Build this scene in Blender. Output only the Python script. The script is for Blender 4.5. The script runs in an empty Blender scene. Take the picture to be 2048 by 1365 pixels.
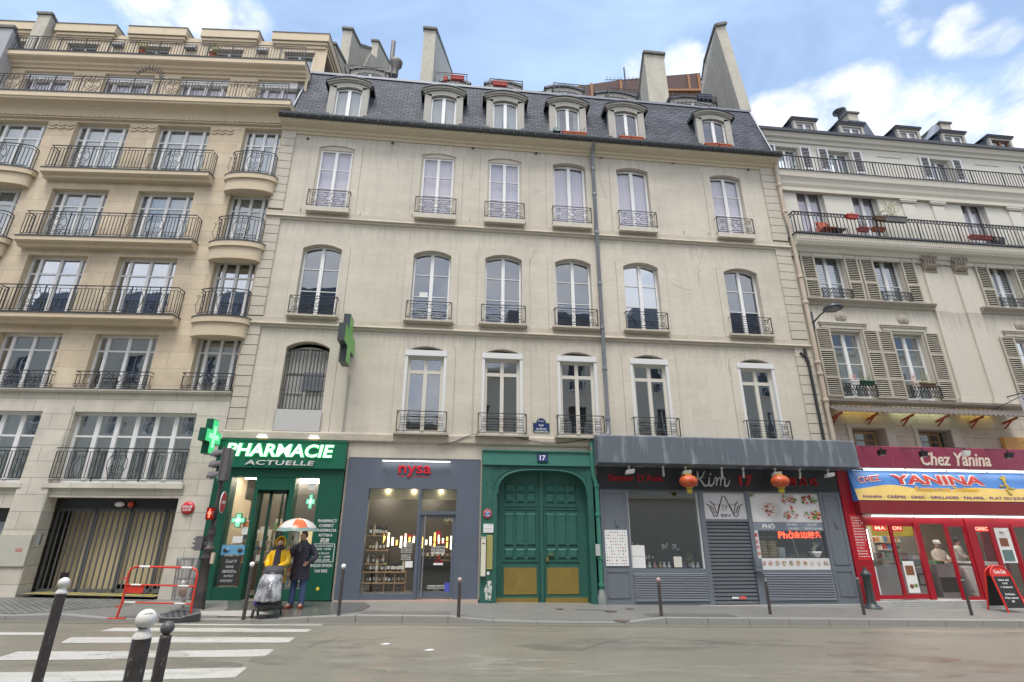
import bpy, math, random
from mathutils import Vector, Matrix, Euler
random.seed(7)
SC = bpy.context.scene
COL = SC.collection
R_ = math.radians
# ---------------------------------------------------------------- camera
FPX = 1050.0; TH, RO, YA = R_(20.207), R_(.284), R_(6.072); CAMD = 15.7; CAMH = 1.70
_fw = Vector((math.sin(YA)*math.cos(TH), math.cos(YA)*math.cos(TH), math.sin(TH)))
_r = Vector((math.cos(YA), -math.sin(YA), 0)); _u = _r.cross(_fw)
CR = math.cos(RO)*_r + math.sin(RO)*_u; CU = -math.sin(RO)*_r + math.cos(RO)*_u; CF = _fw
CC = Vector((0, -CAMD, CAMH))
cam_d = bpy.data.cameras.new('camera'); cam = bpy.data.objects.new('camera', cam_d); COL.objects.link(cam)
cam_d.sensor_width = 36; cam_d.lens = FPX/2048*36; cam_d.clip_start = .05; cam_d.clip_end = 3000
cam.matrix_world = Matrix(((CR.x, CU.x, -CF.x, CC.x), (CR.y, CU.y, -CF.y, CC.y), (CR.z, CU.z, -CF.z, CC.z), (0, 0, 0, 1)))
SC.camera = cam
# ---------------------------------------------------------------- light
SC.view_settings.view_transform = 'Standard'; SC.view_settings.look = 'None'
SC.view_settings.exposure = 0.80; SC.view_settings.gamma = 1
W = bpy.data.worlds.new('World'); SC.world = W; W.use_nodes = True
nt = W.node_tree; nt.nodes.clear()
SUN_EL, SUN_AZ = 68.0, 195.0      # azimuth clockwise from +Y; the sun stands behind the camera, veiled
def N(tree, t, **kw):
    n = tree.nodes.new(t)
    for k, v in kw.items():
        if k == 'ins':
            for a, b in v.items(): n.inputs[a].default_value = b
        else: setattr(n, k, v)
    return n
_sky = N(nt, 'ShaderNodeTexSky', sky_type='NISHITA', sun_disc=False, sun_elevation=R_(SUN_EL), sun_rotation=R_(SUN_AZ), air_density=1.0, dust_density=.6, ozone_density=1.6)
_bg = N(nt, 'ShaderNodeBackground'); _out = N(nt, 'ShaderNodeOutputWorld')
_bg.inputs['Strength'].default_value = .13
_tc = N(nt, 'ShaderNodeTexCoord')
_mp = N(nt, 'ShaderNodeMapping'); _mp.inputs['Scale'].default_value = (1, 1, 1.7)
nt.links.new(_tc.outputs['Generated'], _mp.inputs['Vector'])
_n1 = N(nt, 'ShaderNodeTexNoise', ins={'Scale': 8.0, 'Detail': 10, 'Roughness': .60, 'Distortion': .25})
nt.links.new(_mp.outputs[0], _n1.inputs['Vector'])
def px_dir(px, py):
    return ((px-1024)/FPX*CR - (py-682.5)/FPX*CU + CF).normalized()
def mathn(op, a, b=None, clamp=False):
    m = N(nt, 'ShaderNodeMath', operation=op); m.use_clamp = clamp
    for i, q in enumerate((a, b)):
        if q is None: continue
        if isinstance(q, (int, float)): m.inputs[i].default_value = q
        else: nt.links.new(q, m.inputs[i])
    return m.outputs[0]
# cloud banks, each a soft cap of directions (a compass direction and height in the sky, an angular size)
_acc = None
for px, py, rad, amp in ((300, -25, 5, .50), (400, 15, 4.5, .50), (500, 45, 3.5, .42), (90, 60, 3.5, .36), (1290, 150, 4, .42), (1360, 140, 4, .5), (1330, 190, 6, .5),
                          (1560, 245, 5, .5), (1650, 215, 4, .5), (1700, 255, 7, .62), (1600, 300, 8, .62), (1800, 285, 7, .62), (1900, 300, 8, .62), (2030, 215, 6, .48), (2080, 310, 9, .62),
                          (1795, 15, 2.6, .44), (1830, 45, 2.4, .42), (1925, 60, 3.2, .48), (1985, 75, 3.0, .44), (1900, 45, 2, .40)):
    d = px_dir(px, py)
    dp = N(nt, 'ShaderNodeVectorMath', operation='DOT_PRODUCT'); nt.links.new(_tc.outputs['Generated'], dp.inputs[0]); dp.inputs[1].default_value = d
    mr = N(nt, 'ShaderNodeMapRange', interpolation_type='SMOOTHSTEP'); nt.links.new(dp.outputs['Value'], mr.inputs['Value'])
    mr.inputs['From Min'].default_value = math.cos(R_(rad)); mr.inputs['From Max'].default_value = math.cos(R_(rad*.12)); mr.inputs['To Max'].default_value = amp
    _acc = mr.outputs[0] if _acc is None else mathn('MAXIMUM', _acc, mr.outputs[0])
# behind the camera the sky is a bright broken overcast
_sx = N(nt, 'ShaderNodeSeparateXYZ'); nt.links.new(_tc.outputs['Generated'], _sx.inputs[0])
_back = N(nt, 'ShaderNodeMapRange', interpolation_type='SMOOTHSTEP'); nt.links.new(_sx.outputs['Y'], _back.inputs['Value'])
for k, v in (('From Min', .25), ('From Max', -.35), ('To Min', 0), ('To Max', .62)): _back.inputs[k].default_value = v
_acc = mathn('MAXIMUM', _acc, _back.outputs[0])
_cov = mathn('ADD', _n1.outputs['Fac'], _acc)
_mask = N(nt, 'ShaderNodeMapRange', interpolation_type='SMOOTHSTEP'); nt.links.new(_cov, _mask.inputs['Value'])
for k, v in (('From Min', .80), ('From Max', 1.16), ('To Min', 0), ('To Max', .95)): _mask.inputs[k].default_value = v
# thin high veil
_n2 = N(nt, 'ShaderNodeTexNoise', ins={'Scale': 2.2, 'Detail': 5, 'Roughness': .6, 'Distortion': .6}); 
_mp2 = N(nt, 'ShaderNodeMapping'); _mp2.inputs['Scale'].default_value = (1, 2.2, 3.5); _mp2.inputs['Rotation'].default_value = (.4, .3, .5)
nt.links.new(_tc.outputs['Generated'], _mp2.inputs['Vector']); nt.links.new(_mp2.outputs[0], _n2.inputs['Vector'])
_veil = N(nt, 'ShaderNodeMapRange'); nt.links.new(_n2.outputs['Fac'], _veil.inputs['Value'])
for k, v in (('From Min', .36), ('From Max', .72), ('To Min', .45), ('To Max', .95)): _veil.inputs[k].default_value = v
_mx0 = N(nt, 'ShaderNodeMix', data_type='RGBA'); nt.links.new(_veil.outputs[0], _mx0.inputs['Factor'])
nt.links.new(_sky.outputs[0], _mx0.inputs[6]); _mx0.inputs[7].default_value = (2.75, 3.75, 5.3, 1)
_mx = N(nt, 'ShaderNodeMix', data_type='RGBA'); nt.links.new(_mask.outputs[0], _mx.inputs['Factor'])
nt.links.new(_mx0.outputs[2], _mx.inputs[6])
_n3 = N(nt, 'ShaderNodeTexNoise', ins={'Scale': 9, 'Detail': 6, 'Roughness': .6}); nt.links.new(_mp.outputs[0], _n3.inputs['Vector'])
_cc = N(nt, 'ShaderNodeMix', data_type='RGBA'); nt.links.new(_n3.outputs['Fac'], _cc.inputs['Factor'])
_cc.inputs[6].default_value = (4.3, 4.5, 5.0, 1); _cc.inputs[7].default_value = (7.0, 7.0, 7.2, 1)
nt.links.new(_cc.outputs[2], _mx.inputs[7])
_dir = N(nt, 'ShaderNodeMapRange', interpolation_type='SMOOTHSTEP'); nt.links.new(_sx.outputs['Y'], _dir.inputs['Value'])   # the veiled sun brightens the southern half of the sky
for k, v in (('From Min', .35), ('From Max', -.25), ('To Min', 1.0), ('To Max', 1.12)): _dir.inputs[k].default_value = v
_sc = N(nt, 'ShaderNodeVectorMath', operation='SCALE'); nt.links.new(_mx.outputs[2], _sc.inputs[0]); nt.links.new(_dir.outputs[0], _sc.inputs['Scale'])
nt.links.new(_sc.outputs[0], _bg.inputs['Color']); nt.links.new(_bg.outputs[0], _out.inputs[0])
sd = bpy.data.lights.new('sun', 'SUN'); sd.energy = 2.0; sd.angle = R_(24); sd.color = (1, .96, .9)
sun = bpy.data.objects.new('sun', sd); COL.objects.link(sun)
_sd = Vector((math.sin(R_(SUN_AZ))*math.cos(R_(SUN_EL)), math.cos(R_(SUN_AZ))*math.cos(R_(SUN_EL)), math.sin(R_(SUN_EL))))
sun.rotation_euler = (-_sd).to_track_quat('-Z', 'Y').to_euler()
# ---------------------------------------------------------------- measuring: where a sight line meets a real plane
class Frame:
    def __init__(s, O=(0, 0, 0), ang=0.0):
        s.O = Vector(O); s.a = ang; s.ex = Vector((math.cos(ang), -math.sin(ang), 0)); s.ey = Vector((math.sin(ang), math.cos(ang), 0))
    def at(s, px, py, Y=0.0):
        d = (px-1024)/FPX*CR - (py-682.5)/FPX*CU + CF
        P = s.O + Y*s.ey; t = (P-CC).dot(s.ey)/d.dot(s.ey); q = CC + t*d - s.O
        return q.dot(s.ex), q.z
FC = Frame(); FL = Frame((-6.47, 0, 0), R_(3.7))
def atx(px, py, X):
    d = (px-1024)/FPX*CR - (py-682.5)/FPX*CU + CF; t = (X-CC.x)/d.x; q = CC + t*d; return q.y, q.z
GS = -.0165
def gz(x): return GS*x - .02           # the pavement falls gently to the right
def ground(px, py, drop=0.0):
    d = (px-1024)/FPX*CR - (py-682.5)/FPX*CU + CF
    # z = GS*x -.02 - drop
    t = (-.02 - drop - CC.z + GS*CC.x)/(d.z - GS*d.x); q = CC + t*d; return q
# ---------------------------------------------------------------- materials
MATS = {}
def mat(name, col, rough=.6, metal=0.0, spec=.5, noise=None, bump=None, emit=None, alpha=None):
    """noise=(scale, amount, colour2[, stretch]) mixes a second colour in by a noise pattern; bump=(scale, strength)"""
    if name in MATS: return MATS[name]
    m = bpy.data.materials.new(name); m.use_nodes = True; t = m.node_tree; b = t.nodes['Principled BSDF']
    b.inputs['Base Color'].default_value = (*col, 1); b.inputs['Roughness'].default_value = rough; b.inputs['Metallic'].default_value = metal
    b.inputs['Specular IOR Level'].default_value = spec
    tc = N(t, 'ShaderNodeTexCoord')
    if noise:
        layers = noise if isinstance(noise, list) else [noise]
        prev = None
        for L in layers:
            sc, amt, c2 = L[:3]; st = L[3] if len(L) > 3 else (1, 1, 1); lo, hi = (L[4] if len(L) > 4 else (.35, .7))
            mp = N(t, 'ShaderNodeMapping'); mp.inputs['Scale'].default_value = st; t.links.new(tc.outputs['Object'], mp.inputs[0])
            n = N(t, 'ShaderNodeTexNoise', ins={'Scale': sc, 'Detail': 7, 'Roughness': .6}); t.links.new(mp.outputs[0], n.inputs['Vector'])
            r = N(t, 'ShaderNodeMapRange'); t.links.new(n.outputs['Fac'], r.inputs['Value'])
            r.inputs['From Min'].default_value = lo; r.inputs['From Max'].default_value = hi; r.inputs['To Max'].default_value = amt
            x = N(t, 'ShaderNodeMix', data_type='RGBA'); t.links.new(r.outputs[0], x.inputs['Factor'])
            if prev is None: x.inputs[6].default_value = (*col, 1)
            else: t.links.new(prev, x.inputs[6])
            x.inputs[7].default_value = (*c2, 1); prev = x.outputs[2]
        t.links.new(prev, b.inputs['Base Color'])
    if bump:
        n = N(t, 'ShaderNodeTexNoise', ins={'Scale': bump[0], 'Detail': 5, 'Roughness': .65}); t.links.new(tc.outputs['Object'], n.inputs['Vector'])
        bp = N(t, 'ShaderNodeBump', ins={'Strength': bump[1], 'Distance': .02}); t.links.new(n.outputs['Fac'], bp.inputs['Height']); t.links.new(bp.outputs[0], b.inputs['Normal'])
    if emit:
        b.inputs['Emission Color'].default_value = (*emit[0], 1); b.inputs['Emission Strength'].default_value = emit[1]
    if alpha is not None: b.inputs['Alpha'].default_value = alpha
    MATS[name] = m; return m
def glass(name, fac, tint=(.75, .8, .8), gloss=(.85, .88, .92), rough=.015, wobble=.0):
    if name in MATS: return MATS[name]
    m = bpy.data.materials.new(name); m.use_nodes = True; t = m.node_tree; t.nodes.clear()
    o = N(t, 'ShaderNodeOutputMaterial'); mx = N(t, 'ShaderNodeMixShader'); tr = N(t, 'ShaderNodeBsdfTransparent'); gl = N(t, 'ShaderNodeBsdfGlossy')
    tr.inputs[0].default_value = (*tint, 1); gl.inputs['Color'].default_value = (*gloss, 1); gl.inputs['Roughness'].default_value = rough
    mx.inputs[0].default_value = fac; t.links.new(tr.outputs[0], mx.inputs[1]); t.links.new(gl.outputs[0], mx.inputs[2]); t.links.new(mx.outputs[0], o.inputs[0])
    if wobble:
        tc = N(t, 'ShaderNodeTexCoord'); n = N(t, 'ShaderNodeTexNoise', ins={'Scale': 2.2, 'Detail': 1}); t.links.new(tc.outputs['Object'], n.inputs['Vector'])
        bp = N(t, 'ShaderNodeBump', ins={'Strength': wobble, 'Distance': .02}); t.links.new(n.outputs['Fac'], bp.inputs['Height']); t.links.new(bp.outputs[0], gl.inputs['Normal'])
    MATS[name] = m; return m
def stains(m, levels, col, amt=.6, reach=.9):
    """irregular run-off streaks hanging below given heights (object z)"""
    t = m.node_tree; b = t.nodes['Principled BSDF']; lk = b.inputs['Base Color'].links[0]; src = lk.from_socket; t.links.remove(lk)
    tc = N(t, 'ShaderNodeTexCoord'); sp = N(t, 'ShaderNodeSeparateXYZ'); t.links.new(tc.outputs['Object'], sp.inputs[0])
    mp = N(t, 'ShaderNodeMapping'); mp.inputs['Scale'].default_value = (5, 1, .35); t.links.new(tc.outputs['Object'], mp.inputs[0])
    n = N(t, 'ShaderNodeTexNoise', ins={'Scale': 1.6, 'Detail': 8, 'Roughness': .7}); t.links.new(mp.outputs[0], n.inputs['Vector'])
    mp2 = N(t, 'ShaderNodeMapping'); mp2.inputs['Scale'].default_value = (.5, 1, .3); t.links.new(tc.outputs['Object'], mp2.inputs[0])
    n2 = N(t, 'ShaderNodeTexNoise', ins={'Scale': 1.0, 'Detail': 3}); t.links.new(mp2.outputs[0], n2.inputs['Vector'])
    acc = None
    for z in levels:
        r = N(t, 'ShaderNodeMapRange'); t.links.new(sp.outputs['Z'], r.inputs['Value'])
        for k, v in (('From Min', z-reach), ('From Max', z), ('To Min', 0), ('To Max', 1)): r.inputs[k].default_value = v
        lt = N(t, 'ShaderNodeMath', operation='LESS_THAN'); t.links.new(sp.outputs['Z'], lt.inputs[0]); lt.inputs[1].default_value = z+.02
        mu = N(t, 'ShaderNodeMath', operation='MULTIPLY'); t.links.new(r.outputs[0], mu.inputs[0]); t.links.new(lt.outputs[0], mu.inputs[1])
        if acc is None: acc = mu.outputs[0]
        else: mx = N(t, 'ShaderNodeMath', operation='MAXIMUM'); t.links.new(acc, mx.inputs[0]); t.links.new(mu.outputs[0], mx.inputs[1]); acc = mx.outputs[0]
    a1 = N(t, 'ShaderNodeMath', operation='MULTIPLY_ADD'); t.links.new(acc, a1.inputs[0]); a1.inputs[1].default_value = .30; t.links.new(n.outputs['Fac'], a1.inputs[2])
    a2 = N(t, 'ShaderNodeMath', operation='MULTIPLY_ADD'); t.links.new(n2.outputs['Fac'], a2.inputs[0]); a2.inputs[1].default_value = .5; t.links.new(a1.outputs[0], a2.inputs[2])
    r = N(t, 'ShaderNodeMapRange'); t.links.new(a2.outputs[0], r.inputs['Value'])
    for k, v in (('From Min', .86), ('From Max', 1.12), ('To Min', 0), ('To Max', amt)): r.inputs[k].default_value = v
    x = N(t, 'ShaderNodeMix', data_type='RGBA'); t.links.new(r.outputs[0], x.inputs['Factor']); t.links.new(src, x.inputs[6]); x.inputs[7].default_value = (*col, 1); t.links.new(x.outputs[2], b.inputs['Base Color'])
def emis(name, col, s):
    if name in MATS: return MATS[name]
    m = bpy.data.materials.new(name); m.use_nodes = True; t = m.node_tree; t.nodes.clear()
    o = N(t, 'ShaderNodeOutputMaterial'); e = N(t, 'ShaderNodeEmission'); e.inputs[0].default_value = (*col, 1); e.inputs[1].default_value = s
    t.links.new(e.outputs[0], o.inputs[0]); MATS[name] = m; return m
# ---------------------------------------------------------------- mesh builder
class MB:
    def __init__(s): s.v = []; s.f = []; s.m = []; s.sm = []
    def _add(s, vs, fs, mi=0, smooth=False):
        o = len(s.v); s.v += [tuple(map(float, q)) for q in vs]
        for f in fs: s.f.append([o+i for i in f]); s.m.append(mi); s.sm.append(smooth)
    def box(s, x0, x1, y0, y1, z0, z1, mi=0):
        if x1 < x0: x0, x1 = x1, x0
        if y1 < y0: y0, y1 = y1, y0
        if z1 < z0: z0, z1 = z1, z0
        s._add([(x0,y0,z0),(x1,y0,z0),(x1,y1,z0),(x0,y1,z0),(x0,y0,z1),(x1,y0,z1),(x1,y1,z1),(x0,y1,z1)],
               [(0,3,2,1),(4,5,6,7),(0,1,5,4),(1,2,6,5),(2,3,7,6),(3,0,4,7)], mi)
    def hexa(s, p, mi=0):      # 8 points: bottom ring of 4, top ring of 4
        s._add(p, [(0,3,2,1),(4,5,6,7),(0,1,5,4),(1,2,6,5),(2,3,7,6),(3,0,4,7)], mi)
    def quad(s, a, b, c, d, mi=0): s._add([a,b,c,d], [(0,1,2,3)], mi)
    def poly(s, pts, mi=0): s._add(pts, [tuple(range(len(pts)))], mi)
    def prism_y(s, pts, y0, y1, mi=0):       # outline (x,z), counter-clockwise seen from -y
        n = len(pts); a = sum(pts[i][0]*pts[(i+1)%n][1]-pts[(i+1)%n][0]*pts[i][1] for i in range(n))
        if a < 0: pts = pts[::-1]
        s._add([(x,y0,z) for x,z in pts]+[(x,y1,z) for x,z in pts], [tuple(range(n)), tuple(range(2*n-1,n-1,-1))]+[(i,i+n,(i+1)%n+n,(i+1)%n) for i in range(n)], mi)
    def prism_x(s, pts, x0, x1, mi=0):       # outline (y,z)
        n = len(pts); a = sum(pts[i][0]*pts[(i+1)%n][1]-pts[(i+1)%n][0]*pts[i][1] for i in range(n))
        if a < 0: pts = pts[::-1]
        s._add([(x0,y,z) for y,z in pts]+[(x1,y,z) for y,z in pts], [tuple(range(n-1,-1,-1)), tuple(range(n,2*n))]+[((i+1)%n,(i+1)%n+n,i+n,i) for i in range(n)], mi)
    def prism_z(s, pts, z0, z1, mi=0):
        n = len(pts); a = sum(pts[i][0]*pts[(i+1)%n][1]-pts[(i+1)%n][0]*pts[i][1] for i in range(n))
        if a < 0: pts = pts[::-1]
        s._add([(x,y,z0) for x,y in pts]+[(x,y,z1) for x,y in pts], [tuple(range(n-1,-1,-1)), tuple(range(n,2*n))]+[(i,(i+1)%n,(i+1)%n+n,i+n) for i in range(n)], mi)
    def tube(s, pts, r, n=5, mi=0, smooth=True, closed=False, caps=True):
        P = [Vector(p) for p in pts]; m = len(P)
        rr = r if isinstance(r, (list, tuple)) else [r]*m
        vs = []; prev = None
        for i in range(m):
            if closed: t = P[(i+1)%m]-P[i-1]
            else: t = P[min(i+1,m-1)]-P[max(i-1,0)]
            if t.length < 1e-9: t = Vector((0,0,1))
            t.normalize()
            if prev is None:
                a = Vector((0,0,1)) if abs(t.z) < .9 else Vector((0,1,0)); u = t.cross(a).normalized()
            else:
                u = prev - t*prev.dot(t)
                u = u.normalized() if u.length > 1e-6 else t.orthogonal().normalized()
            prev = u; w = t.cross(u)
            for k in range(n):
                an = 2*math.pi*(k+.5)/n; vs.append(P[i]+rr[i]*(math.cos(an)*u+math.sin(an)*w))
        fs = []
        for i in range(m if closed else m-1):
            j = (i+1) % m
            for k in range(n): fs.append((i*n+k, i*n+(k+1)%n, j*n+(k+1)%n, j*n+k))
        s._add(vs, fs, mi, smooth)
        if caps and not closed: s._add(vs[:n], [tuple(range(n-1,-1,-1))], mi); s._add(vs[-n:], [tuple(range(n))], mi)
    def bar(s, a, b, w, mi=0): s.tube([a, b], w*.7071, 4, mi, False)
    def lathe(s, prof, c=(0,0,0), n=16, mi=0, smooth=True):   # prof [(r,z)] bottom to top
        vs = []; fs = []; m = len(prof)
        for r, z in prof:
            for k in range(n): an = 2*math.pi*k/n; vs.append((c[0]+r*math.cos(an), c[1]+r*math.sin(an), c[2]+z))
        for i in range(m-1):
            for k in range(n): fs.append((i*n+k, i*n+(k+1)%n, (i+1)*n+(k+1)%n, (i+1)*n+k))
        s._add(vs, fs, mi, smooth); s._add(vs[:n], [tuple(range(n-1,-1,-1))], mi); s._add(vs[-n:], [tuple(range(n))], mi)
    def ball(s, c, r, n=12, mi=0, sc=(1,1,1)):
        m = max(5, n//2+1); vs = []; fs = []
        for i in range(m+1):
            ph = math.pi*i/m
            for k in range(n): an = 2*math.pi*k/n; vs.append((c[0]+r*sc[0]*math.sin(ph)*math.cos(an), c[1]+r*sc[1]*math.sin(ph)*math.sin(an), c[2]-r*sc[2]*math.cos(ph)))
        for i in range(m):
            for k in range(n): fs.append((i*n+k, i*n+(k+1)%n, (i+1)*n+(k+1)%n, (i+1)*n+k))
        s._add(vs, fs, mi, True)
    def wall(s, x0, x1, z0, z1, holes, y, depth, mi=0, ri=None):
        """front sheet at y with openings; holes (x0,x1,z0,z1,rise): reveals go back by depth, rise = height of a segmental arch inside the opening's top"""
        ri = mi if ri is None else ri
        xs = sorted({x0, x1}|{min(max(h[i], x0), x1) for h in holes for i in (0,1)}); zs = sorted({z0, z1}|{min(max(h[i], z0), z1) for h in holes for i in (2,3)})
        for i in range(len(xs)-1):
            for j in range(len(zs)-1):
                cx, cz = (xs[i]+xs[i+1])/2, (zs[j]+zs[j+1])/2
                if any(h[0] < cx < h[1] and h[2] < cz < h[3] for h in holes): continue
                s.quad((xs[i],y,zs[j]), (xs[i+1],y,zs[j]), (xs[i+1],y,zs[j+1]), (xs[i],y,zs[j+1]), mi)
        for h in holes:
            a, b, c, d = h[:4]; rise = h[4] if len(h) > 4 else 0; e = y+depth; sp = d-rise
            s.quad((a,y,c),(a,e,c),(a,e,sp),(a,y,sp), ri); s.quad((b,e,c),(b,y,c),(b,y,sp),(b,e,sp), ri)
            s.quad((a,y,c),(b,y,c),(b,e,c),(a,e,c), ri)
            if rise <= 0: s.quad((a,e,d),(b,e,d),(b,y,d),(a,y,d), ri)
            else:
                A = arc(a, b, sp, rise, 10)
                for p, q in zip(A, A[1:]):
                    s.quad((p[0],y,p[1]),(q[0],y,q[1]),(q[0],y,d),(p[0],y,d), mi)
                    s.quad((p[0],e,p[1]),(q[0],e,q[1]),(q[0],y,q[1]),(p[0],y,p[1]), ri)
    def mesh(s, name, mats):
        me = bpy.data.meshes.new(name); me.from_pydata(s.v, [], s.f)
        for m_ in (mats if isinstance(mats, (list, tuple)) else [mats]): me.materials.append(m_)
        me.polygons.foreach_set('material_index', s.m); me.polygons.foreach_set('use_smooth', s.sm); me.update(); return me
    def build(s, name, mats, parent=None, loc=(0,0,0), rz=0):
        return link(name, s.mesh(name, mats), parent, loc, rz)
def arc(a, b, z, rise, n=10):
    """points of a segmental arch from (a,z) over a crown `rise` higher to (b,z)"""
    w = (b-a)/2; r = (w*w+rise*rise)/(2*rise); cz = z+rise-r; t0 = math.asin(min(1, w/r)); cx = (a+b)/2
    return [(cx+r*math.sin(-t0+2*t0*i/n), cz+r*math.cos(-t0+2*t0*i/n)) for i in range(n+1)]
def link(name, me, parent=None, loc=(0,0,0), rz=0):
    o = bpy.data.objects.new(name, me); COL.objects.link(o); o.location = loc; o.rotation_euler = (0,0,rz)
    if parent: o.parent = parent
    return o
def tag(o, label=None, cat=None, group=None, kind=None):
    if label: o['label'] = label
    if cat: o['category'] = cat
    if group: o['group'] = group
    if kind: o['kind'] = kind
    return o
def thing(name, label, cat, loc=(0,0,0), rz=0, group=None):
    o = link(name, None, None, loc, rz); return tag(o, label, cat, group)
def copy_tree(o, parent=None):
    c = o.copy(); COL.objects.link(c); c.parent = parent
    for ch in [q for q in o.children]: copy_tree(ch, c)
    return c
_TXT = {}
def text_mesh(body, shear=0, bold=0, depth=0.0, space=1.0):
    k = (body, shear, bold, depth, space)
    if k in _TXT: return _TXT[k]
    c = bpy.data.curves.new('t', 'FONT'); c.body = body; c.shear = shear; c.offset = bold; c.extrude = depth; c.resolution_u = 3; c.space_character = space; c.space_line = 1.0
    c.align_x = 'CENTER'
    o = bpy.data.objects.new('t', c); COL.objects.link(o); me = o.to_mesh()
    vs = [tuple(v.co) for v in me.vertices]; fs = [tuple(p.vertices) for p in me.polygons]
    o.to_mesh_clear(); bpy.data.objects.remove(o); bpy.data.curves.remove(c); _TXT[k] = (vs, fs); return vs, fs
def lettering(mb, body, x0, x1, z0, z1, y, mi=0, shear=0, bold=0, depth=0.0, space=1.0, fn=None):
    """writes body into the rectangle on a wall facing -y"""
    vs, fs = text_mesh(body, shear, bold, 0.02 if depth else 0, space)
    if not vs: return
    ax = min(v[0] for v in vs); bx = max(v[0] for v in vs); az = min(v[1] for v in vs); bz = max(v[1] for v in vs)
    o = []
    for v in vs:
        X = x0+(v[0]-ax)/(bx-ax)*(x1-x0); Z = z0+(v[1]-az)/max(1e-6, bz-az)*(z1-z0); Y = y-(v[2]+.02)/.04*depth if depth else y
        o.append(fn(X, Y, Z) if fn else (X, Y, Z))
    mb._add(o, fs, mi)
def spiral(mb, cx, cz, r0, turns, y, w, sx=1, sz=1, n=14, mi=0):
    pts = []
    for i in range(n+1):
        t = i/n; a = t*turns*2*math.pi; r = r0*(1-t*.85); pts.append((cx+sx*r*math.cos(a), y, cz+sz*r*math.sin(a)))
    mb.tube(pts, w, 4, mi, False)
# ================================================================ materials in use
M_stucco = mat('stucco', (.60,.555,.465), .85, noise=[(.30,.9,(.47,.43,.36),(1,1,.6),(.38,.62)), (.8,.7,(.66,.60,.50),(.5,1,1.9),(.42,.68)), (2.2,.5,(.46,.425,.36),(2.4,1,.16),(.50,.78)), (5,.6,(.50,.455,.375),(.5,1,2.2),(.48,.70)), (1.7,.55,(.43,.395,.335),(1.6,1,.7),(.52,.74)), (26,.22,(.68,.64,.55)), (12,.5,(.36,.33,.28),(1,1,.5),(.66,.76))], bump=(9,.35))
stains(M_stucco, (7.6, 11.4, 15.0), (.36,.33,.28), .5)
M_stucco2 = mat('stucco_grey', (.57,.53,.44), .85, noise=[(2.2,.5,(.44,.40,.33),(2.5,1,.4)), (20,.2,(.62,.58,.5))], bump=(14,.25))
M_quoin = mat('quoin_stone', (.53,.485,.40), .85, noise=[(1.6,.5,(.42,.39,.33)), (9,.4,(.62,.58,.5)), (40,.2,(.35,.32,.27))], bump=(10,.3))
M_joint = mat('joint', (.17,.15,.125), .9)
M_mould = mat('moulding', (.50,.45,.365), .85, noise=[(3,.6,(.33,.30,.25),(1,1,3),(.45,.75)), (22,.4,(.24,.22,.19),(1,1,4),(.58,.8))], bump=(12,.3))
M_cornice = mat('cornice', (.60,.52,.37), .85, noise=[(2,.4,(.48,.42,.32),(1,1,2)), (20,.2,(.4,.36,.3))], bump=(10,.2))
M_slate = None
def brickmat(name, c1, c2, mortar, bw, bh, ms, rough, bump=.4, off=.5, axis='xz', noise=True, mc=None):
    m = bpy.data.materials.new(name); m.use_nodes = True; t = m.node_tree; b = t.nodes['Principled BSDF']; b.inputs['Roughness'].default_value = rough
    tc = N(t, 'ShaderNodeTexCoord'); sp = N(t, 'ShaderNodeSeparateXYZ'); cb = N(t, 'ShaderNodeCombineXYZ'); t.links.new(tc.outputs['Object'], sp.inputs[0])
    t.links.new(sp.outputs['X' if axis[0] == 'x' else 'Y'], cb.inputs[0]); t.links.new(sp.outputs['Z' if axis[1] == 'z' else 'Y'], cb.inputs[1])
    k = N(t, 'ShaderNodeTexBrick', offset=off, ins={'Scale': 1.0, 'Mortar Size': ms, 'Mortar Smooth': .2, 'Brick Width': bw, 'Row Height': bh, 'Bias': 0.0})
    k.inputs['Color1'].default_value = (*c1,1); k.inputs['Color2'].default_value = (*c2,1); k.inputs['Mortar'].default_value = (*mortar,1)
    t.links.new(cb.outputs[0], k.inputs['Vector']); src = k.outputs['Color']
    if noise:
        n = N(t, 'ShaderNodeTexNoise', ins={'Scale': 1.3, 'Detail': 6, 'Roughness': .62}); t.links.new(tc.outputs['Object'], n.inputs['Vector'])
        r = N(t, 'ShaderNodeMapRange', ins={'From Min': .3, 'From Max': .75, 'To Min': .78, 'To Max': 1.14}); t.links.new(n.outputs['Fac'], r.inputs['Value'])
        h = N(t, 'ShaderNodeVectorMath', operation='SCALE'); t.links.new(src, h.inputs[0]); t.links.new(r.outputs[0], h.inputs['Scale']); src = h.outputs[0]
    t.links.new(src, b.inputs['Base Color'])
    bp = N(t, 'ShaderNodeBump', ins={'Strength': bump, 'Distance': .015}); bp.invert = True; t.links.new(k.outputs['Fac'], bp.inputs['Height']); t.links.new(bp.outputs[0], b.inputs['Normal'])
    MATS[name] = m; return m
M_slate = brickmat('slate', (.050,.056,.075), (.105,.112,.135), (.012,.014,.02), .28, .125, .016, .68, .8)
M_slate.node_tree.nodes['Principled BSDF'].inputs['Specular IOR Level'].default_value = .3
M_lime = brickmat('ochre_limestone', (.58,.47,.335), (.64,.54,.40), (.36,.30,.215), 1.55, .52, .006, .85, .3, .37)
M_lime_s = mat('ochre_stone_plain', (.60,.49,.345), .85, noise=[(1.2,.5,(.47,.40,.29)), (14,.25,(.66,.58,.44)), (3,.45,(.34,.30,.24),(2,1,.3),(.58,.8))], bump=(10,.2))
M_limegrey = brickmat('pale_limestone', (.56,.52,.44), (.62,.58,.50), (.30,.28,.24), 1.1, .44, .008, .8, .35, .45)
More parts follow.
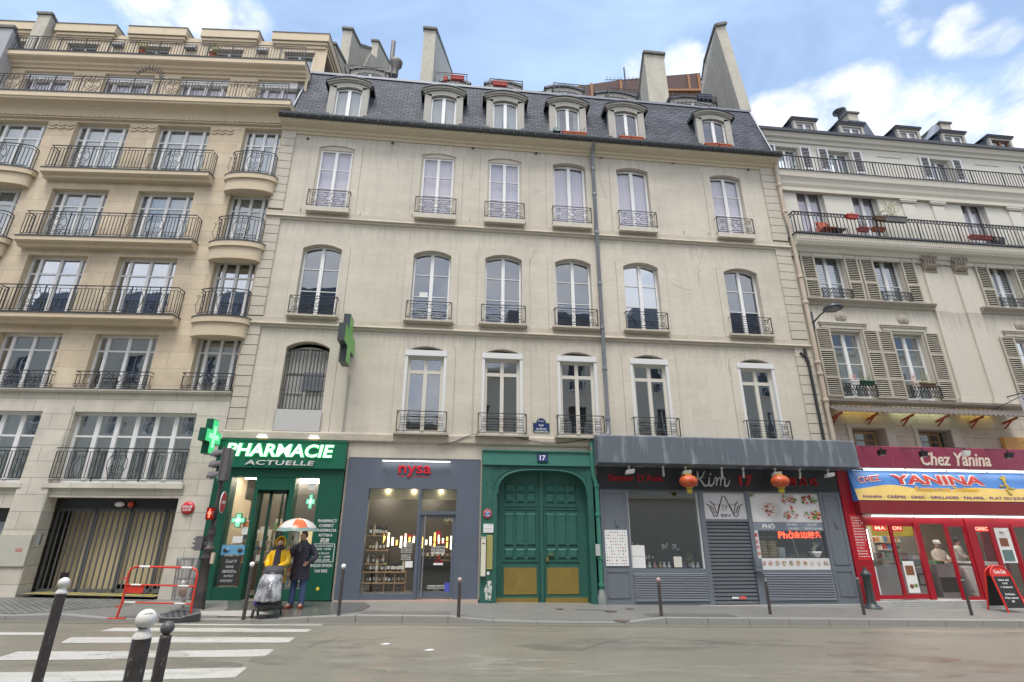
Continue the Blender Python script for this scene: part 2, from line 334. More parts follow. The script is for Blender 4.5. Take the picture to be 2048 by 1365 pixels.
M_rplaster = mat('right_plaster', (.58,.54,.46), .85, noise=[(.8,.45,(.52,.485,.41),(1,1,.5)), (4,.3,(.47,.44,.37),(2,1,.3),(.5,.8)), (24,.15,(.68,.65,.58))], bump=(14,.2))
stains(M_rplaster, (5.8, 9.3, 11.3), (.33,.30,.25), .65, 1.1)
M_rwhite = mat('right_whitewash', (.60,.575,.51), .8, noise=[(1.1,.35,(.6,.575,.5),(1,1,.6)), (18,.12,(.55,.53,.46))], bump=(14,.15))
M_rstone = brickmat('right_stone', (.56,.51,.42), (.60,.55,.46), (.33,.3,.25), .95, .34, .008, .85, .3, .5)
M_grime = mat('grime_stone', (.38,.345,.285), .9, noise=[(3,.6,(.24,.22,.185),(1,1,3)), (20,.35,(.5,.46,.4))], bump=(12,.3))
M_white = mat('white_paint', (.78,.78,.77), .4, noise=(8,.15,(.66,.66,.64)))
M_cream = mat('cream_paint', (.66,.63,.55), .5, noise=(9,.25,(.54,.5,.43)))
M_iron = mat('black_iron', (.028,.028,.03), .5, noise=(20,.3,(.06,.055,.05)))
M_zinc = mat('zinc', (.21,.225,.25), .42, .35, noise=[(2,.5,(.14,.15,.17)), (12,.3,(.3,.31,.33))])
M_zincd = mat('zinc_dark', (.06,.066,.078), .4, .3, noise=(6,.5,(.12,.13,.14)))
M_gutter = mat('gutter_metal', (.035,.04,.042), .35, .3, noise=(8,.4,(.08,.09,.09)))
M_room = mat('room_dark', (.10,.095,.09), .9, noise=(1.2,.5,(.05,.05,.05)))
M_curt = mat('curtain_cloth', (.62,.61,.60), .9, noise=(2.5,.3,(.5,.49,.48),(8,1,.4)))
M_curtl = mat('curtain_sky_tint', (.60,.58,.62), .9, noise=(1.2,.25,(.55,.53,.57)))  # lilac of the reflected sky, put into the sheet behind the upper panes
M_pane_hi = glass('glass_high', .16, gloss=(.86,.85,.93), tint=(.9,.9,.92)); M_pane = glass('glass', .26, wobble=.09); M_pane_lo = glass('glass_low', .52, wobble=.10)
M_shop = glass('shop_glass', .13, tint=(.93,.95,.94))
M_conc = mat('weathered_render', (.46,.43,.36), .9, noise=[(1.2,.7,(.30,.285,.24),(1.5,1.5,.5)), (5,.5,(.56,.53,.46),(1,1,1)), (16,.4,(.2,.19,.165),(1,1,.4),(.55,.8))], bump=(8,.5))
M_cap = mat('cap_stone', (.13,.125,.115), .85, noise=(7,.5,(.24,.23,.2)))
M_leaf = mat('leaf_green', (.07,.12,.035), .6, noise=(14,.6,(.15,.19,.06)))
M_leafy = mat('leaf_yellow', (.30,.30,.06), .6, noise=(14,.6,(.16,.2,.05)))
M_flow = mat('flower_pink', (.5,.2,.2), .6, noise=(14,.6,(.6,.5,.45)))
M_terra = mat('terracotta', (.50,.12,.05), .6, noise=(6,.4,(.38,.09,.04)))
M_black = mat('black_paint', (.02,.02,.022), .35); M_steel = mat('steel', (.5,.5,.5), .25, .9); M_dgreen = mat('dark_green_paint', (.01,.05,.035), .4)
# ================================================================ windows
_WC = {}
def window_meshes(w, h, rise, rows, fw=.055, mull=.10, bar=.022, cols=2, dep=.06, side=0, mid=None):
    """frame and pane outlines; origin bottom centre, front of the frame at y=0"""
    key = (round(w,2), round(h,2), round(rise,2), tuple(rows), fw, mull, cols, side, mid)
    if key in _WC: return _WC[key]
    F = MB(); P = MB(); x0, x1 = -w/2, w/2; sp = h-rise
    F.box(x0, x0+fw, 0, dep, 0, sp); F.box(x1-fw, x1, 0, dep, 0, sp); F.box(x0+fw, x1-fw, .003, dep, 0, fw*1.5)
    if rise > 0:
        A = arc(x0, x1, sp, rise, 10); B = arc(x0+fw, x1-fw, sp-.0, rise-fw*.9, 10) if rise > fw*1.3 else [(x, max(sp-fw*.6, z-fw)) for x, z in A]
        for i in range(10):
            F.prism_y([A[i], A[i+1], B[i+1], B[i]], 0, dep)
        P.poly([(x0+.01, dep*.6, .01), (x1-.01, dep*.6, .01)]+[(x*.985, dep*.6, z-.01) for x, z in A[::-1]])
    else:
        F.box(x0+fw, x1-fw, .003, dep, h-fw, h); P.poly([(x0+.01, dep*.6, .01), (x1-.01, dep*.6, .01), (x1-.01, dep*.6, h-.01), (x0+.01, dep*.6, h-.01)])
    # casement meeting stiles
    xs = []
    if side: xs += [x0+side, x1-side]; inner = (x0+side, x1-side)
    else: inner = (x0+fw, x1-fw)
    if cols == 2: xs.append(0 if not side else (inner[0]+inner[1])/2)
    elif cols > 2: xs += [x0+fw+(w-2*fw)*i/cols for i in range(1, cols)]
    for x in xs: F.box(x-mull/2, x+mull/2, -.012, dep, fw, h-fw*(.7 if rise else 1)); 
    for x in xs: F.box(x-.006, x+.006, -.016, -.0125, fw, h-fw)
    edges = [x0+fw]+sorted(xs)+[x1-fw]
    for a, b in zip(edges, edges[1:]):
        a2 = a+(mull/2 if a in xs else 0); b2 = b-(mull/2 if b in xs else 0)
        for r in rows:
            bb = bar*(1.0 if r > 0 else 2.2); z = h*abs(r); F.box(a2, b2, .006, dep*.9, z-bb/2, z+bb/2)
    _WC[key] = (F, P); return _WC[key]
_MC = {}
def window(parent, x, y, z, w, h, rise=0, rows=(), glassm=None, framem=None, label=None, curtain=None, name='window', **kw):
    framem = framem or M_white; glassm = glassm or M_pane
    F, P = window_meshes(w, h, rise, rows, **kw); k = (id(F), framem.name)
    if k not in _MC: _MC[k] = F.mesh('window_frame', framem)
    k2 = (id(P), glassm.name)
    if k2 not in _MC: _MC[k2] = P.mesh('pane', glassm)
    o = link(name, _MC[k], parent, (x, y, z)); link('pane', _MC[k2], o)
    if label: o['label'] = label
    if curtain:
        c = MB(); n = 18
        for s_ in (-1, 1):
            for i in range(n):
                u0, u1 = i/n, (i+1)/n; wd = w/2*(curtain[1] if len(curtain) > 1 else .96)
                def cx(u, bot): return s_*(w/2-.02 - wd*u*(curtain[2] if bot and len(curtain) > 2 else 1))
                wv = .006 if curtain[0] is M_curtl else .022; y0 = .14+wv*math.sin(i*2.1); y1 = .14+wv*math.sin((i+1)*2.1)
                c.quad((cx(u0,1),y0,.03),(cx(u1,1),y1,.03),(cx(u1,0),y1,h-rise*.6),(cx(u0,0),y0,h-rise*.6))
        c.build('curtain', curtain[0], o)
    return o
def guard(parent, x, z, w, h, dep, style, y=0.0, seed=0):
    """iron window guard standing dep in front of the wall"""
    key = ('g', round(w,2), round(h,2), round(dep,2), style)
    if key not in _MC:
        G = MB(); t = .011; a, b = -w/2, w/2; f = -dep
        G.tube([(a,0,h),(a,f,h),(b,f,h),(b,0,h)], .015, 4, 0, False); G.tube([(a,0,.02),(a,f,.02),(b,f,.02),(b,0,.02)], .012, 4, 0, False)
        for q in (a, b): G.bar((q,f,0),(q,f,h),.026)
        if style in ('scroll', 'tall'):
            i = .09; G.tube([(a+i,f,i),(b-i,f,i),(b-i,f,h-i),(a+i,f,h-i)], t*.8, 4, 0, False, closed=True)
            for p, q in (((a,f,0),(a+i,f,i)),((b,f,0),(b-i,f,i)),((a,f,h),(a+i,f,h-i)),((b,f,h),(b-i,f,h-i))): G.bar(p, q, .014)
            mz = h/2
            for s_ in (-1, 1):
                e = s_*(w/2-i)
                for zz, sg in ((mz+.11,1),(mz-.11,-1)): spiral(G, e-s_*.11, zz, .095, 1.4, f, .010, -s_, sg)
                for zz in (mz-.13, mz+.13): G.tube([(e-s_*.2,f,mz+(zz-mz)*.4),(e-s_*.26,f,zz),(s_*.19,f,zz),(s_*.13,f,mz+(zz-mz)*.5)], .008, 4, 0, False)
                for zz in (mz-.04, mz+.04): G.bar((e-s_*.22,f,zz),(s_*.11,f,zz),.013)
            cr = [(.1*math.cos(k*math.pi/8), f, mz+.1*math.sin(k*math.pi/8)) for k in range(16)]; G.tube(cr, .010, 4, 0, False, closed=True)
            for sg in (-1, 1):
                for s_ in (-1, 1): spiral(G, s_*.07, mz+sg*.17, .06, 1.2, f, .009, s_, sg, 9)
            if style == 'tall':
                for s_ in (-1, 1): spiral(G, s_*(w/2-i-.08), mz, .07, 1.3, f, .009, -s_, 1)
                for q in range(5): G.ball((0, f, i+.05+q*(h-2*i-.1)/4), .035, 6)
        elif style == 'thin':
            i = .1; G.tube([(a+i,f,i),(b-i,f,i),(b-i,f,h-i),(a+i,f,h-i)], t*.6, 4, 0, False, closed=True)
            for q in range(1, 5): G.bar((a+i,f,i+(h-2*i)*q/5),(b-i,f,i+(h-2*i)*q/5),.009)
            for s_ in (-1, 0, 1):
                cx = s_*(w/2-i-.09)
                for zz, sg in ((h*.36,-1),(h*.64,1)): spiral(G, cx, zz, .085, 1.4, f, .009, 1 if s_ <= 0 else -1, sg, 12)
                for sg in (-1, 1): G.bar((cx+sg*.09,f,i),(cx+sg*.09,f,h-i),.012)
            for q in ((a,f,0,a+i,i),(b,f,0,b-i,i),(a,f,h,a+i,h-i),(b,f,h,b-i,h-i)): G.bar((q[0],f,q[2]),(q[3],f,q[4]),.010)
        elif style == 'lattice':
            n = int(w/.11)
            for q in range(n):
                u = a+w*q/n; v = a+w*(q+1)/n
                G.bar((u,f,.02),(v,f,h*.52),.016); G.bar((v,f,.02),(u,f,h*.52),.016); G.bar((u,f,h*.48),(v,f,h),.016); G.bar((v,f,h*.48),(u,f,h),.016)
            G.bar((a,f,h*.5),(b,f,h*.5),.014)
        _MC[key] = G.mesh('guard_rail', M_iron)
    return link('railing', _MC[key], parent, (x, y, z))
# ================================================================ the setting
def flat(name, pts, z, m, kind='structure'):
    b = MB(); b.poly([(x, y, (z(x, y) if callable(z) else z)) for x, y in pts]); return tag(b.build(name, m), kind=kind)
M_asph = mat('asphalt_wet', (.275,.25,.195), .30, spec=.65, noise=[(.30,.9,(.215,.20,.16),(1,1.6,1),(.38,.62)), (1.3,.6,(.35,.315,.24),(1,2.5,1),(.45,.7)), (14,.7,(.19,.175,.145),(1,1,1),(.46,.66)), (26,.55,(.38,.35,.29),(1,1,1),(.54,.70)), (4,.35,(.18,.17,.145),(.6,2,1)), (55,.6,(.40,.375,.32),(1,1,1),(.52,.75)), (110,.6,(.13,.125,.11),(1,1,1),(.52,.75)), (.9,.6,(.34,.19,.13),(.5,1,1),(.62,.80))], bump=(90,.5))
M_pave = mat('pavement_asphalt', (.195,.19,.175), .5, noise=[(.5,.5,(.155,.15,.14)), (40,.5,(.29,.285,.27)), (2.5,.4,(.12,.12,.115)), (90,.5,(.12,.12,.12),(1,1,1),(.55,.75))], bump=(90,.3))
M_pavewet = mat('pavement_wet', (.13,.13,.12), .2, noise=[(2,.5,(.10,.10,.095)), (40,.3,(.19,.185,.17))], bump=(40,.12))
M_kerb = mat('kerb_granite', (.29,.285,.265), .55, noise=[(30,.5,(.22,.22,.21)), (2,.4,(.27,.265,.25))], bump=(40,.3))
M_paint = mat('road_paint', (.56,.55,.51), .5, noise=[(3,.45,(.50,.49,.44)), (1.2,.5,(.45,.43,.37),(1,2,1)), (30,.6,(.33,.32,.28),(1,1,1),(.54,.70)), (5,.85,(.27,.25,.20),(1,2,1),(.58,.70)), (18,.7,(.25,.235,.19),(1,1,1),(.60,.68))], bump=(90,.2))
Xl, Xr = -60, 70; KY = -2.62; KW = .28; RD = .13
flat('road', [(-400,-300),(400,-300),(400,KY+.05),(-400,KY+.05)], lambda x, y: gz(x)-RD, M_asph)
# the pavement dips to the road at the crossing and at the coach gate
def kdrop(x):
    d = 0.0
    for a, b, c, e in ((-8.3,-7.0,-3.9,-2.3), (.2,1.2,4.0,5.0)):
        if a < x < e: d = max(d, min(1, (x-a)/(b-a), (e-x)/(e-c)))
    if x < -7.6: d = max(d, .55 if x < -8.5 else .55*(-7.6-x)/.9)
    return d*.10
def ribbon(name, m, ys, x0, x1, step, zf, kind='structure', thick=None):
    b = MB(); xs = [x0+i*(x1-x0)/int((x1-x0)/step) for i in range(int((x1-x0)/step)+1)]
    for p, q in zip(xs, xs[1:]):
        b.quad((p,ys[0],zf(p,ys[0])-.35),(q,ys[0],zf(q,ys[0])-.35),(q,ys[0],zf(q,ys[0])),(p,ys[0],zf(p,ys[0])))
        for u, v in zip(ys, ys[1:]): b.quad((p,u,zf(p,u)),(q,u,zf(q,u)),(q,v,zf(q,v)),(p,v,zf(p,v)))
    return tag(b.build(name, m), kind=kind)
def sidez(x, y):
    f = max(0, min(1, (y-KY)/-KY*1.0)); k = 1-f       # 1 at the kerb, 0 at the wall
    return gz(x)-kdrop(x)*max(0, k-.25)/.75
ribbon('pavement', M_pave, [KY+KW-.006,-1.9,-1.4,-.9,-.4,3.2], Xl, Xr, .4, sidez)
kb = MB(); x = -20.0
while x < 30:
    L = 1.0; z0, z1 = sidez(x, KY)+.004, sidez(x+L, KY)+.004
    y0, y1 = KY, KY+KW; g = .006
    kb.hexa([(x+g,y0,z0-.3),(x+L-g,y0,z1-.3),(x+L-g,y1,z1-.3),(x+g,y1,z0-.3),(x+g,y0+.012,z0),(x+L-g,y0+.012,z1),(x+L-g,y1,z1),(x+g,y1,z0)])
    x += L
tag(kb.build('kerb', M_kerb), kind='structure')
tag((lambda b: (b.box(Xl, Xr, KY+.01, KY+KW, -3, -1.6), b.build('kerb_foundation', M_joint))[1])(MB()), kind='structure')
gut = MB(); gut.poly([(Xl,KY-.30,gz(Xl)-RD+.004),(Xr,KY-.30,gz(Xr)-RD+.004),(Xr,KY-.0,gz(Xr)-RD+.004),(Xl,KY-.0,gz(Xl)-RD+.004)])
M_gutr = mat('gutter_asphalt', (.19,.175,.14), .3, noise=[(2,.5,(.15,.14,.11)), (50,.4,(.26,.24,.2))], bump=(90,.25))
tag(gut.build('road_gutter', M_gutr), kind='structure')
# wet stretch in front of the pharmacy, herringbone setts in front of the garage, patches
wet = MB(); pts = [(-5.6,-.12),(-2.2,-.12),(-1.9,-1.0),(-2.0,-1.9),(-2.7,KY+KW+.02),(-5.0,KY+KW+.02),(-5.2,-1.2)]
def drape(b, pts, zf, off, mi=0, nx=12, ny=8):
    x0=min(p[0] for p in pts);x1=max(p[0] for p in pts);y0=min(p[1] for p in pts);y1=max(p[1] for p in pts)
    def inside(x,y):
        c=False
        for i in range(len(pts)):
            (xa,ya),(xb,yb)=pts[i],pts[i-1]
            if (ya>y)!=(yb>y) and x<(xb-xa)*(y-ya)/(yb-ya)+xa: c=not c
        return c
    q=.03 if (x1-x0) < 5 else .1; n1=int((x1-x0)/q)+1;n2=int((y1-y0)/q)+1
    for i in range(n1):
        for j in range(n2):
            a,c=x0+i*q,y0+j*q
            if inside(a+q/2,c+q/2): b.quad((a,c,zf(a,c)+off),(a+q,c,zf(a+q,c)+off),(a+q,c+q,zf(a+q,c+q)+off),(a,c+q,zf(a,c+q)+off),mi)
drape(wet, pts, sidez, .004); tag(wet.build('wet_pavement', M_pavewet), kind='structure')
M_sett = brickmat('setts', (.16,.16,.155), (.21,.21,.20), (.075,.075,.07), .24, .12, .012, .5, .6, .5, axis='xy')
for n_ in M_sett.node_tree.nodes:
    if n_.type == 'COMBXYZ': cbn = n_
_mpn = N(M_sett.node_tree, 'ShaderNodeMapping'); _mpn.inputs['Rotation'].default_value = (0,0,R_(45))
_l = [l for l in M_sett.node_tree.links if l.from_node == cbn][0]; _to = _l.to_socket; M_sett.node_tree.links.remove(_l)
M_sett.node_tree.links.new(cbn.outputs[0], _mpn.inputs[0]); M_sett.node_tree.links.new(_mpn.outputs[0], _to)
st = MB(); drape(st, [(-22,-.05),(-7.45,-.05),(-7.45,-1.4),(-9.0,KY+KW+.01),(-22,KY+KW+.01)], sidez, .005); tag(st.build('herringbone_setts', M_sett), kind='structure')
pt = MB()
for x0_, x1_, y0_, y1_ in ((-1.95,.05,-1.75,-2.3),(4.75,6.9,-1.75,-2.3),(3.2,4.0,-1.0,-1.15)):
    drape(pt, [(x0_,y1_),(x1_,y1_),(x1_,y0_),(x0_,y0_)], sidez, .004)
tag(pt.build('pavement_patches', mat('patch_dark', (.125,.123,.117), .5, noise=(40,.4,(.19,.185,.17)), bump=(90,.3))), kind='structure')
tc_ = MB(); drape(tc_, [(-5.9,-1.75),(-4.6,-1.55),(-3.9,-1.95),(-4.4,-2.25),(-5.7,-2.15)], sidez, .008); tag(tc_.build('tactile_paving', mat('tactile', (.42,.41,.38), .6, noise=(50,.6,(.26,.25,.23)), bump=(60,.6))), kind='structure')
# manhole covers
for i, (px, py, r_) in enumerate(((1119,1217,.11),(1221,1220.5,.17),(1243,1234,.19),(1260,1218,.12))):
    g = ground(px, py); b = MB(); b.lathe([(r_,0),(r_,.006)], n=20); b.lathe([(r_*.8,.006),(r_*.8,.011)], n=20)
    tag(b.build('manhole_cover', mat('cast_iron_rust', (.12,.095,.075), .6, noise=(20,.5,(.2,.17,.14))), None, (g.x, g.y, sidez(g.x, g.y)+.004)), ['small round rusty cover in the pavement before the green coach gate','oval rusty cover nearest the foot of the green drainpipe','largest rusty cover near the kerb by the grey restaurant front','round cover in the pavement just before the grey restaurant menu panel'][i], 'manhole cover', 'round covers in the pavement')
# crossing
def road_mark(name, quads, label):
    b = MB()
    for q in quads: b.poly([(p.x, p.y, GS*p.x-.02-RD+.004) for p in (ground(a, c, RD) for a, c in q)])
    return b
zs = [[(-60,1347),(0,1345.5),(108,1345),(495,1335.5),(470,1356),(440,1357),(95,1366),(-60,1368)],
      [(36,1304),(200,1303.5),(400,1302),(549,1299),(530,1314),(330,1316),(250,1319),(120,1320.5),(-20,1321.5),(0,1315)],
      [(142,1275.5),(260,1275),(450,1275),(590,1276),(577,1286),(400,1286),(122,1287),(130,1281)],
      [(228,1256.5),(300,1256.5),(450,1257),(624,1259.5),(614,1265),(400,1264.5),(198,1263.5)],
      [(285,1246.3),(450,1246.8),(648,1248.4),(641,1251.8),(450,1251.5),(270,1249.8)],
      [(338,1239.8),(450,1240.2),(668,1242.4),(662,1244.2),(450,1243.4),(330,1241.8)],
      [(-60,1265.5),(80,1265.5),(103,1266),(88,1271),(-60,1271)]]
lab = ['nearest white crossing stripe, cut by the bottom edge of the photo','second nearest white crossing stripe, running behind all three near bollards','white crossing stripe below the first thin one, third from the bottom','fourth white crossing stripe from the bottom','narrow far white crossing stripe before the kerb','farthest and thinnest crossing stripe at the kerb','short white stripe at the left edge left of the tall near bollard']
for q, l_ in zip(zs, lab):
    b = road_mark('stripe', [q], l_); o = b.build('crossing_stripe', M_paint); tag(o, kind='structure')
# ================================================================ central building
CX = [-4.58, -1.01, 1.37, 3.76, 6.15, 9.8]
X0, X1 = -6.47, 11.86
cb_ = thing('apartment_building', 'beige stuccoed middle building with slate mansard, quoined corners and six window columns', 'building', (0,0,0))
def flatten(o):      # lift the pane of a nested window up one level, so it stays a sub-part
    for ch in list(o.children):
        ch.parent = o.parent; ch.location = Vector(o.location)+Vector(ch.location)
holes = []
for c in CX:
    holes.append((c-.61, c+.61, 11.93, 14.62, .12)); holes.append((c-.62, c+.62, 8.06, 10.62, .17))
for i, c in enumerate(CX): holes.append((c-.64, c+.64, 4.45, 7.22, .2))
w = MB(); w.wall(X0, X1, 4.0, 15.3, holes, 0.0, .26)
for i, c in enumerate(CX):        # flat raised surrounds
    for (z0, sp, rise, hw, sw) in ((11.6, 14.50, .12, .61, .27), (8.0, 10.45, .17, .62, .26), (4.45, 7.02, .2, .64, .26)):
        A = arc(c-hw, c+hw, sp, rise, 10); B = arc(c-hw-sw, c+hw+sw, sp+.14, rise+.06, 10)
        y0 = -.014
        w.prism_y([(c-hw-sw,z0),(c-hw,z0),(c-hw,sp),(c-hw-sw,sp+.14)], y0, .002); w.prism_y([(c+hw,z0),(c+hw+sw,z0),(c+hw+sw,sp+.14),(c+hw,sp)], y0, .002)
        for k in range(10): w.prism_y([A[k],A[k+1],B[k+1],B[k]], y0, .002)
w.build('wall', M_stucco, cb_)
jt = MB()
for c in CX:                       # hairline grooves round the surrounds
    for (z0, sp, rise, hw, sw) in ((11.62, 14.50, .12, .61, .27), (8.0, 10.45, .17, .62, .26), (4.45, 7.02, .2, .64, .26)):
        e = .010
        for s_ in (-1, 1): x = c+s_*(hw+sw); jt.box(x-e, x+e, -.008, .004, z0, sp+.14)
        B = arc(c-hw-sw-e, c+hw+sw+e, sp+.14, rise+.06, 12)
        for p, q in zip(B, B[1:]): jt.tube([(p[0],-.004,p[1]),(q[0],-.004,q[1])], .006, 4, 0, False)
jt.build('groove', mat('groove', (.33,.30,.24), .9), cb_)
# quoins
for x0, x1, off in ((X0-.03, -6.06, -.055), (11.28, X1, -.05)):
    b = MB(); z = 4.46; k = 0
    while z < 14.8:
        h = .322
        if not (7.62 < z+.15 < 8.02 or 11.42 < z+.15 < 11.8):
            b.box(x0, x1, off, .05, z, z+h-.022, 0)
        z += h; k += 1
    b.box(x0+.012, x1-.012, off+.03, .048, 4.44, 14.99, 1)
    b.build('quoin', [M_quoin, M_joint], cb_)
# string courses
for zt in (7.97, 11.80):
    b = MB(); b.prism_x([(0.03,zt),(-.04,zt),(-.045,zt-.16),(-.10,zt-.18),(-.12,zt-.24),(-.06,zt-.27),(-.05,zt-.32),(-.02,zt-.34),(0.03,zt-.34)], X0-.06, X1+.02)
    b.build('string_course', M_mould, cb_)
b = MB(); b.prism_x([(.03,4.47),(-.10,4.44),(-.12,4.40),(-.12,4.22),(-.06,4.17),(.03,4.15)], X0-.05, 4.1); b.build('ledge', M_mould, cb_)
b = MB(); b.box(-3.06, .8, -.035, .2, 3.70, 4.16); b.box(.8, 4.1, -.03, .2, 4.03, 4.155); b.box(4.1, X1, -.02, .2, 3.3, 4.45); b.build('frieze', M_stucco2, cb_)
b = MB(); b.prism_x([(.05,15.0),(-.04,15.0),(-.06,15.07),(-.13,15.10),(-.16,15.17),(-.28,15.20),(-.38,15.24),(-.43,15.29),(-.45,15.32),(-.45,15.36),(.05,15.36)], X0-.06, X1+.04); b.build('cornice', M_cornice, cb_)
# gutter
b = MB(); pr_ = [(y,z-.30) for y,z in [(-.40,15.64),(-.47,15.60),(-.545,15.62),(-.58,15.70),(-.585,15.77),(-.56,15.78),(-.55,15.70),(-.50,15.66),(-.40,15.67)]]
b.prism_x(pr_, X0-.10, X1+.10)
for i in range(46):
    x = X0+.1+i*.4; b.box(x-.012, x+.012, -.592, -.40, 15.30, 15.485)
b.box(X0-.1, X1+.1, -.5, -.1, 15.355, 15.38); b.build('gutter', M_gutter, cb_)
# slate mansard
b = MB(); MT = (.80, 18.68)
_dx = [-4.45, -.96, 1.37, 3.78, 6.10, 9.68]
def _sl(x, z): t = (z-15.38)/(MT[1]-15.38); return (x, -.25+t*(MT[0]+.25), z)
_xs = [X0+.12]+sorted(q for c in _dx for q in (c-.6, c+.6))+[X1-.02]
for _i in range(len(_xs)-1):
    xa_, xb_ = _xs[_i], _xs[_i+1]; lo = 17.2 if any(abs((xa_+xb_)/2-c) < .1 for c in _dx) else 15.38
    b.quad(_sl(xa_, lo), _sl(xb_, lo), _sl(xb_ if _i < len(_xs)-2 else X1+.02, MT[1]), _sl(xa_ if _i else X0+.25, MT[1]))
b.quad((X0+.12,-.25,15.38),(X0+.25,MT[0],MT[1]),(X0+.25,6,MT[1]),(X0+.12,6,15.38)); b.quad((X1-.02,-.25,15.38),(X1-.02,6,15.38),(X1+.02,6,MT[1]),(X1+.02,MT[0],MT[1]))
b.build('mansard_roof', M_slate, cb_)
b = MB(); b.box(X0+.2, X1+.06, MT[0]-.06, MT[0]+.04, MT[1]-.05, MT[1]+.05); b.tube([(X0+.1,-.28,15.4),(X0+.24,MT[0]-.02,MT[1])], .045, 5); b.tube([(X1+.01,-.28,15.4),(X1+.04,MT[0]-.02,MT[1])], .04, 5)
b.poly([(X0+.2,MT[0],MT[1]+.0),(X1,MT[0],MT[1]+.0),(X1,8,MT[1]+.05),(X0+.2,8,MT[1]+.05)]); b.build('roof_flashing', M_zinc, cb_)
def dormer_mesh():
    b = MB(); hw = .72; z1 = 1.78; yb = 1.1
    # face: two piers, arched head; mats 0 stone-grey, 1 zinc edge
    b.box(-hw, -.47, 0, .16, 0, z1); b.box(.47, hw, 0, .16, 0, z1)
    A = arc(-.47, .47, z1-.12, .12, 10); B = arc(-.78, .78, z1+.06, .20, 10)
    C = [(-hw, z1-.12)]+[]
    for k in range(10):
        p = (-hw+2*hw*k/10, 0); A0, A1 = A[k], A[k+1]; B0 = arc(-hw, hw, z1+.0, .2, 10)
        b.prism_y([A0, A1, B0[k+1], B0[k]], .0, .16)
    for s_ in (-1, 1): b.prism_y([(s_*.47, z1-.12), (s_*hw, z1-.12), (s_*hw, z1+.01), (s_*.47, z1)], .001, .16)
    # stepped curved cornice
    for off, th, lo, hi in ((-.05, .07, .0, .02), (-.10, .06, .06, .07)):
        I = arc(-.76-lo, .76+lo, z1-.02+hi, .22, 12); O = arc(-.79-lo, .79+lo, z1+.05+hi, .24, 12)
        for k in range(12): b.prism_y([I[k], I[k+1], O[k+1], O[k]], off, .16)
    # lead hood
    I = arc(-.86, .86, z1+.10, .26, 12); O = arc(-.87, .87, z1+.125, .265, 12)
    for k in range(12): b.prism_y([I[k], I[k+1], O[k+1], O[k]], -.15, yb, 1)
    for s_ in (-1, 1): b.box(s_*.84, s_*.87, -.15, yb, z1-.02, z1+.13, 1)
    for s_ in (-1, 1): b.box(s_*(hw-.02), s_*hw, .15, yb, 0, z1+.1, 2)
    b.box(-.80, .80, -.06, .2, -.06, .0, 0)
    return b
M_dorm = mat('dormer_stone', (.40,.38,.34), .85, noise=[(4,.6,(.28,.27,.24)), (18,.4,(.52,.5,.45))], bump=(12,.4))
M_pane_top = glass('glass_top', .20, gloss=(.85,.86,.92))
_dm = dormer_mesh().mesh('dormer', [M_dorm, M_zincd, M_slate])
for i, c in enumerate([-4.45, -.96, 1.37, 3.78, 6.10, 9.68]):
    d = link('dormer', _dm, cb_, (c, -.04, 15.54))
    o = window(d, 0, .1, .02, .94, 1.72, .12, (), M_pane_top, M_white, mull=.12, curtain=(M_curt, .9, .75) if i in (1, 2) else ((M_curt, .96) if i == 0 else ((M_curt, .4) if i == 3 else None))); flatten(o)
# windows
lilac = M_curtl
for i, c in enumerate(CX):
    # third storey (top)
    if i < 3:
        o = window(cb_, c, .06, 11.97, 1.09, 2.46, 0, (.36, .67), M_pane_hi, M_white, curtain=(lilac, .97), mull=.10)
        f = MB(); f.prism_y([(-.61,2.46),(.61,2.46)]+[(x, z-11.97) for x, z in arc(.61, -.61, 14.5, .12, 10)][0:0]+[(x-c, z-11.97) for x, z in arc(c-.61, c+.61, 14.50, .12, 10)[::-1]], -.03, .08); 
        f.box(-.61, -.545, -.03, .1, 0, 2.46); f.box(.545, .61, -.03, .1, 0, 2.46); f.build('surround', M_quoin, o)
    elif i in (3, 4): o = window(cb_, c, .16, 11.97, 1.2, 2.62, .11, (), M_pane_hi, M_white, curtain=(lilac, .97), mull=.12, fw=.08)
    else: o = window(cb_, c, .16, 11.97, 1.2, 2.62, .11, (.36, .67), M_pane_hi, M_white, curtain=(lilac, .97), mull=.12, fw=.08)
    s = MB(); s.box(-.70, .70, -.22, .02, -.16, 0.0); s.build('sill', M_stucco2, o, (0, -o.location.y, -.04)); guard(o, 0, .0, 1.38, .62, .2, 'scroll', -o.location.y)
    # second storey
    o = window(cb_, c, .17, 8.08, 1.22, 2.53, .17, (.36, .67), [M_pane, M_pane, M_pane, M_pane, M_pane_lo, M_pane][i], M_white, mull=.11, fw=.06)
    s = MB(); s.box(-.78, .78, -.2, .05, -.09, -.03); s.box(-.74, .74, -.16, .05, -.13, -.09); s.build('sill', M_mould, o, (0, -.17, 0)); guard(o, 0, 0.0, 1.42, .58, .2, 'scroll', -.17)
    # first storey
    if i == 0: continue
    o = window(cb_, c, .12, 4.48, 1.1, 2.42, 0, (-.795,), M_pane_lo if i != 1 else M_pane, M_cream, mull=.11, fw=.085, bar=.05)
    s = MB(); s.box(-.64, -.55, -.13, .12, 0, 2.55); s.box(.55, .64, -.13, .12, 0, 2.55); s.box(-.64, .64, -.15, .2, 2.42, 2.60); s.build('roller_box', mat('white_pvc', (.68,.68,.67), .35, noise=(3,.1,(.7,.7,.69))), o)
    guard(o, 0, .02, 1.44, .6, .22, 'thin', -.12)
    s = MB(); s.box(-.80, .80, -.26, .02, -.07, -.03); s.build('sill', M_grime, o, (0, -.12, 0))
c = CX[0]
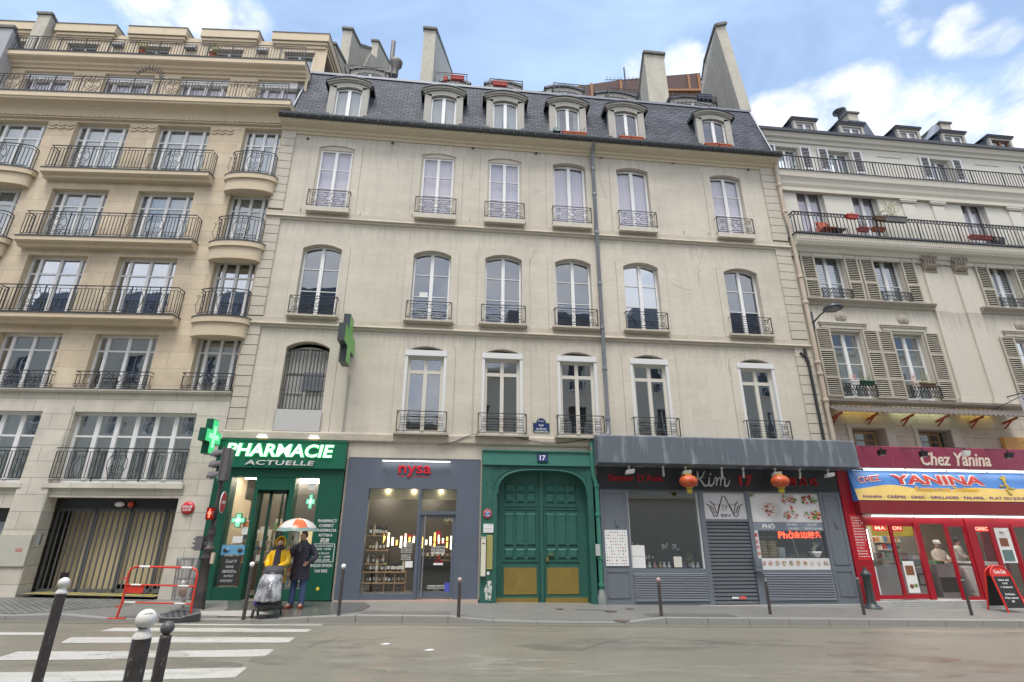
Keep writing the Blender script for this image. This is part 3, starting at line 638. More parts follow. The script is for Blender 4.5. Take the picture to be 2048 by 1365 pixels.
o = window(cb_, c, .2, 5.0, 1.24, 2.1, .18, (.3, .6), glass('glass_dusty', .10, tint=(.9,.9,.88)), mat('weathered_frame', (.5,.49,.45), .7, noise=(8,.5,(.34,.33,.3))), mull=.1, curtain=(M_curt, .97), label='old barred window with a grey panel closing its lower part'); [setattr(q, 'location', (0,-.10,0)) for q in o.children if q.name.startswith('curtain')]
g = MB()
for k in range(11): x = -.54+k*.108; g.bar((x,-.13,.0),(x,-.13,1.98),.02)
for z in (.02, .12, 1.15, 1.97): g.bar((-.58,-.13,z),(.58,-.13,z),.022)
for z in (.7, 1.75): g.bar((-.64,-.13,z),(-.54,-.13,z),.02); g.bar((.54,-.13,z),(.64,-.13,z),.02)
g.build('window_bars', M_iron, o)
g = MB(); g.box(-.08, .50, .0, 0.06, .72, 1.28); g.build('grey_pane_panel', mat('grey_panel', (.20,.215,.25), .5), o, (0,-.03,0))
g = MB(); g.box(-.63, .66, -.30, -.26, -.55, .08); g.box(-.64, -.62, -.30, -.18, -.55, .09); g.build('blank_panel', mat('grey_board', (.50,.49,.475), .6, noise=(1.5,.15,(.45,.45,.44))), o)
g = MB(); g.box(-.12, .09, .0, .003, 1.0, 1.17)
o2 = [q for q in cb_.children if q.name.startswith('window')]
pz = MB(); pz.box(-.36, -.10, -.004, 0, .88, 1.08); pz.build('paper_notice', mat('paper', (.72,.72,.70), .7), cb_, (CX[1], .19, 8.08))
# interiors: floors and a rear wall so the rooms read dark behind the glass
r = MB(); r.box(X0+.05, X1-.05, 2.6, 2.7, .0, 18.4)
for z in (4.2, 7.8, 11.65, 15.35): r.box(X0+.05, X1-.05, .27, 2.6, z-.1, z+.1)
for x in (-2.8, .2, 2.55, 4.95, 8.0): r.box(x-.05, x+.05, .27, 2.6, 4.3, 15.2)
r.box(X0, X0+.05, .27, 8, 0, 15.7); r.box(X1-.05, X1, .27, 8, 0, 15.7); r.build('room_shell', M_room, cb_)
# old repairs in the render
M_patch = mat('render_patch', (.60,.56,.475), .85, noise=[(2,.6,(.54,.50,.42)), (20,.3,(.66,.62,.53))], bump=(9,.3)); M_patch2 = mat('render_patch_dull', (.49,.455,.39), .85, noise=[(2,.6,(.56,.52,.44)), (20,.3,(.43,.40,.34))], bump=(9,.3))
for x0_, x1_, z0_, z1_, m_ in ((8.05,8.5,5.1,6.9,M_patch),(7.7,8.0,5.6,6.1,M_patch),(7.3,7.42,4.5,5.8,M_patch),(2.35,2.7,13.2,13.4,M_patch2)):
    rn = random.Random(int(x0_*10)); n_ = 14; cx_, cz_ = (x0_+x1_)/2, (z0_+z1_)/2; P_ = []
    for k in range(n_):
        a = 2*math.pi*k/n_; u, v = math.cos(a), math.sin(a); s_ = 1/max(abs(u), abs(v))*rn.uniform(.86,1.0); P_.append((cx_+u*s_*(x1_-x0_)/2, cz_+v*s_*(z1_-z0_)/2))
    b = MB(); b.prism_y(P_, -.0035, .003); b.build('plaster_patch', m_, cb_)
M_crk = mat('hairline_crack', (.25,.23,.19), .9)
for sx_, sz_, ln, di in ((-3.6,7.5,1.3,-1.3),(2.5,10.9,.9,-1.7),(4.9,14.2,1.1,-1.4),(8.4,11.2,1.5,-1.75),(7.2,9.9,.8,-.4),(-2.6,14.6,.9,-1.2),(8.9,7.2,.9,-1.5),(.25,14.4,.8,-1.6)):
    rn = random.Random(int(sx_*7+sz_)); p = Vector((sx_, -.002, sz_)); b = MB(); pts = [tuple(p)]; a = di
    for k in range(9): a = di+rn.uniform(-.6,.6); p = p+Vector((math.cos(a), 0, math.sin(a)))*ln/9; pts.append(tuple(p))
    b.tube(pts, .0045, 3, 0, False); b.build('crack', M_crk, cb_)
# small iron anchors under the cornice
for (px, py) in ((616,279),(785.5,287.5),(946,298),(1072,308.5),(1203,317),(1346,327),(1496,341)):
    x, z = FC.at(px, py, 0); b = MB(); b.bar((-.05,-.02,.0),(.05,-.02,.02),.025); b.bar((0,-.03,-.05),(.0,-.03,.06),.022); b.bar((0,0,0),(0,-.08,-.02),.02); b.build('wall_anchor', M_iron, cb_, (x,0,z))
b = MB()
for px, py in ((601,422),(660,426),(720,431),(824,433),(939,442),(1051,449),(1314,463),(1367,466),(1417,469),(1506,477)):
    x, z = FC.at(px, py, -.02); b.bar((x,-.03,z-.03),(x+.01,-.05,z+.06),.016)
b.build('wire_stub', M_iron, cb_)
# party walls and chimney walls rising behind the mansard
def fin(name, X, px, thick, side, label=None, lo=18.3, capw=.05, m=None):
    """wall running back from the street at x=X; its top edge is measured in the plane of the face we see, then closed down to lo"""
    P = [atx(a, b, X) for a, b in px]
    prof = P+[(P[-1][0], lo), (P[0][0], lo)]
    b = MB(); x0, x1 = (X, X+thick) if side > 0 else (X-thick, X)
    b.prism_x(prof, x0, x1)
    for p, q in zip(P, P[1:]):
        d = Vector((0, q[0]-p[0], q[1]-p[1])); n_ = Vector((0, -d.z, d.y)).normalized()*.14
        b.hexa([(x0-capw,p[0],p[1]),(x1+capw,p[0],p[1]),(x1+capw,q[0],q[1]),(x0-capw,q[0],q[1]),
                (x0-capw,p[0]+n_.y,p[1]+n_.z),(x1+capw,p[0]+n_.y,p[1]+n_.z),(x1+capw,q[0]+n_.y,q[1]+n_.z),(x0-capw,q[0]+n_.y,q[1]+n_.z)], 1)
    p = P[0]; b.box(x0-capw, x1+capw, p[0]-.1, p[0]+.12, p[1]-.0, p[1]+.13, 1)
    o = b.build(name, [m or M_conc, M_cap], cb_)
    if label: o['label'] = label
    return o
fin('chimney_wall', -1.72, ((872,62),(888,104),(905,150)), .55, -1)
fin('chimney_wall', 7.95, ((1288,108),(1283,150),(1278,206)), .95, 1)
# tall tapering gable wall at the right
b = MB()
def p3(px, py, Y): x, z = FC.at(px, py, Y); return (x, Y, z)
fr = [p3(1482,222,1.0), p3(1503,222,1.0), p3(1450,50,1.0), p3(1431,54,1.0)]
bk = [p3(1398,222,4.2), p3(1503,222,4.2), p3(1450,52,2.0), p3(1409,126,4.2)]
b.poly(fr, 0); b.poly([bk[0], fr[0], fr[3], (bk[3])], 0)
b.poly([fr[1], (fr[1][0],5,fr[1][2]), (fr[2][0],3,fr[2][2]), fr[2]], 0)
b.poly([fr[3], fr[2], (fr[2][0],3,fr[2][2]), bk[3]], 1)
def rib(p, q, r_, mi): b.tube([p, q], r_, 4, mi, False)
rib((fr[3][0]-.02,.95,fr[3][2]), (bk[3][0],bk[3][1],bk[3][2]), .10, 1); rib((fr[3][0],.96,fr[3][2]+.04), (fr[2][0]+.04,.96,fr[2][2]+.04), .10, 1)
q0 = p3(1409,128,4.2); q1 = p3(1404,160,6.5); q2 = p3(1400,222,6.5); b.poly([q0, q1, q2, bk[0]], 0); rib(q0, q1, .08, 1)
b.build('gable_wall', [M_conc, M_cap], cb_)['label'] = 'tallest tapering chimney wall with dark coping and mossy streaks'
# party wall towards the left building, in three rising steps
fin('party_wall', -6.15, ((646,137),(660,160)), .45, -1, lo=17.0)
fin('party_wall', -6.05, ((671,92),(687,122),(703,153)), .45, -1, lo=17.5)
fin('party_wall', -5.95, ((705,62),(720,93),(743,100)), .45, -1)
fin('party_wall', -5.85, ((757,85),(773,117),(789,152)), .40, -1)
b = MB(); P_ = [atx(a, c_, -5.83) for a, c_ in ((740,95),(757,110),(789,150),(803,172),(700,172))]; b.prism_x([(y+.4,z) for y,z in P_], -6.3, -5.83); b.build('party_wall', M_conc, cb_)
# set-back attic storey: arched dormer heads and small balconies on the edge of the mansard
_AY = 2.3
aw = MB(); aw.box(-5.6, 11.6, _AY+.5, _AY+.6, 18.6, 19.6); aw.box(-5.6, 11.6, 6, 6.1, 18.6, 19.4); aw.build('attic_wall', M_slate, cb_)
def attic_dormer(x0p, x1p, ytop, name='attic_dormer', Y=1.55):
    xa, za = FC.at(x0p, ytop, Y); xb, zb = FC.at(x1p, ytop+ (x1p-x0p)*.09, Y); c = (xa+xb)/2; hw = (xb-xa)/2; zt = (za+zb)/2
    b = MB(); z0 = 18.6
    A = arc(c-hw, c+hw, zt-.22, .20, 10); I = arc(c-hw+.30, c+hw-.30, zt-.42, .12, 10); J = arc(c-hw+.08, c+hw-.08, zt-.30, .18, 10)
    for k in range(10): b.prism_y([J[k], J[k+1], A[k+1], A[k]], Y-.08, Y+1.4, 1); b.prism_y([I[k], I[k+1], J[k+1], J[k]], Y, Y+.1, 0)
    for s_ in (-1, 1):
        b.prism_y([(c+s_*(hw-.08), z0), (c+s_*(hw-.30), z0), (c+s_*(hw-.30), zt-.42), (c+s_*(hw-.08), zt-.30)], Y, Y+.1, 0)
        b.box(c+s_*hw, c+s_*(hw-.06), Y, Y+1.4, z0, zt-.22, 2)
    o = b.build(name, [M_dorm, M_zincd, M_slate], cb_)
    f = window(o, c, Y+.06, z0, 2*hw-.6, zt-.42+.12-z0, .12, (), M_pane_top, M_white, mull=.1); flatten(f)
    return c, hw, zt
for a, c_, t in ((700,782,131),(878,943,155),(968,1046,159),(1088,1172,168),(1187,1275,179),(1335,1432,189)):
    attic_dormer(a, c_, t)
def attic_rail(pl, pr2, ytl, ytr, Y=.95):
    xa, za = FC.at(pl, ytl, Y); xb, zb = FC.at(pr2, ytr, Y); zt = (za+zb)/2; z0 = 18.7; g = MB()
    g.tube([(xa,Y+.5,zt),(xa,Y,zt),(xb,Y,zt),(xb,Y+.5,zt)], .02, 4, 0, False); g.tube([(xa,Y+.5,zt-.12),(xa,Y,zt-.12),(xb,Y,zt-.12),(xb,Y+.5,zt-.12)], .012, 4, 0, False)
    n = max(5, int((xb-xa)/.19))
    for k in range(n+1): x = xa+(xb-xa)*k/n; g.bar((x,Y,z0),(x,Y,zt),.018)
    for x in (xa, xb): g.bar((x,Y+.25,z0),(x,Y+.25,zt),.02); g.bar((x,Y+.5,z0),(x,Y+.5,zt),.03); g.bar((x,Y,z0),(x,Y,zt+.02),.04)
    g.build('attic_railing', M_iron, cb_); return xa, xb, zt, Y
AR = [attic_rail(*q) for q in ((689,770,129,137),(870,934,143.5,150),(980,1045,158,163),(1108,1170,165.5,172),(1217,1279,176,181),(1345,1432,188,194))]
# rain pipes
x, z = FC.at(1183,281,-.12); xp = 4.63
b = MB(); b.tube([(xp,-.46,15.34),(xp,-.34,15.2),(xp,-.18,15.1),(xp,-.12,15.0),(xp,-.12,5.0),(xp,-.12,4.62),(xp-.05,-.16,4.55),(xp-.25,-.2,4.5)], .062, 10)
for zz in (14.3,13.2,11.6,9.6,8.0,6.6,5.0): b.lathe([(.075,0),(.08,.02),(.08,.08),(.075,.1)], (xp,-.12,zz), 10)
b.build('downpipe', M_zinc, cb_)['label'] = 'grey zinc rain pipe running down between the fourth and fifth window columns'
M_pipeb = mat('beige_pipe', (.50,.43,.34), .6, noise=[(1.5,.5,(.45,.3,.2),(1,1,.5)), (8,.4,(.58,.53,.45))])
b = MB(); xq = 11.98; b.tube([(xq-.12,-.42,15.6),(xq-.08,-.2,15.3),(xq-.08,-.12,15.0),(xq-.1,-.12,13.0),(xq,-.12,12.4),(xq,-.12,4.55)], .075, 10)
for zz in (14.2,13.0,10.3,9.3,7.1,6.7,5.8): b.lathe([(.09,0),(.1,.02),(.1,.09),(.09,.11)], (xq-(.09 if zz > 12.6 else 0),-.12,zz), 10)
b.build('downpipe', M_pipeb, cb_)['label'] = 'stained beige pipe at the right corner'
b = MB(); b.tube([(11.45,-.05,7.5),(11.62,-.09,7.36),(11.66,-.10,7.2),(11.66,-.10,4.45)], .05, 6); b.box(11.58,11.66,-.12,-.04,7.2,7.65); b.build('cable_duct', M_iron, cb_)
b = MB(); 
for dx in (-.02, .03): b.tube([(-3.27+dx,-.02,6.2),(-3.27+dx,-.02,4.45)], .014, 5)
b.build('sign_conduit', mat('conduit', (.45,.44,.4), .6), cb_)
b = MB(); b.tube([(-.5,-.13,4.12),(-.3,-.13,4.15),(0,-.14,4.25),(.3,-.14,4.40),(.65,-.14,4.5)], .012, 4); pts = [(1.8+.18*i, -.14, 4.40-.13*math.sin(math.pi*i/12)) for i in range(13)]; b.tube(pts, .011, 4); b.tube([(.5,-.01,7.7),(.5,-.01,4.4)], .006, 4); b.build('facade_cable', M_iron, cb_)
# rear roof under rust-brown sheeting
rb = thing('rear_building', 'rust-brown sheeted roof with orange timbers rising behind the mansard, beside the chimney walls', 'building', (0,0,0))
pts = [p3(1038,188,9), p3(1120,178,9), p3(1240,160,9), p3(1400,146,9), p3(1412,225,9), p3(1038,225,9)]
b = MB(); top = [(x,y,z) for x,y,z in pts[:4]]
for p, q in zip(top, top[1:]):
    b.quad((p[0],9,17),(q[0],9,17),q,p,0); b.quad(p,q,(q[0],15,q[2]-1.0),(p[0],15,p[2]-1.0),0)
b.build('roof', mat('rust_sheet', (.065,.034,.034), .7, noise=(3,.5,(.11,.05,.04))), rb)
b = MB()
for px, py in ((1158,172),(1182,168),(1240,160),(1375,150),(1395,150)): x,_,z = p3(px,py,8.95); b.hexa([(x-.05,8.9,z-2.4),(x+.07,8.9,z-2.4),(x+.07,9.3,z-2.4),(x-.05,9.3,z-2.4),(x-.05,8.9,z+.02),(x+.09,8.9,z+.02),(x+.09,9.3,z+.02),(x-.05,9.3,z+.02)])
x,_,z = p3(1335,181,8.8); b.hexa([(x-.2,8.7,z-.15),(x+3.2,8.7,z+.25),(x+3.2,8.9,z+.25),(x-.2,8.9,z-.15),(x-.2,8.7,z),(x+3.2,8.7,z+.42),(x+3.2,8.9,z+.42),(x-.2,8.9,z)])
b.build('timber_beam', mat('orange_timber', (.30,.13,.05), .6, noise=(4,.5,(.20,.085,.035))), rb)
# aerials
an = thing('rooftop_aerial', 'thin television aerial standing behind the roof left of the middle chimney wall', 'aerial', p3(1255,215,3))
x,_,z = an.location; b = MB(); _,zt = FC.at(1255,136,3); b.bar((0,0,0),(0,0,zt-z),.05); zz = FC.at(1255,161,3)[1]-z; b.bar((-1.0,0,zz-.1),(.7,0,zz+.1),.02)
for k in range(9): b.bar((-.9+k*.18,-.15,zz-.05+.02*k),(-.9+k*.18,.15,zz+.02*k),.014)
b.build('mast', M_iron, an)
# flue and cowl behind the left party walls
x,y,z = p3(779,160,6); fl = tag((lambda b: (b.lathe([(.17,0),(.17,2.0)], n=12), b.build('metal_flue', mat('old_flue', (.2,.19,.18), .6, .3), None, (x,y,z)))[1])(MB()), 'straight grey flue pipe standing up against the sky behind the left party walls', 'flue')
fl.scale = (.7,.7,(p3(783,84,6)[2]-z)/2.0)
x,y,z = p3(789,152,6); b = MB(); b.lathe([(.18,0),(.18,.5),(.34,.75),(.36,.95),(.30,1.02),(.1,1.04)], n=12); tag(b.build('chimney_cowl', mat('old_flue', (.2,.19,.18)), None, (x,y,z)), 'squat metal chimney cowl just right of the straight flue pipe', 'cowl')
# ---------------- things on the sills, the gutter and the small balconies
def leaves(mb, c, r, n, s, mi=0, zs=1.0, rnd=random):
    for _ in range(n):
        v = Vector((rnd.gauss(0,1), rnd.gauss(0,1), rnd.gauss(0,1))).normalized()*r*(rnd.random()**.45); p = Vector(c)+Vector((v.x, v.y, v.z*zs))
        u = Vector((rnd.gauss(0,1), rnd.gauss(0,1), rnd.gauss(0,1))).normalized(); w_ = u.orthogonal().normalized(); a = s*rnd.uniform(.6,1.3)
        mb.quad(p-u*a, p+w_*a*.45, p+u*a, p-w_*a*.45, mi)
def planter(label, x, y, z, w, col=None, plant=1, group=None, h=.15, leafm=None, hang=0, seed=1, name='window_box', cat='planter'):
    rnd = random.Random(seed); t = thing(name, label, cat, (x, y, z), 0, group)
    b = MB(); a = w/2; b.hexa([(-a*.92,-.06,0),(a*.92,-.06,0),(a*.92,.06,0),(-a*.92,.06,0),(-a,-.085,h),(a,-.085,h),(a,.085,h),(-a,.085,h)]); b.box(-a-.012, a+.012, -.097, .097, h-.03, h+.004); b.build('box', col or M_terra, t)
    if plant:
        b = MB(); n = int(40*plant*w/.5)
        leaves(b, (0,0,h+.05), w*.34, n, .035, 0, .5, rnd)
        for k in range(int(5*plant)):
            xx = rnd.uniform(-a*.8, a*.8); hh = rnd.uniform(.08,.26)*plant; b.bar((xx,0,h),(xx+rnd.uniform(-.06,.06),rnd.uniform(-.04,.04),h+hh),.008); leaves(b, (xx,0,h+hh), .05, 6, .03, 0, 1, rnd)
        b.build('plant', leafm or M_leaf, t)
    return t
def on(px, py, Y): x, z = FC.at(px, py, Y); return x, z
gb = 'terracotta boxes on the dormer sills'
for k, (l_, a, pl, pw, s_) in enumerate((('empty terracotta box on the sill of the dormer left of the rain pipe', 1135.5, 0, .42, 1), ('terracotta box with a leafy plant on the dormer left of the rain pipe', 1160, 1.0, .48, 2),
        ('terracotta box with low green plants, left one of the fifth dormer', 1250, .8, .44, 3), ('terracotta box right of its twin on the fifth dormer', 1274, .5, .46, 4),
        ('tipped pale terracotta box on the rightmost dormer sill', 1423, .1, .56, 5), ('terracotta box with bushy plants at the far right dormer', 1451, 1.0, .48, 6))):
    yb = {0:269,1:272,2:278.5,3:280,4:293,5:297}[k]
    x, z = on(a, yb, -.42); t = planter(l_, x, -.42, 15.50, pw, None, pl, gb, .17, seed=s_)
    if k == 4: t.rotation_euler = (0, R_(-6), 0)
x, z = on(1113, 268, -.4); b = MB(); b.lathe([(.13,-.13),(.15,.13)], n=12); o = b.build('plant_pot', M_dgreen, None, (x,-.42,15.65)); o.rotation_euler = (R_(70),0,0); tag(o, 'round dark green pot lying on its side at the fourth dormer', 'plant pot')
for l_, a, py, pw, rr in (('long red box hung on the second attic balcony rail', 915, 158, .52, 1), ('red box hung on the third attic balcony rail, with two dark pots', 1000, 170, .6, 2)):
    x, z = FC.at(a, py, .85); planter(l_, x, .86, z-.05, pw, mat('red_plastic', (.45,.06,.05), .5), .3, 'red boxes on the attic balcony rails', .16, seed=rr)
x, z = FC.at(891, 158, .85); b = MB(); b.lathe([(.07,0),(.1,.2)], n=10); tag(b.build('hanging_pot', MATS['red_plastic'], None, (x,.86,z-.12)), 'small dark red pot hung left of the long red box on the attic rail', 'plant pot')
x, z = FC.at(1258, 192, 1.3); b = MB(); 
b.lathe([(.02,0),(.15,.03),(.22,.12),(.20,.14)], n=14); b.box(-.2,.2,-.15,.15,-.3,-.25); tag(b.build('satellite_dish', M_black, None, (x,1.3,18.95)), 'dark round dish on the fifth attic balcony', 'dish')
x, z = FC.at(1408, 199, 1.1); b = MB(); b.box(-.32,.32,-.1,.1,-.12,.12); b.box(-.3,.3,-.11,.09,.121,.15); tag(b.build('balcony_trunk', mat('navy_plastic', (.03,.035,.07), .5), None, (x,1.05,z)), 'dark blue long box on the rightmost attic balcony', 'storage box')
# ================================================================ left building (its front turns back from the street line by a few degrees)
LB = thing('apartment_building', 'ochre limestone building on the left with rounded and long iron balconies above a garage', 'building', (-6.47,0,0), -R_(3.7))
LX0 = -22.0; LX1 = -.06
colsL = [(-15.52,-13.69),(-12.74,-10.91),(-9.96,-8.13),(-7.18,-5.35),(-4.4,-2.57),(-1.40,-.10)]
H = []
for lv, (zb, zt) in enumerate(((5.56,7.30),(7.86,9.92),(10.42,12.41),(13.0,15.17))):
    for a, b_ in colsL: H.append((a, b_, zb, zt))
HA = [(-4.33,-.93,2.95,4.92),(-8.6,-5.2,2.95,4.92),(-13,-9.5,2.95,4.92)]
HG = [(-4.36,-.93,-.2,2.58),(-8.6,-5.25,-.2,2.3),(-13,-9.5,-.2,2.3)]
w = MB(); w.wall(LX0, LX1, 5.5, 15.4, H, 0, .34, 0, 1); w.build('upper_wall', [M_lime, M_lime_s], LB)
w = MB(); w.wall(LX0, LX1, -1, 5.5, HA+HG, -.02, .34, 0, 0); 
for a, b_ in ((-5.2,-4.36),(-9.5,-8.6),(-.93,-.12)):
    if b_ < -.5: w.hexa([(a,-.16,-.4),(b_,-.16,-.4),(b_,-.0,-.4),(a,-.0,-.4),(a+.02,-.05,5.05),(b_-.02,-.05,5.05),(b_,-.0,5.05),(a,-.0,5.05)])
w.build('ground_wall', M_limegrey, LB)
b = MB(); b.prism_x([(.05,5.47),(-.10,5.47),(-.14,5.52),(-.14,5.56),(.05,5.58)], LX0, LX1, 0); b.prism_x([(.05,5.585),(-.15,5.565),(-.15,5.58),(.05,5.60)], LX0, LX1, 1); b.build('ledge', [M_limegrey, M_zincd], LB)
b = MB(); b.box(-4.55,-.85,-.12,.1,2.82,2.94); b.box(-8.8,-5.1,-.12,.1,2.82,2.94); b.build('sill', M_limegrey, LB)
# curved cornices, balcony slabs
def slab(x0, x1, zt, dep, name='balcony', under=True, m=M_lime_s):
    b = MB(); b.prism_x([(.05,zt-.30),(-dep*.55,zt-.30),(-dep*.62,zt-.22),(-dep*.9,zt-.19),(-dep,zt-.16),(-dep,zt-.02),(.05,zt-.02)], x0, x1, 0)
    b.prism_x([(.05,zt-.018),(-dep-.02,zt-.025),(-dep-.02,zt),(.05,zt+.006)], x0-.02, x1+.02, 1); return b.build(name, [m, M_zincd], LB)
def orn_hex(g, cx, y, z0, z1, w_):
    zz = z1-z0; a = w_/2
    for s_ in (-1,1):
        g.tube([(cx+s_*a*.45,y,z1),(cx+s_*a,y,z0+zz*.62),(cx+s_*a,y,z0+zz*.42),(cx+s_*a*.5,y,z0)],.010,4,0,False)
        spiral(g, cx+s_*a*.38, z0+zz*.72, a*.36, 1.2, y, .009, s_, 1, 9); spiral(g, cx+s_*a*.42, z0+zz*.40, a*.40, 1.2, y, .009, s_, -1, 9); spiral(g, cx+s_*a*.32, z0+zz*.16, a*.28, 1.1, y, .009, s_, 1, 8)
    g.bar((cx,y,z0),(cx,y,z1),.016)
def orn_thin(g, cx, y, z0, z1):
    zz = z1-z0
    for s_ in (-1,1):
        g.tube([(cx+s_*.03,y,z0),(cx+s_*.11,y,z0+zz*.35),(cx+s_*.05,y,z0+zz*.72)],.008,4,0,False); spiral(g, cx+s_*.06, z0+zz*.78, .055, 1.1, y, .008, s_, 1, 8)
def rail_run(g, pts, z0, z1, hexes=(), thins=(), post=.9):
    """a railing along a plan line pts [(x,y)]; ornaments at distances along it"""
    L = [0]
    for p, q in zip(pts, pts[1:]): L.append(L[-1]+math.hypot(q[0]-p[0], q[1]-p[1]))
    tot = L[-1]
    def P(d):
        d = max(0, min(tot, d))
        for i in range(len(pts)-1):
            if d <= L[i+1]+1e-9: t = (d-L[i])/max(1e-9, L[i+1]-L[i]); return pts[i][0]+t*(pts[i+1][0]-pts[i][0]), pts[i][1]+t*(pts[i+1][1]-pts[i][1])
        return pts[-1]
    for z, r in ((z1,.018),(z1-.10,.010),(z0+.10,.010),(z0+.04,.012)): g.tube([(x,y,z) for x,y in pts], r, 4, 0, False)
    n = max(1, round(tot/.105)); occ = [(h-.29, h+.29) for h in hexes]+[(t-.13, t+.13) for t in thins]
    for k in range(n+1):
        d = tot*k/n
        if any(a < d < b_ for a, b_ in occ): continue
        x, y = P(d); g.bar((x,y,z0+.10),(x,y,z1-.10 if k % 9 else z1),.015)
    m = max(1, round(tot/post))
    for k in range(m+1): x, y = P(tot*k/m); g.bar((x,y,z0),(x,y,z1),.026)
    for h in hexes: x, y = P(h); orn_hex(g, x, y, z0+.06, z1-.03, .52)
    for t in thins: x, y = P(t); orn_thin(g, x, y, z0+.10, z1-.10)
RH = .90
for k, zt in enumerate((7.83, 10.42, 13.0)):
    for c0, c1 in ((3,4),(0,1)):
        xa, xb = colsL[c0][0]-.28, colsL[c1][1]+.52
        o = slab(xa, xb, zt, .36); o['label'] = 'long straight balcony across two windows, '+('lowest','middle','top')[k]+' of its stack'
        g = MB(); W_ = xb-xa-.12
        rail_run(g, [(xa+.06,0),(xa+.06,-.31),(xb-.06,-.31),(xb-.06,0)], zt, zt+RH, [.31+1.05, .31+W_-1.25], [.31+1.95, .31+W_*.62, .31+W_-.35])
        g.build('railing', M_iron, o)
    for cx, wd in ((-.75,1.45),(-9.05,2.3)):       # rounded ones
        hw = .82 if cx < -5 else .80; a0, a1 = (cx-1.22, cx+1.22) if cx < -5 else (-1.63, .1)
        cxx = (a0+a1)/2; hw = (a1-a0)/2
        pl = [(cxx-hw*math.cos(math.pi*i/14)*1.0, -.10-.30*math.sin(math.pi*i/14)**.9) for i in range(15)]
        b = MB(); o_ = [(x, y) for x, y in pl]+[(a1, .05), (a0, .05)]; b.prism_z(o_, zt-.20, zt-.02, 0)
        ins = [(cxx+(x-cxx)*.93, y*.85) for x, y in pl]+[(cxx+hw*.93,.05),(cxx-hw*.93,.05)]; b.prism_z(ins, zt-.62, zt-.20, 0)
        b.prism_z([(cxx+(x-cxx)*1.02, y*1.04) for x, y in pl]+[(a1+.02,.05),(a0-.02,.05)], zt-.02, zt+.005, 1)
        o = b.build('rounded_balcony', [M_lime_s, M_zincd], LB)
        g = MB(); pr_ = [(cxx+(x-cxx)*.9, y*.92) for x, y in pl if abs(x-cxx) < hw*.97]; pr_ = [(pr_[0][0], .0)]+pr_+[(pr_[-1][0], 0)]
        rail_run(g, pr_, zt, zt+RH, [.3+hw*.92] if cx > -5 else [1.3], [.25], .7); g.build('railing', M_iron, o)
# great cove and the sixth floor balcony
b = MB(); prof = [(.05,15.36),(-.06,15.36),(-.08,15.42),(-.10,15.5),(-.14,15.58),(-.22,15.66),(-.33,15.71),(-.44,15.73),(-.46,15.75),(-.46,15.80),(-.50,15.82),(-.50,16.02),(.6,16.02)]
b.prism_x(prof, LX0, LX1+.3, 0); b.prism_x([(.05,16.022),(-.52,16.01),(-.52,16.04),(.05,16.045)], LX0, LX1+.3, 1); o = b.build('cove_cornice', [M_lime_s, M_zincd], LB)
b = MB(); x = LX0
while x < LX1: b.box(x, x+.09, -.13, 0, 15.32, 15.37); x += .16
b.box(LX0, LX1, -.10, 0, 15.27, 15.30); b.build('dentil_band', M_lime_s, LB)
g = MB(); rail_run(g, [(LX0+5,-.42),(LX1+.1,-.42)], 16.04, 16.04+.78, [17-.06-d for d in (1.1,3.9,6.65,9.4)], [17-.06-d for d in (.35,2.1,2.9,4.9,5.6,7.6,8.5,10.4)]); g.build('long_railing', M_iron, LB)
b = MB(); YF = .4
colsF = [(-15.5,-13.7),(-12.9,-11.05),(-10.1,-8.3),(-7.18,-5.36),(-4.42,-2.6),(-1.55,.2)]
b.wall(LX0, .3, 16.0, 18.2, [(a,c_,15.95,17.84) for a,c_ in colsF], YF, .3, 0, 0); b.build('sixth_floor_wall', M_lime_s, LB)
# zig-zag and wave ornament between the windows
b = MB()
def zig(x0, x1, z, y, amp, n, th=.02, wave=False):
    pts = []
    for i in range(n*4+1):
        t = i/(n*4); 
        zz = z+(amp*abs(math.sin(t*n*math.pi)) if wave else amp*(1-abs((t*n*2)%2-1)))
        pts.append((x0+(x1-x0)*t, y, zz))
    b.tube(pts, th, 4, 0, False)
for (a, c_), (d, e) in zip(colsF, colsF[1:]): zig(c_+.06, d-.06, 17.55, YF-.01, -.10, 4); zig(c_+.06, d-.06, 17.74, YF-.01, -.06, 5, wave=True)
for (a, c_), (d, e) in zip(colsL, colsL[1:]): 
    if d > -1.5: d = -1.75
    zig(c_+.04, d-.02, 15.06, -.02, -.07, 3, .022, True); zig(c_+.04, d-.02, 14.93, -.02, -.07, 3, .022, True)
b.build('relief_ornament', M_lime_s, LB)
# upper cornice, seventh floor set back, attic blocks
YG = 1.2
b = MB(); b.prism_x([(.5,17.95),(.34,17.95),(.30,18.02),(.22,18.06),(.2,18.14),(.06,18.20),(.02,18.24),(.02,18.42),(1.3,18.42)], LX0, .25, 0); b.prism_x([(1.3,18.42),(.0,18.425),(.0,18.45),(1.3,18.45)], LX0, .27, 1); b.build('upper_cornice', [M_lime_s, M_zincd], LB)
g = MB(); rail_run(g, [(LX0+5,.08),(.15,.08)], 18.45, 18.45+.74); g.build('upper_railing', M_iron, LB)
blk = [(-15.7,-13.3),(-12.95,-10.6),(-10.35,-7.98),(-7.5,-5.18),(-4.6,-2.3),(-1.75,.55)]
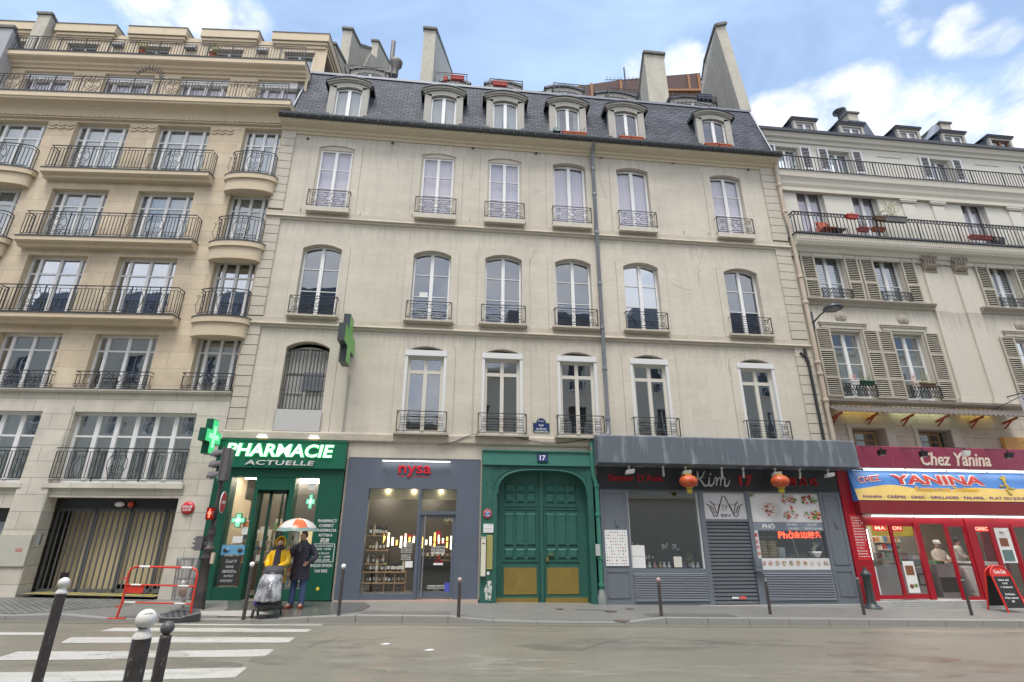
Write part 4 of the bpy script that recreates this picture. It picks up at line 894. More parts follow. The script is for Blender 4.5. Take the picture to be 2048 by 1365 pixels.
# positions of the attic blocks measured from their parapets
b = MB(); H7 = []
for a, c_ in blk: m_ = (a+c_)/2; H7.append((m_-.58, m_+.58, 18.4, 20.12))
b.wall(LX0, .5, 18.4, 20.7, H7, YG, .25, 0, 0)
for a, c_ in blk: b.box(a, c_, YG-.01, 4, 18.42, 18.43); 
b.box(LX0,.5,YG+.3,YG+.35,20.6,20.75)
b.build('seventh_floor_wall', M_lime_s, LB)
for a, c_ in blk:
    b = MB(); b.box(a+.12, c_-.12, YG-.06, YG+3, 20.35, 20.5, 0); b.box(a+.06, c_-.06, YG-.12, YG+3, 20.5, 20.62); b.box(a, c_, YG-.18, YG+3, 20.64, 21.02); b.box(a-.02, c_+.02, YG-.20, YG+3, 21.02, 21.06, 1)
    b.box((a+c_)/2-.62, (a+c_)/2+.62, YG-.08, YG+.1, 20.10, 20.18, 2)
    b.build('attic_parapet', [M_lime_s, M_cap, M_mould], LB)
    m_ = (a+c_)/2; o = window(LB, m_, YG+.12, 18.45, 1.12, 1.65, 0, (.5,), M_pane, M_white, mull=.1, curtain=(M_curt, .97))
b = MB()
for (a, c_), (d, e) in zip(blk, blk[1:]): b.hexa([(c_+.02,YG+.5,20.6),(d-.02,YG+.5,20.6),(d-.02,YG+1.6,20.6),(c_+.02,YG+1.6,20.6),(c_+.05,YG+.9,21.15),(d-.05,YG+.9,21.15),(d-.05,YG+1.6,21.15),(c_+.05,YG+1.6,21.15)])
b.build('slate_roof', MATS.get('night_zinc') or mat('night_zinc', (.04,.045,.075), .4, .3), LB)
b = MB(); 
for x in (-7.75, -4.9, -2.05): b.hexa([(x-.22,YG-.2,20.0),(x+.2,YG-.2,20.0),(x+.2,YG+.6,20.0),(x-.22,YG+.6,20.0),(x-.14,YG+.35,20.95),(x+.12,YG+.35,20.95),(x+.12,YG+.6,20.95),(x-.14,YG+.6,20.95)])
b.build('zinc_gusset', M_zinc, LB)
# party walls cutting through the top floors
def lfin(X, pts, th, m=M_conc):
    b = MB(); b.prism_x(pts, X-th, X, 0)
    for p, q in zip(pts[:-2], pts[1:-2]):
        n_ = Vector((0,-(q[1]-p[1]), q[0]-p[0])).normalized()*.1
        b.hexa([(X-th-.05,p[0],p[1]),(X+.05,p[0],p[1]),(X+.05,q[0],q[1]),(X-th-.05,q[0],q[1]),(X-th-.05,p[0]+n_.y,p[1]+n_.z),(X+.05,p[0]+n_.y,p[1]+n_.z),(X+.05,q[0]+n_.y,q[1]+n_.z),(X-th-.05,q[0]+n_.y,q[1]+n_.z)], 1)
    b.box(X-th-.05, X+.05, pts[0][0]-.06, pts[0][0]+.1, pts[0][1]-.02, pts[0][1]+.1, 1)
    return b.build('party_wall', [m, M_cap], LB)
def lp(px, py, Y): return FL.at(px, py, Y)
xa, za = lp(30, 66, .1); lfin(xa+.12, [(-.1,za),(1.0,za-1.2),(1.0,16),(-.1,16)], .55, MATS.get('grey_render') or mat('grey_render', (.36,.37,.38), .8, noise=(2,.4,(.28,.29,.3))))
xa, za = lp(112, 44, YG); lfin(xa+.1, [(YG-.35,za-.05),(YG+1.2,za-.6),(YG+1.2,18.4),(YG-.35,18.4)], .5)
# long two-part windows with side lights
def lwin(c0, c1, zb, h, mid=.7, gm=None, cur=None, fm=M_white):
    wd = c1-c0; o = window(LB, (c0+c1)/2, .20, zb, wd, h, 0, (mid,), gm or M_pane, fm, side=.30 if wd > 1.5 else .24, mull=.09, fw=.06, bar=.05, curtain=cur); return o
for lv, (zb, zt) in enumerate(((5.56,7.30),(7.86,9.92),(10.42,12.41),(13.0,15.17))):
    for i, (a, b_) in enumerate(colsL):
        o = lwin(a, b_, zb, zt-zb, .72, M_pane_lo if lv < 2 else M_pane, (M_curt, .97) if lv > 1 else None)
        if lv == 0 and i < 6:
            e0, e1 = a-.12, (b_+.14 if i < 5 else -.08)
            g = MB(); rail_run(g, [(e0,.02),(e0,-.14),(e1,-.14),(e1,.02)], zb+.04, zb+.52, [.16+(e1-e0)/2], [.16+.35, .16+e1-e0-.35] if i < 5 else [.4]); q = g.build('guard_railing', M_iron, LB)
for a, b_ in colsF:
    o = window(LB, (a+b_)/2, YF+.2, 16.04, b_-a, 1.80, 0, (.5,), M_pane_hi, M_white, side=.3 if b_-a > 1.5 else .2, mull=.09, curtain=(lilac, .97))
    q = MB(); q.box(a, b_, YF+.1, YF+.28, 17.55, 17.84); q.build('blind_box', MATS['white_pvc'], LB)
for a, b_, n in ((-4.33,-.93,6),(-8.6,-5.2,6),(-13,-9.5,6)):
    o = window(LB, (a+b_)/2, .16, 2.95, b_-a, 1.97, 0, (.66,), M_pane_lo, M_white, cols=n, mull=.12, bar=.05, fw=.08, curtain=(MATS.get('office_blind') or mat('office_blind', (.55,.56,.54), .8), .97))
    g = MB(); rail_run(g, [(a-.1,.0),(a-.1,-.12),(b_+.0,-.12),(b_+.0,0)], 2.98, 3.88, [.12+(b_-a)/2], [.8, b_-a-.45], 1.1); g.build('guard_railing', M_iron, LB)
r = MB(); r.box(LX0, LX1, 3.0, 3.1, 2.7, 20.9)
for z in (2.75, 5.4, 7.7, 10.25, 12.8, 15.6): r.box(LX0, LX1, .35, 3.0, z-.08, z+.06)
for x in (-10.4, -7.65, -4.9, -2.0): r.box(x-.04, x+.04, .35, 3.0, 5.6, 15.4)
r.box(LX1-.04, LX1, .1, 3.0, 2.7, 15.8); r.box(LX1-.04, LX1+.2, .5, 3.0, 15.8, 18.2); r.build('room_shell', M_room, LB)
# garage
M_gate = mat('gate_grey', (.11,.115,.125), .45, .2, noise=(6,.4,(.13,.135,.14)))
M_ramp = mat('garage_wall_yellow', (.62,.50,.26), .8, noise=[(1.2,.4,(.5,.41,.24)), (9,.3,(.4,.34,.22))])
b = MB(); b.box(-4.4,-.9,.30,.5,2.32,2.58); b.build('gate_beam', M_black, LB)
b = MB(); b.box(-5.3,-.4,4.2,4.3,-2,2.7); b.box(-.80,-.75,.34,4.3,-2,2.7); b.build('garage_back_wall', M_ramp, LB)
b = MB(); b.box(-5.3,-5.2,.34,4.3,-2,2.7); b.box(-5.3,-.7,.34,4.3,2.60,2.7); b.build('garage_side_wall', M_limegrey, LB)
b = MB(); b.hexa([(-5.2,.5,-.6),(-.8,.5,-.6),(-.8,4.2,-1.0),(-5.2,4.2,-1.0),(-5.2,.5,.02),(-.8,.5,.02),(-.8,4.2,-.5),(-5.2,4.2,-.5)]); b.build('garage_ramp', M_pave, LB)
b = MB(); b.box(-2.40,-.94,.54,.57,.40,2.25); b.box(-3.55,-2.44,.62,.65,.15,2.25); b.box(-4.3,-3.6,.9,.95,-.1,2.3); b.build('garage_panel', mat('garage_cream', (.74,.62,.38), .7, noise=(1.5,.4,(.6,.5,.32))), LB)
def leaf_gate(x0, x1, n, name):
    b = MB(); b.box(x0, x1, .40, .46, 2.24, 2.32); b.box(x0, x1, .40, .46, .20, .30); b.box(x0, x0+.045, .40, .445, .22, 2.3); b.box(x1-.045, x1, .40, .445, .22, 2.3)
    for k in range(1, n): x = x0+(x1-x0)*k/n; b.box(x-.018, x+.018, .415, .440, .28, 2.26)
    return b.build(name, M_gate, LB)
b = MB(); b.box(-8.55,-5.3,.25,.3,1.95,2.3,1); b.box(-8.55,-5.3,.25,.32,-.2,1.95,0); b.build('side_door', [mat('blue_grey_door', (.24,.27,.29), .5), M_black], LB)
b = MB(); b.box(-13,-9.5,.25,.3,-.2,2.3); b.build('side_door', MATS['blue_grey_door'], LB)
leaf_gate(-4.33, -3.30, 7, 'gate_leaf'); leaf_gate(-3.28, -2.35, 6, 'gate_leaf'); leaf_gate(-2.33, -1.40, 6, 'gate_leaf'); leaf_gate(-1.38, -.94, 3, 'gate_leaf')
b = MB(); b.box(-3.78,-3.6,.37,.40,.55,.70); b.build('gate_lock', M_black, LB)
b = MB(); b.ball((-2.62,.24,2.42),.10,10,sc=(1.4,.7,.7)); b.build('gate_lamp', M_white, LB); b = MB(); b.ball((-2.32,.24,2.42),.08,10); b.build('warning_lamp', mat('red_lens', (.6,.06,.03), .3), LB)
# yellow hatching on the threshold
y_ = MB(); z = .145
y_.poly([(-4.3,-.18,.24),(-.95,-.18,.165),(-.95,.5,.165),(-4.3,.5,.24)], 0)
for k in range(9):
    x = -4.2+k*.37; zz = .235-(x+4.2)*.021+.003; y_.poly([(x,-.16,zz),(x+.16,-.16,zz),(x+.42,.48,zz-.004),(x+.26,.48,zz-.004)], 1)
y_.build('threshold', [M_pave, mat('yellow_paint', (.62,.48,.03), .6, noise=(20,.5,(.3,.25,.1)))], LB)
b = MB(); b.lathe([(.17,0),(.17,.03),(.1,.05)], n=24); o = b.build('round_sign', mat('sign_red', (.55,.03,.04), .35), LB); x, z = FL.at(376, 1016.5, -.04); o.location = (x,-.03,z); o.rotation_euler = (R_(90),0,0)
b = MB(); lettering(b, 'GARAGE', -.13,.13,.0,.07,0,bold=.02); lettering(b, 'SORTIE', -.11,.11,-.08,-.02,0,bold=.02); q = b.build('lettering', M_white, LB, (x,-.085,z)); q.parent = o; q.rotation_euler = (R_(-90),0,0); q.location = (0,0,.056)
x0_, z0_ = FL.at(78, 1078, -.16); b = MB(); b.box(x0_-.05,x0_+.05,-.18,-.12,z0_-.15,z0_+.12); b.build('intercom', M_steel, LB)
for px0, px1, py0, py1, nm, mm in ((5,66,1070,1133,'wall_hatch',mat('hatch_stone', (.50,.47,.40), .7, noise=(6,.5,(.4,.42,.36)))),):
    xa, za = FL.at(px0, py1, -.16); xb, zb = FL.at(px1, py0, -.16); b = MB(); b.box(xa-.5, xb, -.175, -.1, za, zb); o = b.build(nm, mm, LB)
    b = MB(); lettering(b, 'GAZ', (xa+xb)/2-.05, (xa+xb)/2+.12, (za+zb)/2-.03, (za+zb)/2+.05, -.178, bold=.02); b.build('lettering', MATS['sign_red'], LB)
# arched iron fan guard that parts the sixth floor balcony
g = MB()
for k in range(12):
    a = math.pi*(.02+.80*k/11); r0, r1 = .42, .62; cx, cz = -4.95, 16.85
    g.bar((cx+r0*math.cos(a),-.35,cz+r0*math.sin(a)),(cx+r1*math.cos(a),-.42,cz+r1*math.sin(a)),.018)
for r_ in (.42,.50): g.tube([(cx+r_*math.cos(math.pi*(.0+.85*k/14)),-.38,cz+r_*math.sin(math.pi*(.85*k/14))) for k in range(15)],.014,4,0,False)
for k in range(3): g.bar((cx-.62-.06*k,-.3,16.75),(cx-.0-.06*k,-.3,16.05),.02)
g.build('fan_guard', M_iron, LB)
# greenery on the seventh floor terrace
def shrub(label, fr, px, py, Y, r, m, seed, group=None, name='potted_shrub', pot=M_terra):
    x, z = fr.at(px, py, Y); P = fr.O+x*fr.ex+Y*fr.ey; t = thing(name, label, 'potted plant', (P.x,P.y,z), 0, group); rnd = random.Random(seed)
    b = MB(); b.lathe([(r*.5,0),(r*.62,r*1.0),(r*.66,r*1.0)], n=10); b.build('pot', pot, t)
    b = MB(); leaves(b, (0,0,r*1.9), r*1.25, int(90), .05, 0, 1, rnd); b.build('foliage', m, t)
    for k in range(3): pass
    return t
shrub('yellowing potted shrub behind the top left railing, between the first two attic windows', FL, 282, 108, .5, .2, M_leafy, 3)
shrub('yellow-green potted shrub behind the top left railing, near the third attic window', FL, 424, 117, .5, .22, M_leafy, 4)
# ================================================================ right building
RB = thing('apartment_building', 'off-white building at the right with louvred shutters, long iron balconies and zinc dormers', 'building', (0,0,0))
RX0, RX1 = 11.86, 32.0
cL = [(12.74,13.86),(15.05,16.14),(19.76,20.83),(24.6,25.7)]
cM = [(12.76,13.90),(15.08,16.24),(19.85,21.0),(24.6,25.7)]
w = MB(); w.wall(RX0, RX1, 5.9, 11.7, [(a,b_,9.62,11.45) for a,b_ in cL]+[(a,b_,6.0,8.40) for a,b_ in cM], 0, .24); w.build('wall', M_rplaster, RB)
w = MB(); w.wall(RX0, RX1, 4.2, 5.92, [(12.76,13.95,4.0,5.0),(15.10,16.4,4.0,5.0),(19.9,21.1,4.0,5.0)], .02, .45); w.build('mezzanine_wall', M_rstone, RB)
YK = .15; YJ = .8
KW_ = [(12.72,13.85),(15.03,16.12),(19.73,20.8)]
w = MB(); w.wall(RX0, RX1, 11.65, 15.0, [(a,b_,11.8,14.40) for a,b_ in KW_], YK, .22); w.build('fifth_floor_wall', M_rwhite, RB)
w = MB(); JW = [(12.72,13.75),(15.06,16.08),(19.73,20.72),(24.6,25.6)]; w.wall(RX0, RX1, 14.8, 17.4, [(a,b_,14.9,16.98) for a,b_ in JW], YJ, .22)
for a, b_ in ((17.35,18.45),(21.95,23.05)): w.box(a, b_, YJ-.03, YJ, 16.86, 16.90)
w.build('sixth_floor_wall', M_rwhite, RB)
# top gutter and cornice
b = MB(); b.prism_x([(YJ+.05,17.2),(YJ-.06,17.2),(YJ-.10,17.32),(YJ-.2,17.36),(YJ-.24,17.46),(YJ-.3,17.5),(YJ+.05,17.5)], RX0-.15, RX1); b.build('cornice', M_rwhite, RB)
b = MB(); b.prism_x([(YJ-.28,17.5),(YJ-.36,17.52),(YJ-.38,17.64),(YJ-.1,17.66),(YJ+.1,17.5)], RX0-.2, RX1); b.build('gutter', M_zincd, RB)
# low zinc roof and dormers
b = MB(); b.quad((RX0,YJ-.2,17.6),(RX1,YJ-.2,17.6),(RX1,YJ+4.5,20.2),(RX0,YJ+4.5,20.2)); b.build('zinc_roof', M_zinc, RB)
def zdormer(px0, px1, ytl, ytr, ybase, wood=False, cheek=True):
    Y = YJ-.12; xa, za = FC.at(px0, ytl, Y); xb, zb = FC.at(px1, ytr, Y); z0 = 17.62; zt = (za+zb)/2
    b = MB(); pad = .11
    b.box(xa+.04, xa+.04+pad, Y, Y+.12, z0, zt-.12, 0); b.box(xb-.04-pad, xb-.04, Y, Y+.12, z0, zt-.12, 0); b.box(xa+.04+pad, xb-.04-pad, Y+.002, Y+.12, zt-.18, zt-.12, 0)
    b.box(xa-.02, xb+.02, Y-.03, Y+.14, zt-.10, zt-.04, 2); b.box(xa-.06, xb+.06, Y-.07, Y+.2, zt-.04, zt+.02, 1)
    for x in (xa+.05, xb-.05): b.poly([(x,Y+.1,z0),(x,Y+1.6,z0+.85),(x,Y+2.9,zt-.02),(x,Y+.1,zt-.06)], 1)
    b.poly([(xa-.05,Y-.1,zt+.015),(xb+.05,Y-.1,zt+.015),(xb+.05,Y+3,zt+.03),(xa-.05,Y+3,zt+.03)], 1)
    o = b.build('dormer', [M_dorm, MATS.get('blue_zinc') or mat('blue_zinc', (.10,.12,.16), .45, .3, noise=(5,.5,(.07,.085,.12))), M_cap], RB)
    f = window(o, (xa+xb)/2, Y+.07, z0, xb-xa-.36, zt-.18-z0, 0, (), M_pane_hi, mat('red_brown_wood', (.18,.07,.04), .6) if wood else M_white, mull=.1, curtain=(M_curt,.97)); flatten(f)
for q in ((1582,1632,235,242,268),(1675,1726,246.5,249,281),(1790,1838,254,258,292),(1880,1928,263.5,265,300),(1973,2022,272,276,308)): zdormer(*q, wood=(q[0] == 1973))
# chimneys
def stack(x0p, x1p, yt, Y, label, depth=1.6):
    xa, za = FC.at(x0p, yt, Y); xb, zb = FC.at(x1p, yt, Y); b = MB(); b.box(xa, xb, Y, Y+depth, 17.8, za, 0); b.box(xa-.08, xb+.08, Y-.08, Y+depth+.1, za, za+.09, 1); b.box(xa-.08,xb+.08,Y-.06,Y+depth,za-.55,za-.48,1)
    o = b.build('chimney', [M_conc, M_cap], RB); return xa, xb, za
xa, xb, za = stack(1695, 1714, 227, 3.4, '')
b = MB(); b.lathe([(.14,0),(.14,.35),(.32,.42),(.32,.50),(.16,.52)], (xa+.05,3.9,za+.1), 12); b.build('chimney_cowl', M_zincd, RB)
xc, zc = FC.at(1722, 243, 3.0); b = MB(); b.prism_y([(xc-1.3,17.8),(xc+1.35,17.8),(xc+.25,zc),(xc-.45,zc)], 3.0, 3.6); b.build('zinc_hip', MATS['blue_zinc'], RB)
xa, xb, za = stack(1880, 1899, 247, 3.4, '')
b = MB(); p0 = FC.at(1845, 293, 2.0); p1 = FC.at(1868, 254, 3.6); b.tube([(p0[0],2.0,p0[1]-.4),(p1[0],3.6,p1[1]-.15),(p1[0]+.25,3.75,p1[1])], .22, 10); b.build('flue_duct', M_zinc, RB)
# balconies
def simple_rail(g, x0, x1, Y, z0, z1, step, lace=False, ret=0, posts=1.5):
    g.bar((x0,Y,z1),(x1,Y,z1),.035); g.bar((x0,Y,z0+.03),(x1,Y,z0+.03),.022)
    top = z1-.13 if lace else z1
    if lace: g.bar((x0,Y,top),(x1,Y,top),.02)
    n = int((x1-x0)/step)
    for k in range(n+1): x = x0+(x1-x0)*k/n; g.bar((x,Y,z0),(x,Y,top),.020 if k % 11 else .034)
    if lace:
        m = int((x1-x0)/.13)
        for k in range(m): u, v = x0+(x1-x0)*k/m, x0+(x1-x0)*(k+1)/m; g.bar((u,Y,top),(v,Y,z1),.014); g.bar((v,Y,top),(u,Y,z1),.014); g.tube([((u+v)/2+.04*math.cos(a*math.pi/3),Y,(top+z1)/2+.04*math.sin(a*math.pi/3)) for a in range(6)],.007,3,0,False,closed=True)
    if ret:
        g.bar((x0,Y,z1),(x0,Y+ret,z1),.035)
        for k in range(int(ret/step)+1): g.bar((x0,Y+k*step,z0),(x0,Y+k*step,top),.018)
        if lace: g.bar((x0,Y,top),(x0,Y+ret,top),.02); g.bar((x0,Y,top),(x0,Y+ret*.5,z1),.014); g.bar((x0,Y+ret*.5,top),(x0,Y,z1),.014)
b = MB(); b.prism_x([(.8,14.62),(-.02,14.62),(-.06,14.72),(-.10,14.78),(-.12,14.98),(-.14,15.03),(.85,15.04)], RX0, RX1, 0); b.box(RX0, RX1, .03, .2, 14.2, 14.35, 0); b.box(RX0, RX1, -.16, .5, 15.042, 15.06, 1); b.prism_x([(.2,14.35),(.06,14.35),(.0,14.5),(-.02,14.62),(.2,14.62)], RX0, RX1, 0); o = b.build('upper_balcony', [M_rplaster, M_zincd], RB)
g = MB(); simple_rail(g, RX0+.0, 26, -.02, 15.08, 15.80, .13); g.build('railing', M_iron, o)
o = MB(); o.prism_x([(.1,11.42),(-.12,11.44),(-.18,11.56),(-.30,11.62),(-.34,11.70),(-.36,11.74),(-.36,12.02),(.2,12.02)], RX0+.12, RX1, 0)
x = RX0+.15
while x < 26: o.box(x, x+.05, -.385, -.36, 11.80, 11.96); x += .085
o.box(RX0+.08, RX1, -.42, .15, 12.025, 12.06, 1); o = o.build('long_balcony', [M_rplaster, M_zincd], RB)
g = MB(); simple_rail(g, RX0+.16, 26, -.37, 12.07, 12.94, .15, True, .5); g.build('railing', M_iron, o)
b = MB(); b.box(RX0, RX1, -.06, .02, 11.25, 11.42); b.prism_x([(.02,11.42),(-.10,11.42),(-.12,11.46),(.02,11.46)], RX0, RX1); b.build('frieze', M_rplaster, RB)
# pilasters on the fifth floor and the giant ones below with leafy capitals
b = MB()
for a, b_ in ((17.05,17.70),(18.35,18.98),(21.72,22.4)): b.box(a+.06, b_-.06, YK-.05, YK, 12.0, 14.02); b.box(a, b_, YK-.09, YK, 14.06, 14.12); b.box(a-.03, b_+.03, YK-.11, YK, 14.12, 14.2)
b.build('pilaster', M_rwhite, RB)
b = MB()
for a, b_ in ((17.0,17.55),(18.25,18.80)): b.box(a, b_, -.07, 0, 6.1, 10.92); b.box(a-.07,b_+.07,-.10,0,5.95,6.1)
b.build('pilaster', M_rplaster, RB)
M_cap2 = mat('carved_stone', (.33,.29,.23), .9, noise=(14,.6,(.18,.16,.13)), bump=(16,.8))
for a, b_ in ((16.93,17.62),(18.18,18.87)):
    c = (a+b_)/2; b = MB(); b.box(a, b_, -.17, 0, 11.52, 11.62); b.box(a+.08, b_-.08, -.10, 0, 10.90, 10.97)
    rnd = random.Random(int(a))
    b.hexa([(c-.24,-.09,10.97),(c+.24,-.09,10.97),(c+.24,0,10.97),(c-.24,0,10.97),(c-.31,-.14,11.52),(c+.31,-.14,11.52),(c+.31,0,11.52),(c-.31,0,11.52)])
    for s_ in (-1,1): spiral(b, c+s_*.24, 11.42, .11, 1.5, -.17, .026, -s_, 1, 12); spiral(b, c+s_*.07, 11.40, .07, 1.3, -.16, .022, s_, 1, 10)
    for row, z0 in ((5,11.0),(4,11.18)):
        for k in range(row):
            x = c-.24+.48*(k+.5)/row; b.tube([(x,-.10,z0),(x,-.15,z0+.10),(x,-.19,z0+.17),(x,-.21,z0+.15)], [.05,.05,.035,.02], 5)
    b.ball((c,-.17,11.50),.05,6); b.build('carved_capital', M_cap2, RB)
# sill ledge, lintel mouldings, medallions
b = MB()
for a, b_ in ((RX0+.22,17.0),(18.9,RX1)): b.prism_x([(.02,9.33),(-.05,9.35),(-.08,9.42),(-.17,9.48),(-.20,9.52),(-.20,9.56),(.02,9.58)], a, b_)
b.build('sill_ledge', M_grime, RB)
b = MB()
for a, b_ in ((12.4,14.15),(14.72,16.45),(19.5,21.3)): b.box(a, b_, -.07, 0, 8.60, 8.66); b.box(a+.06, b_-.06, -.04, 0, 8.48, 8.60); b.box(a-.03, b_+.03, -.10, 0, 8.66, 8.71)
b.build('lintel_moulding', M_rplaster, RB)
for x in (13.28, 15.66, 20.3): b = MB(); b.lathe([(.20,0),(.22,.02),(.20,.04),(.13,.035),(.12,.06),(.09,.055),(.04,.05),(.035,.08)], n=20); o = b.build('medallion', M_grime, RB, (x,0,8.93)); o.rotation_euler = (R_(90),0,0)
b = MB(); b.prism_x([(.05,5.78),(-.06,5.80),(-.14,5.86),(-.16,5.93),(.05,5.97)], RX0+.1, RX1); b.build('ledge', M_grime, RB)
# windows
for k, (a, b_) in enumerate(JW): window(RB, (a+b_)/2, YJ+.18, 14.95, b_-a, 2.02, 0, (), M_pane, M_white, mull=.1, curtain=(M_curt,.5))
for k, (a, b_) in enumerate(KW_): window(RB, (a+b_)/2, YK+.18, 12.06, b_-a, 2.33, 0, (), M_pane_hi, M_white, mull=.12, curtain=(lilac,.97))
M_stripe = mat('striped_blind', (.66,.67,.67), .8); _t = M_stripe.node_tree; _tc2 = N(_t, 'ShaderNodeTexCoord'); _wv = N(_t, 'ShaderNodeTexWave', wave_type='BANDS', bands_direction='Z', ins={'Scale': 3.1}); _rp = N(_t, 'ShaderNodeValToRGB'); _rp.color_ramp.elements[0].position = .4; _rp.color_ramp.elements[0].color = (.30,.31,.33,1); _rp.color_ramp.elements[1].position = .5; _rp.color_ramp.elements[1].color = (.72,.73,.74,1)
_t.links.new(_tc2.outputs['Object'], _wv.inputs[0]); _t.links.new(_wv.outputs['Fac'], _rp.inputs[0]); _t.links.new(_rp.outputs[0], _t.nodes['Principled BSDF'].inputs['Base Color'])
for k, (a, b_) in enumerate(cL):
    o = window(RB, (a+b_)/2, .18, 9.64, b_-a, 1.8, 0, (.38,), M_pane, M_white, mull=.12, curtain=(M_stripe,.97)); guard(o, 0, .0, 1.16, .33, .12, 'lattice', -.18)
for k, (a, b_) in enumerate(cM):
    o = window(RB, (a+b_)/2, .18, 6.02, b_-a, 2.36, 0, (.3,.52,.78), M_pane_lo, M_white, mull=.12, curtain=(M_curt,.92)); guard(o, 0, .02, 1.1, .42, .16, 'lattice', -.18)
def muntin(x0, x1, z0, z1, y):
    b = MB(); b.box(x0,x1,y,y+.06,z1-.07,z1); b.box(x0,x0+.07,y,y+.06,z0,z1-.07); b.box(x1-.07,x1,y,y+.06,z0,z1-.07)
    for t in (.33,.66): x = x0+(x1-x0)*t; b.box(x-.018,x+.018,y+.01,y+.05,z0,z1-.07)
    for t in (.25,.62): z = z0+(z1-z0)*t; b.box(x0+.07,x1-.07,y+.012,y+.048,z-.018,z+.018)
    o = b.build('mezzanine_window', mat('yellow_wood', (.62,.46,.20), .5), RB); p = MB(); p.quad((x0+.01,y+.03,z0),(x1-.01,y+.03,z0),(x1-.01,y+.03,z1-.01),(x0+.01,y+.03,z1-.01)); p.build('pane', M_pane_lo, o)
for a in (12.80, 15.15, 19.95): muntin(a, a+1.12, 4.2, 4.97, .42)
b = MB()
for a in (12.76, 15.10): b.box(a-.14, a-.002, -.02, .012, 4.2, 5.02); b.box(a-.16, a+1.52, -.026, 0.01, 5.02, 5.15); b.box(a+1.20, a+1.5, -.02, .018, 4.2, 5.02)
b.build('window_surround', M_rplaster, RB)
# shutters
def shutter_mesh(w, h, panels, key):
    if key in _MC: return _MC[key]
    b = MB(); f = .055; b.box(0,f,-.045,0,0,h); b.box(w-f,w,-.045,0,0,h); zs_ = [0]+panels+[h]
    for z in zs_: b.box(f, w-f, -.043, -.002, max(0,z-f*.7), min(h,z+f*.7))
    b.quad((f,-.001,0),(w-f,-.001,0),(w-f,-.001,h),(f,-.001,h),1)  # dark sheet before the pale wall, coloured as the shade between the slats
    for z0, z1 in zip(zs_, zs_[1:]):
        z = z0+.06
        while z < z1-.06:
            b.hexa([(f,-.038,z),(w-f,-.038,z),(w-f,-.030,z+.002),(f,-.030,z+.002),(f,-.006,z+.040),(w-f,-.006,z+.040),(w-f,-.0,z+.036),(f,-.0,z+.036)]); z += .072
    _MC[key] = b; return b
M_shut = mat('old_shutter', (.46,.42,.34), .75, noise=[(6,.6,(.30,.27,.215)), (30,.3,(.6,.56,.47))]); M_shutw = mat('white_shutter', (.68,.69,.71), .6, noise=(8,.25,(.55,.56,.58)))
_k = {}
def shutter(x, y, z, w, h, panels, m, label=None):
    k = (round(w,2), round(h,2), m.name)
    if k not in _k: _k[k] = shutter_mesh(w, h, panels, ('sh', round(w,2), round(h,2))).mesh('shutter', [m, MATS.get('shutter_gap_shade') or mat('shutter_gap_shade', (.05,.045,.04), .9)])
    o = link('shutter', _k[k], RB, (x, y, z)); 
    if label: o['label'] = label
    return o
for a, b_ in cL: 
    for x in (a-.56, b_+.02): shutter(x, -.03, 9.60, .53, 1.87, [.72], M_shut)
for a, b_ in cM:
    for x in (a-.60, b_+.03): shutter(x, -.03, 6.02, .56, 2.42, [.66, 1.62], M_shut)
for a, b_ in JW:
    for x in (a-.47, b_+.05): shutter(x, YJ-.03, 15.0, .45, 2.0, [.9], M_shutw)
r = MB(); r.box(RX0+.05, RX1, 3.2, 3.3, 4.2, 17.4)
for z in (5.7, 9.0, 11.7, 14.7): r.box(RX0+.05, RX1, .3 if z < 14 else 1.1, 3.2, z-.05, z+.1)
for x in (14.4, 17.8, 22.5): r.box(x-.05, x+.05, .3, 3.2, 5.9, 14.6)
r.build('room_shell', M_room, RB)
# corrugated canopy with lit undersides
cn = thing('corrugated_canopy', 'grey corrugated canopy on red brackets, lit yellow underneath, above the red snack bar', 'canopy', (0,0,0))
b = MB(); n = 74; xa, xb = 11.98, 18.55
for k in range(n*4):
    u0, u1 = k/(n*4), (k+1)/(n*4); f = lambda u: .022*math.sin(u*n*math.pi)
    x0, x1 = xa+(xb-xa)*u0, xa+(xb-xa)*u1; xs0, xs1 = xa+.1+(xb-xa-.2)*u0, xa+.1+(xb-xa-.2)*u1
    for th in (0, -.012):
        b.quad((x0,-.62,5.40+f(u0)+th),(x1,-.62,5.40+f(u1)+th),(x1,-.03,5.72+f(u1)+th),(x0,-.03,5.72+f(u0)+th))
b.build('sheet', mat('corrugated', (.12,.10,.09), .75, noise=[(2,.5,(.08,.07,.062),(1,3,1)), (14,.4,(.18,.16,.145))]), cn)
for k in range(6):
    x = 12.15+k*1.24; b = MB(); b.bar((0,0,-.12),(0,-.50,-.02),.06); b.bar((0,0,-.30),(0,-.30,-.08),.035); b.build('bracket', mat('bracket_red', (.32,.06,.04), .5) if k not in (2,) else MATS['bracket_red'], cn, (x,-.0,5.40))
b = MB()
for x0, x1, c_ in ((12.5,13.9,0),(14.3,16.3,1),(16.8,18.0,0)): b.box(x0, x1, -.16, -.12, 5.55, 5.58, c_)
b.build('strip_lamp', [emis('lamp_yellow', (1,.70,.12), 3.0), emis('lamp_greenish', (.95,1,.62), 4.0)], cn)
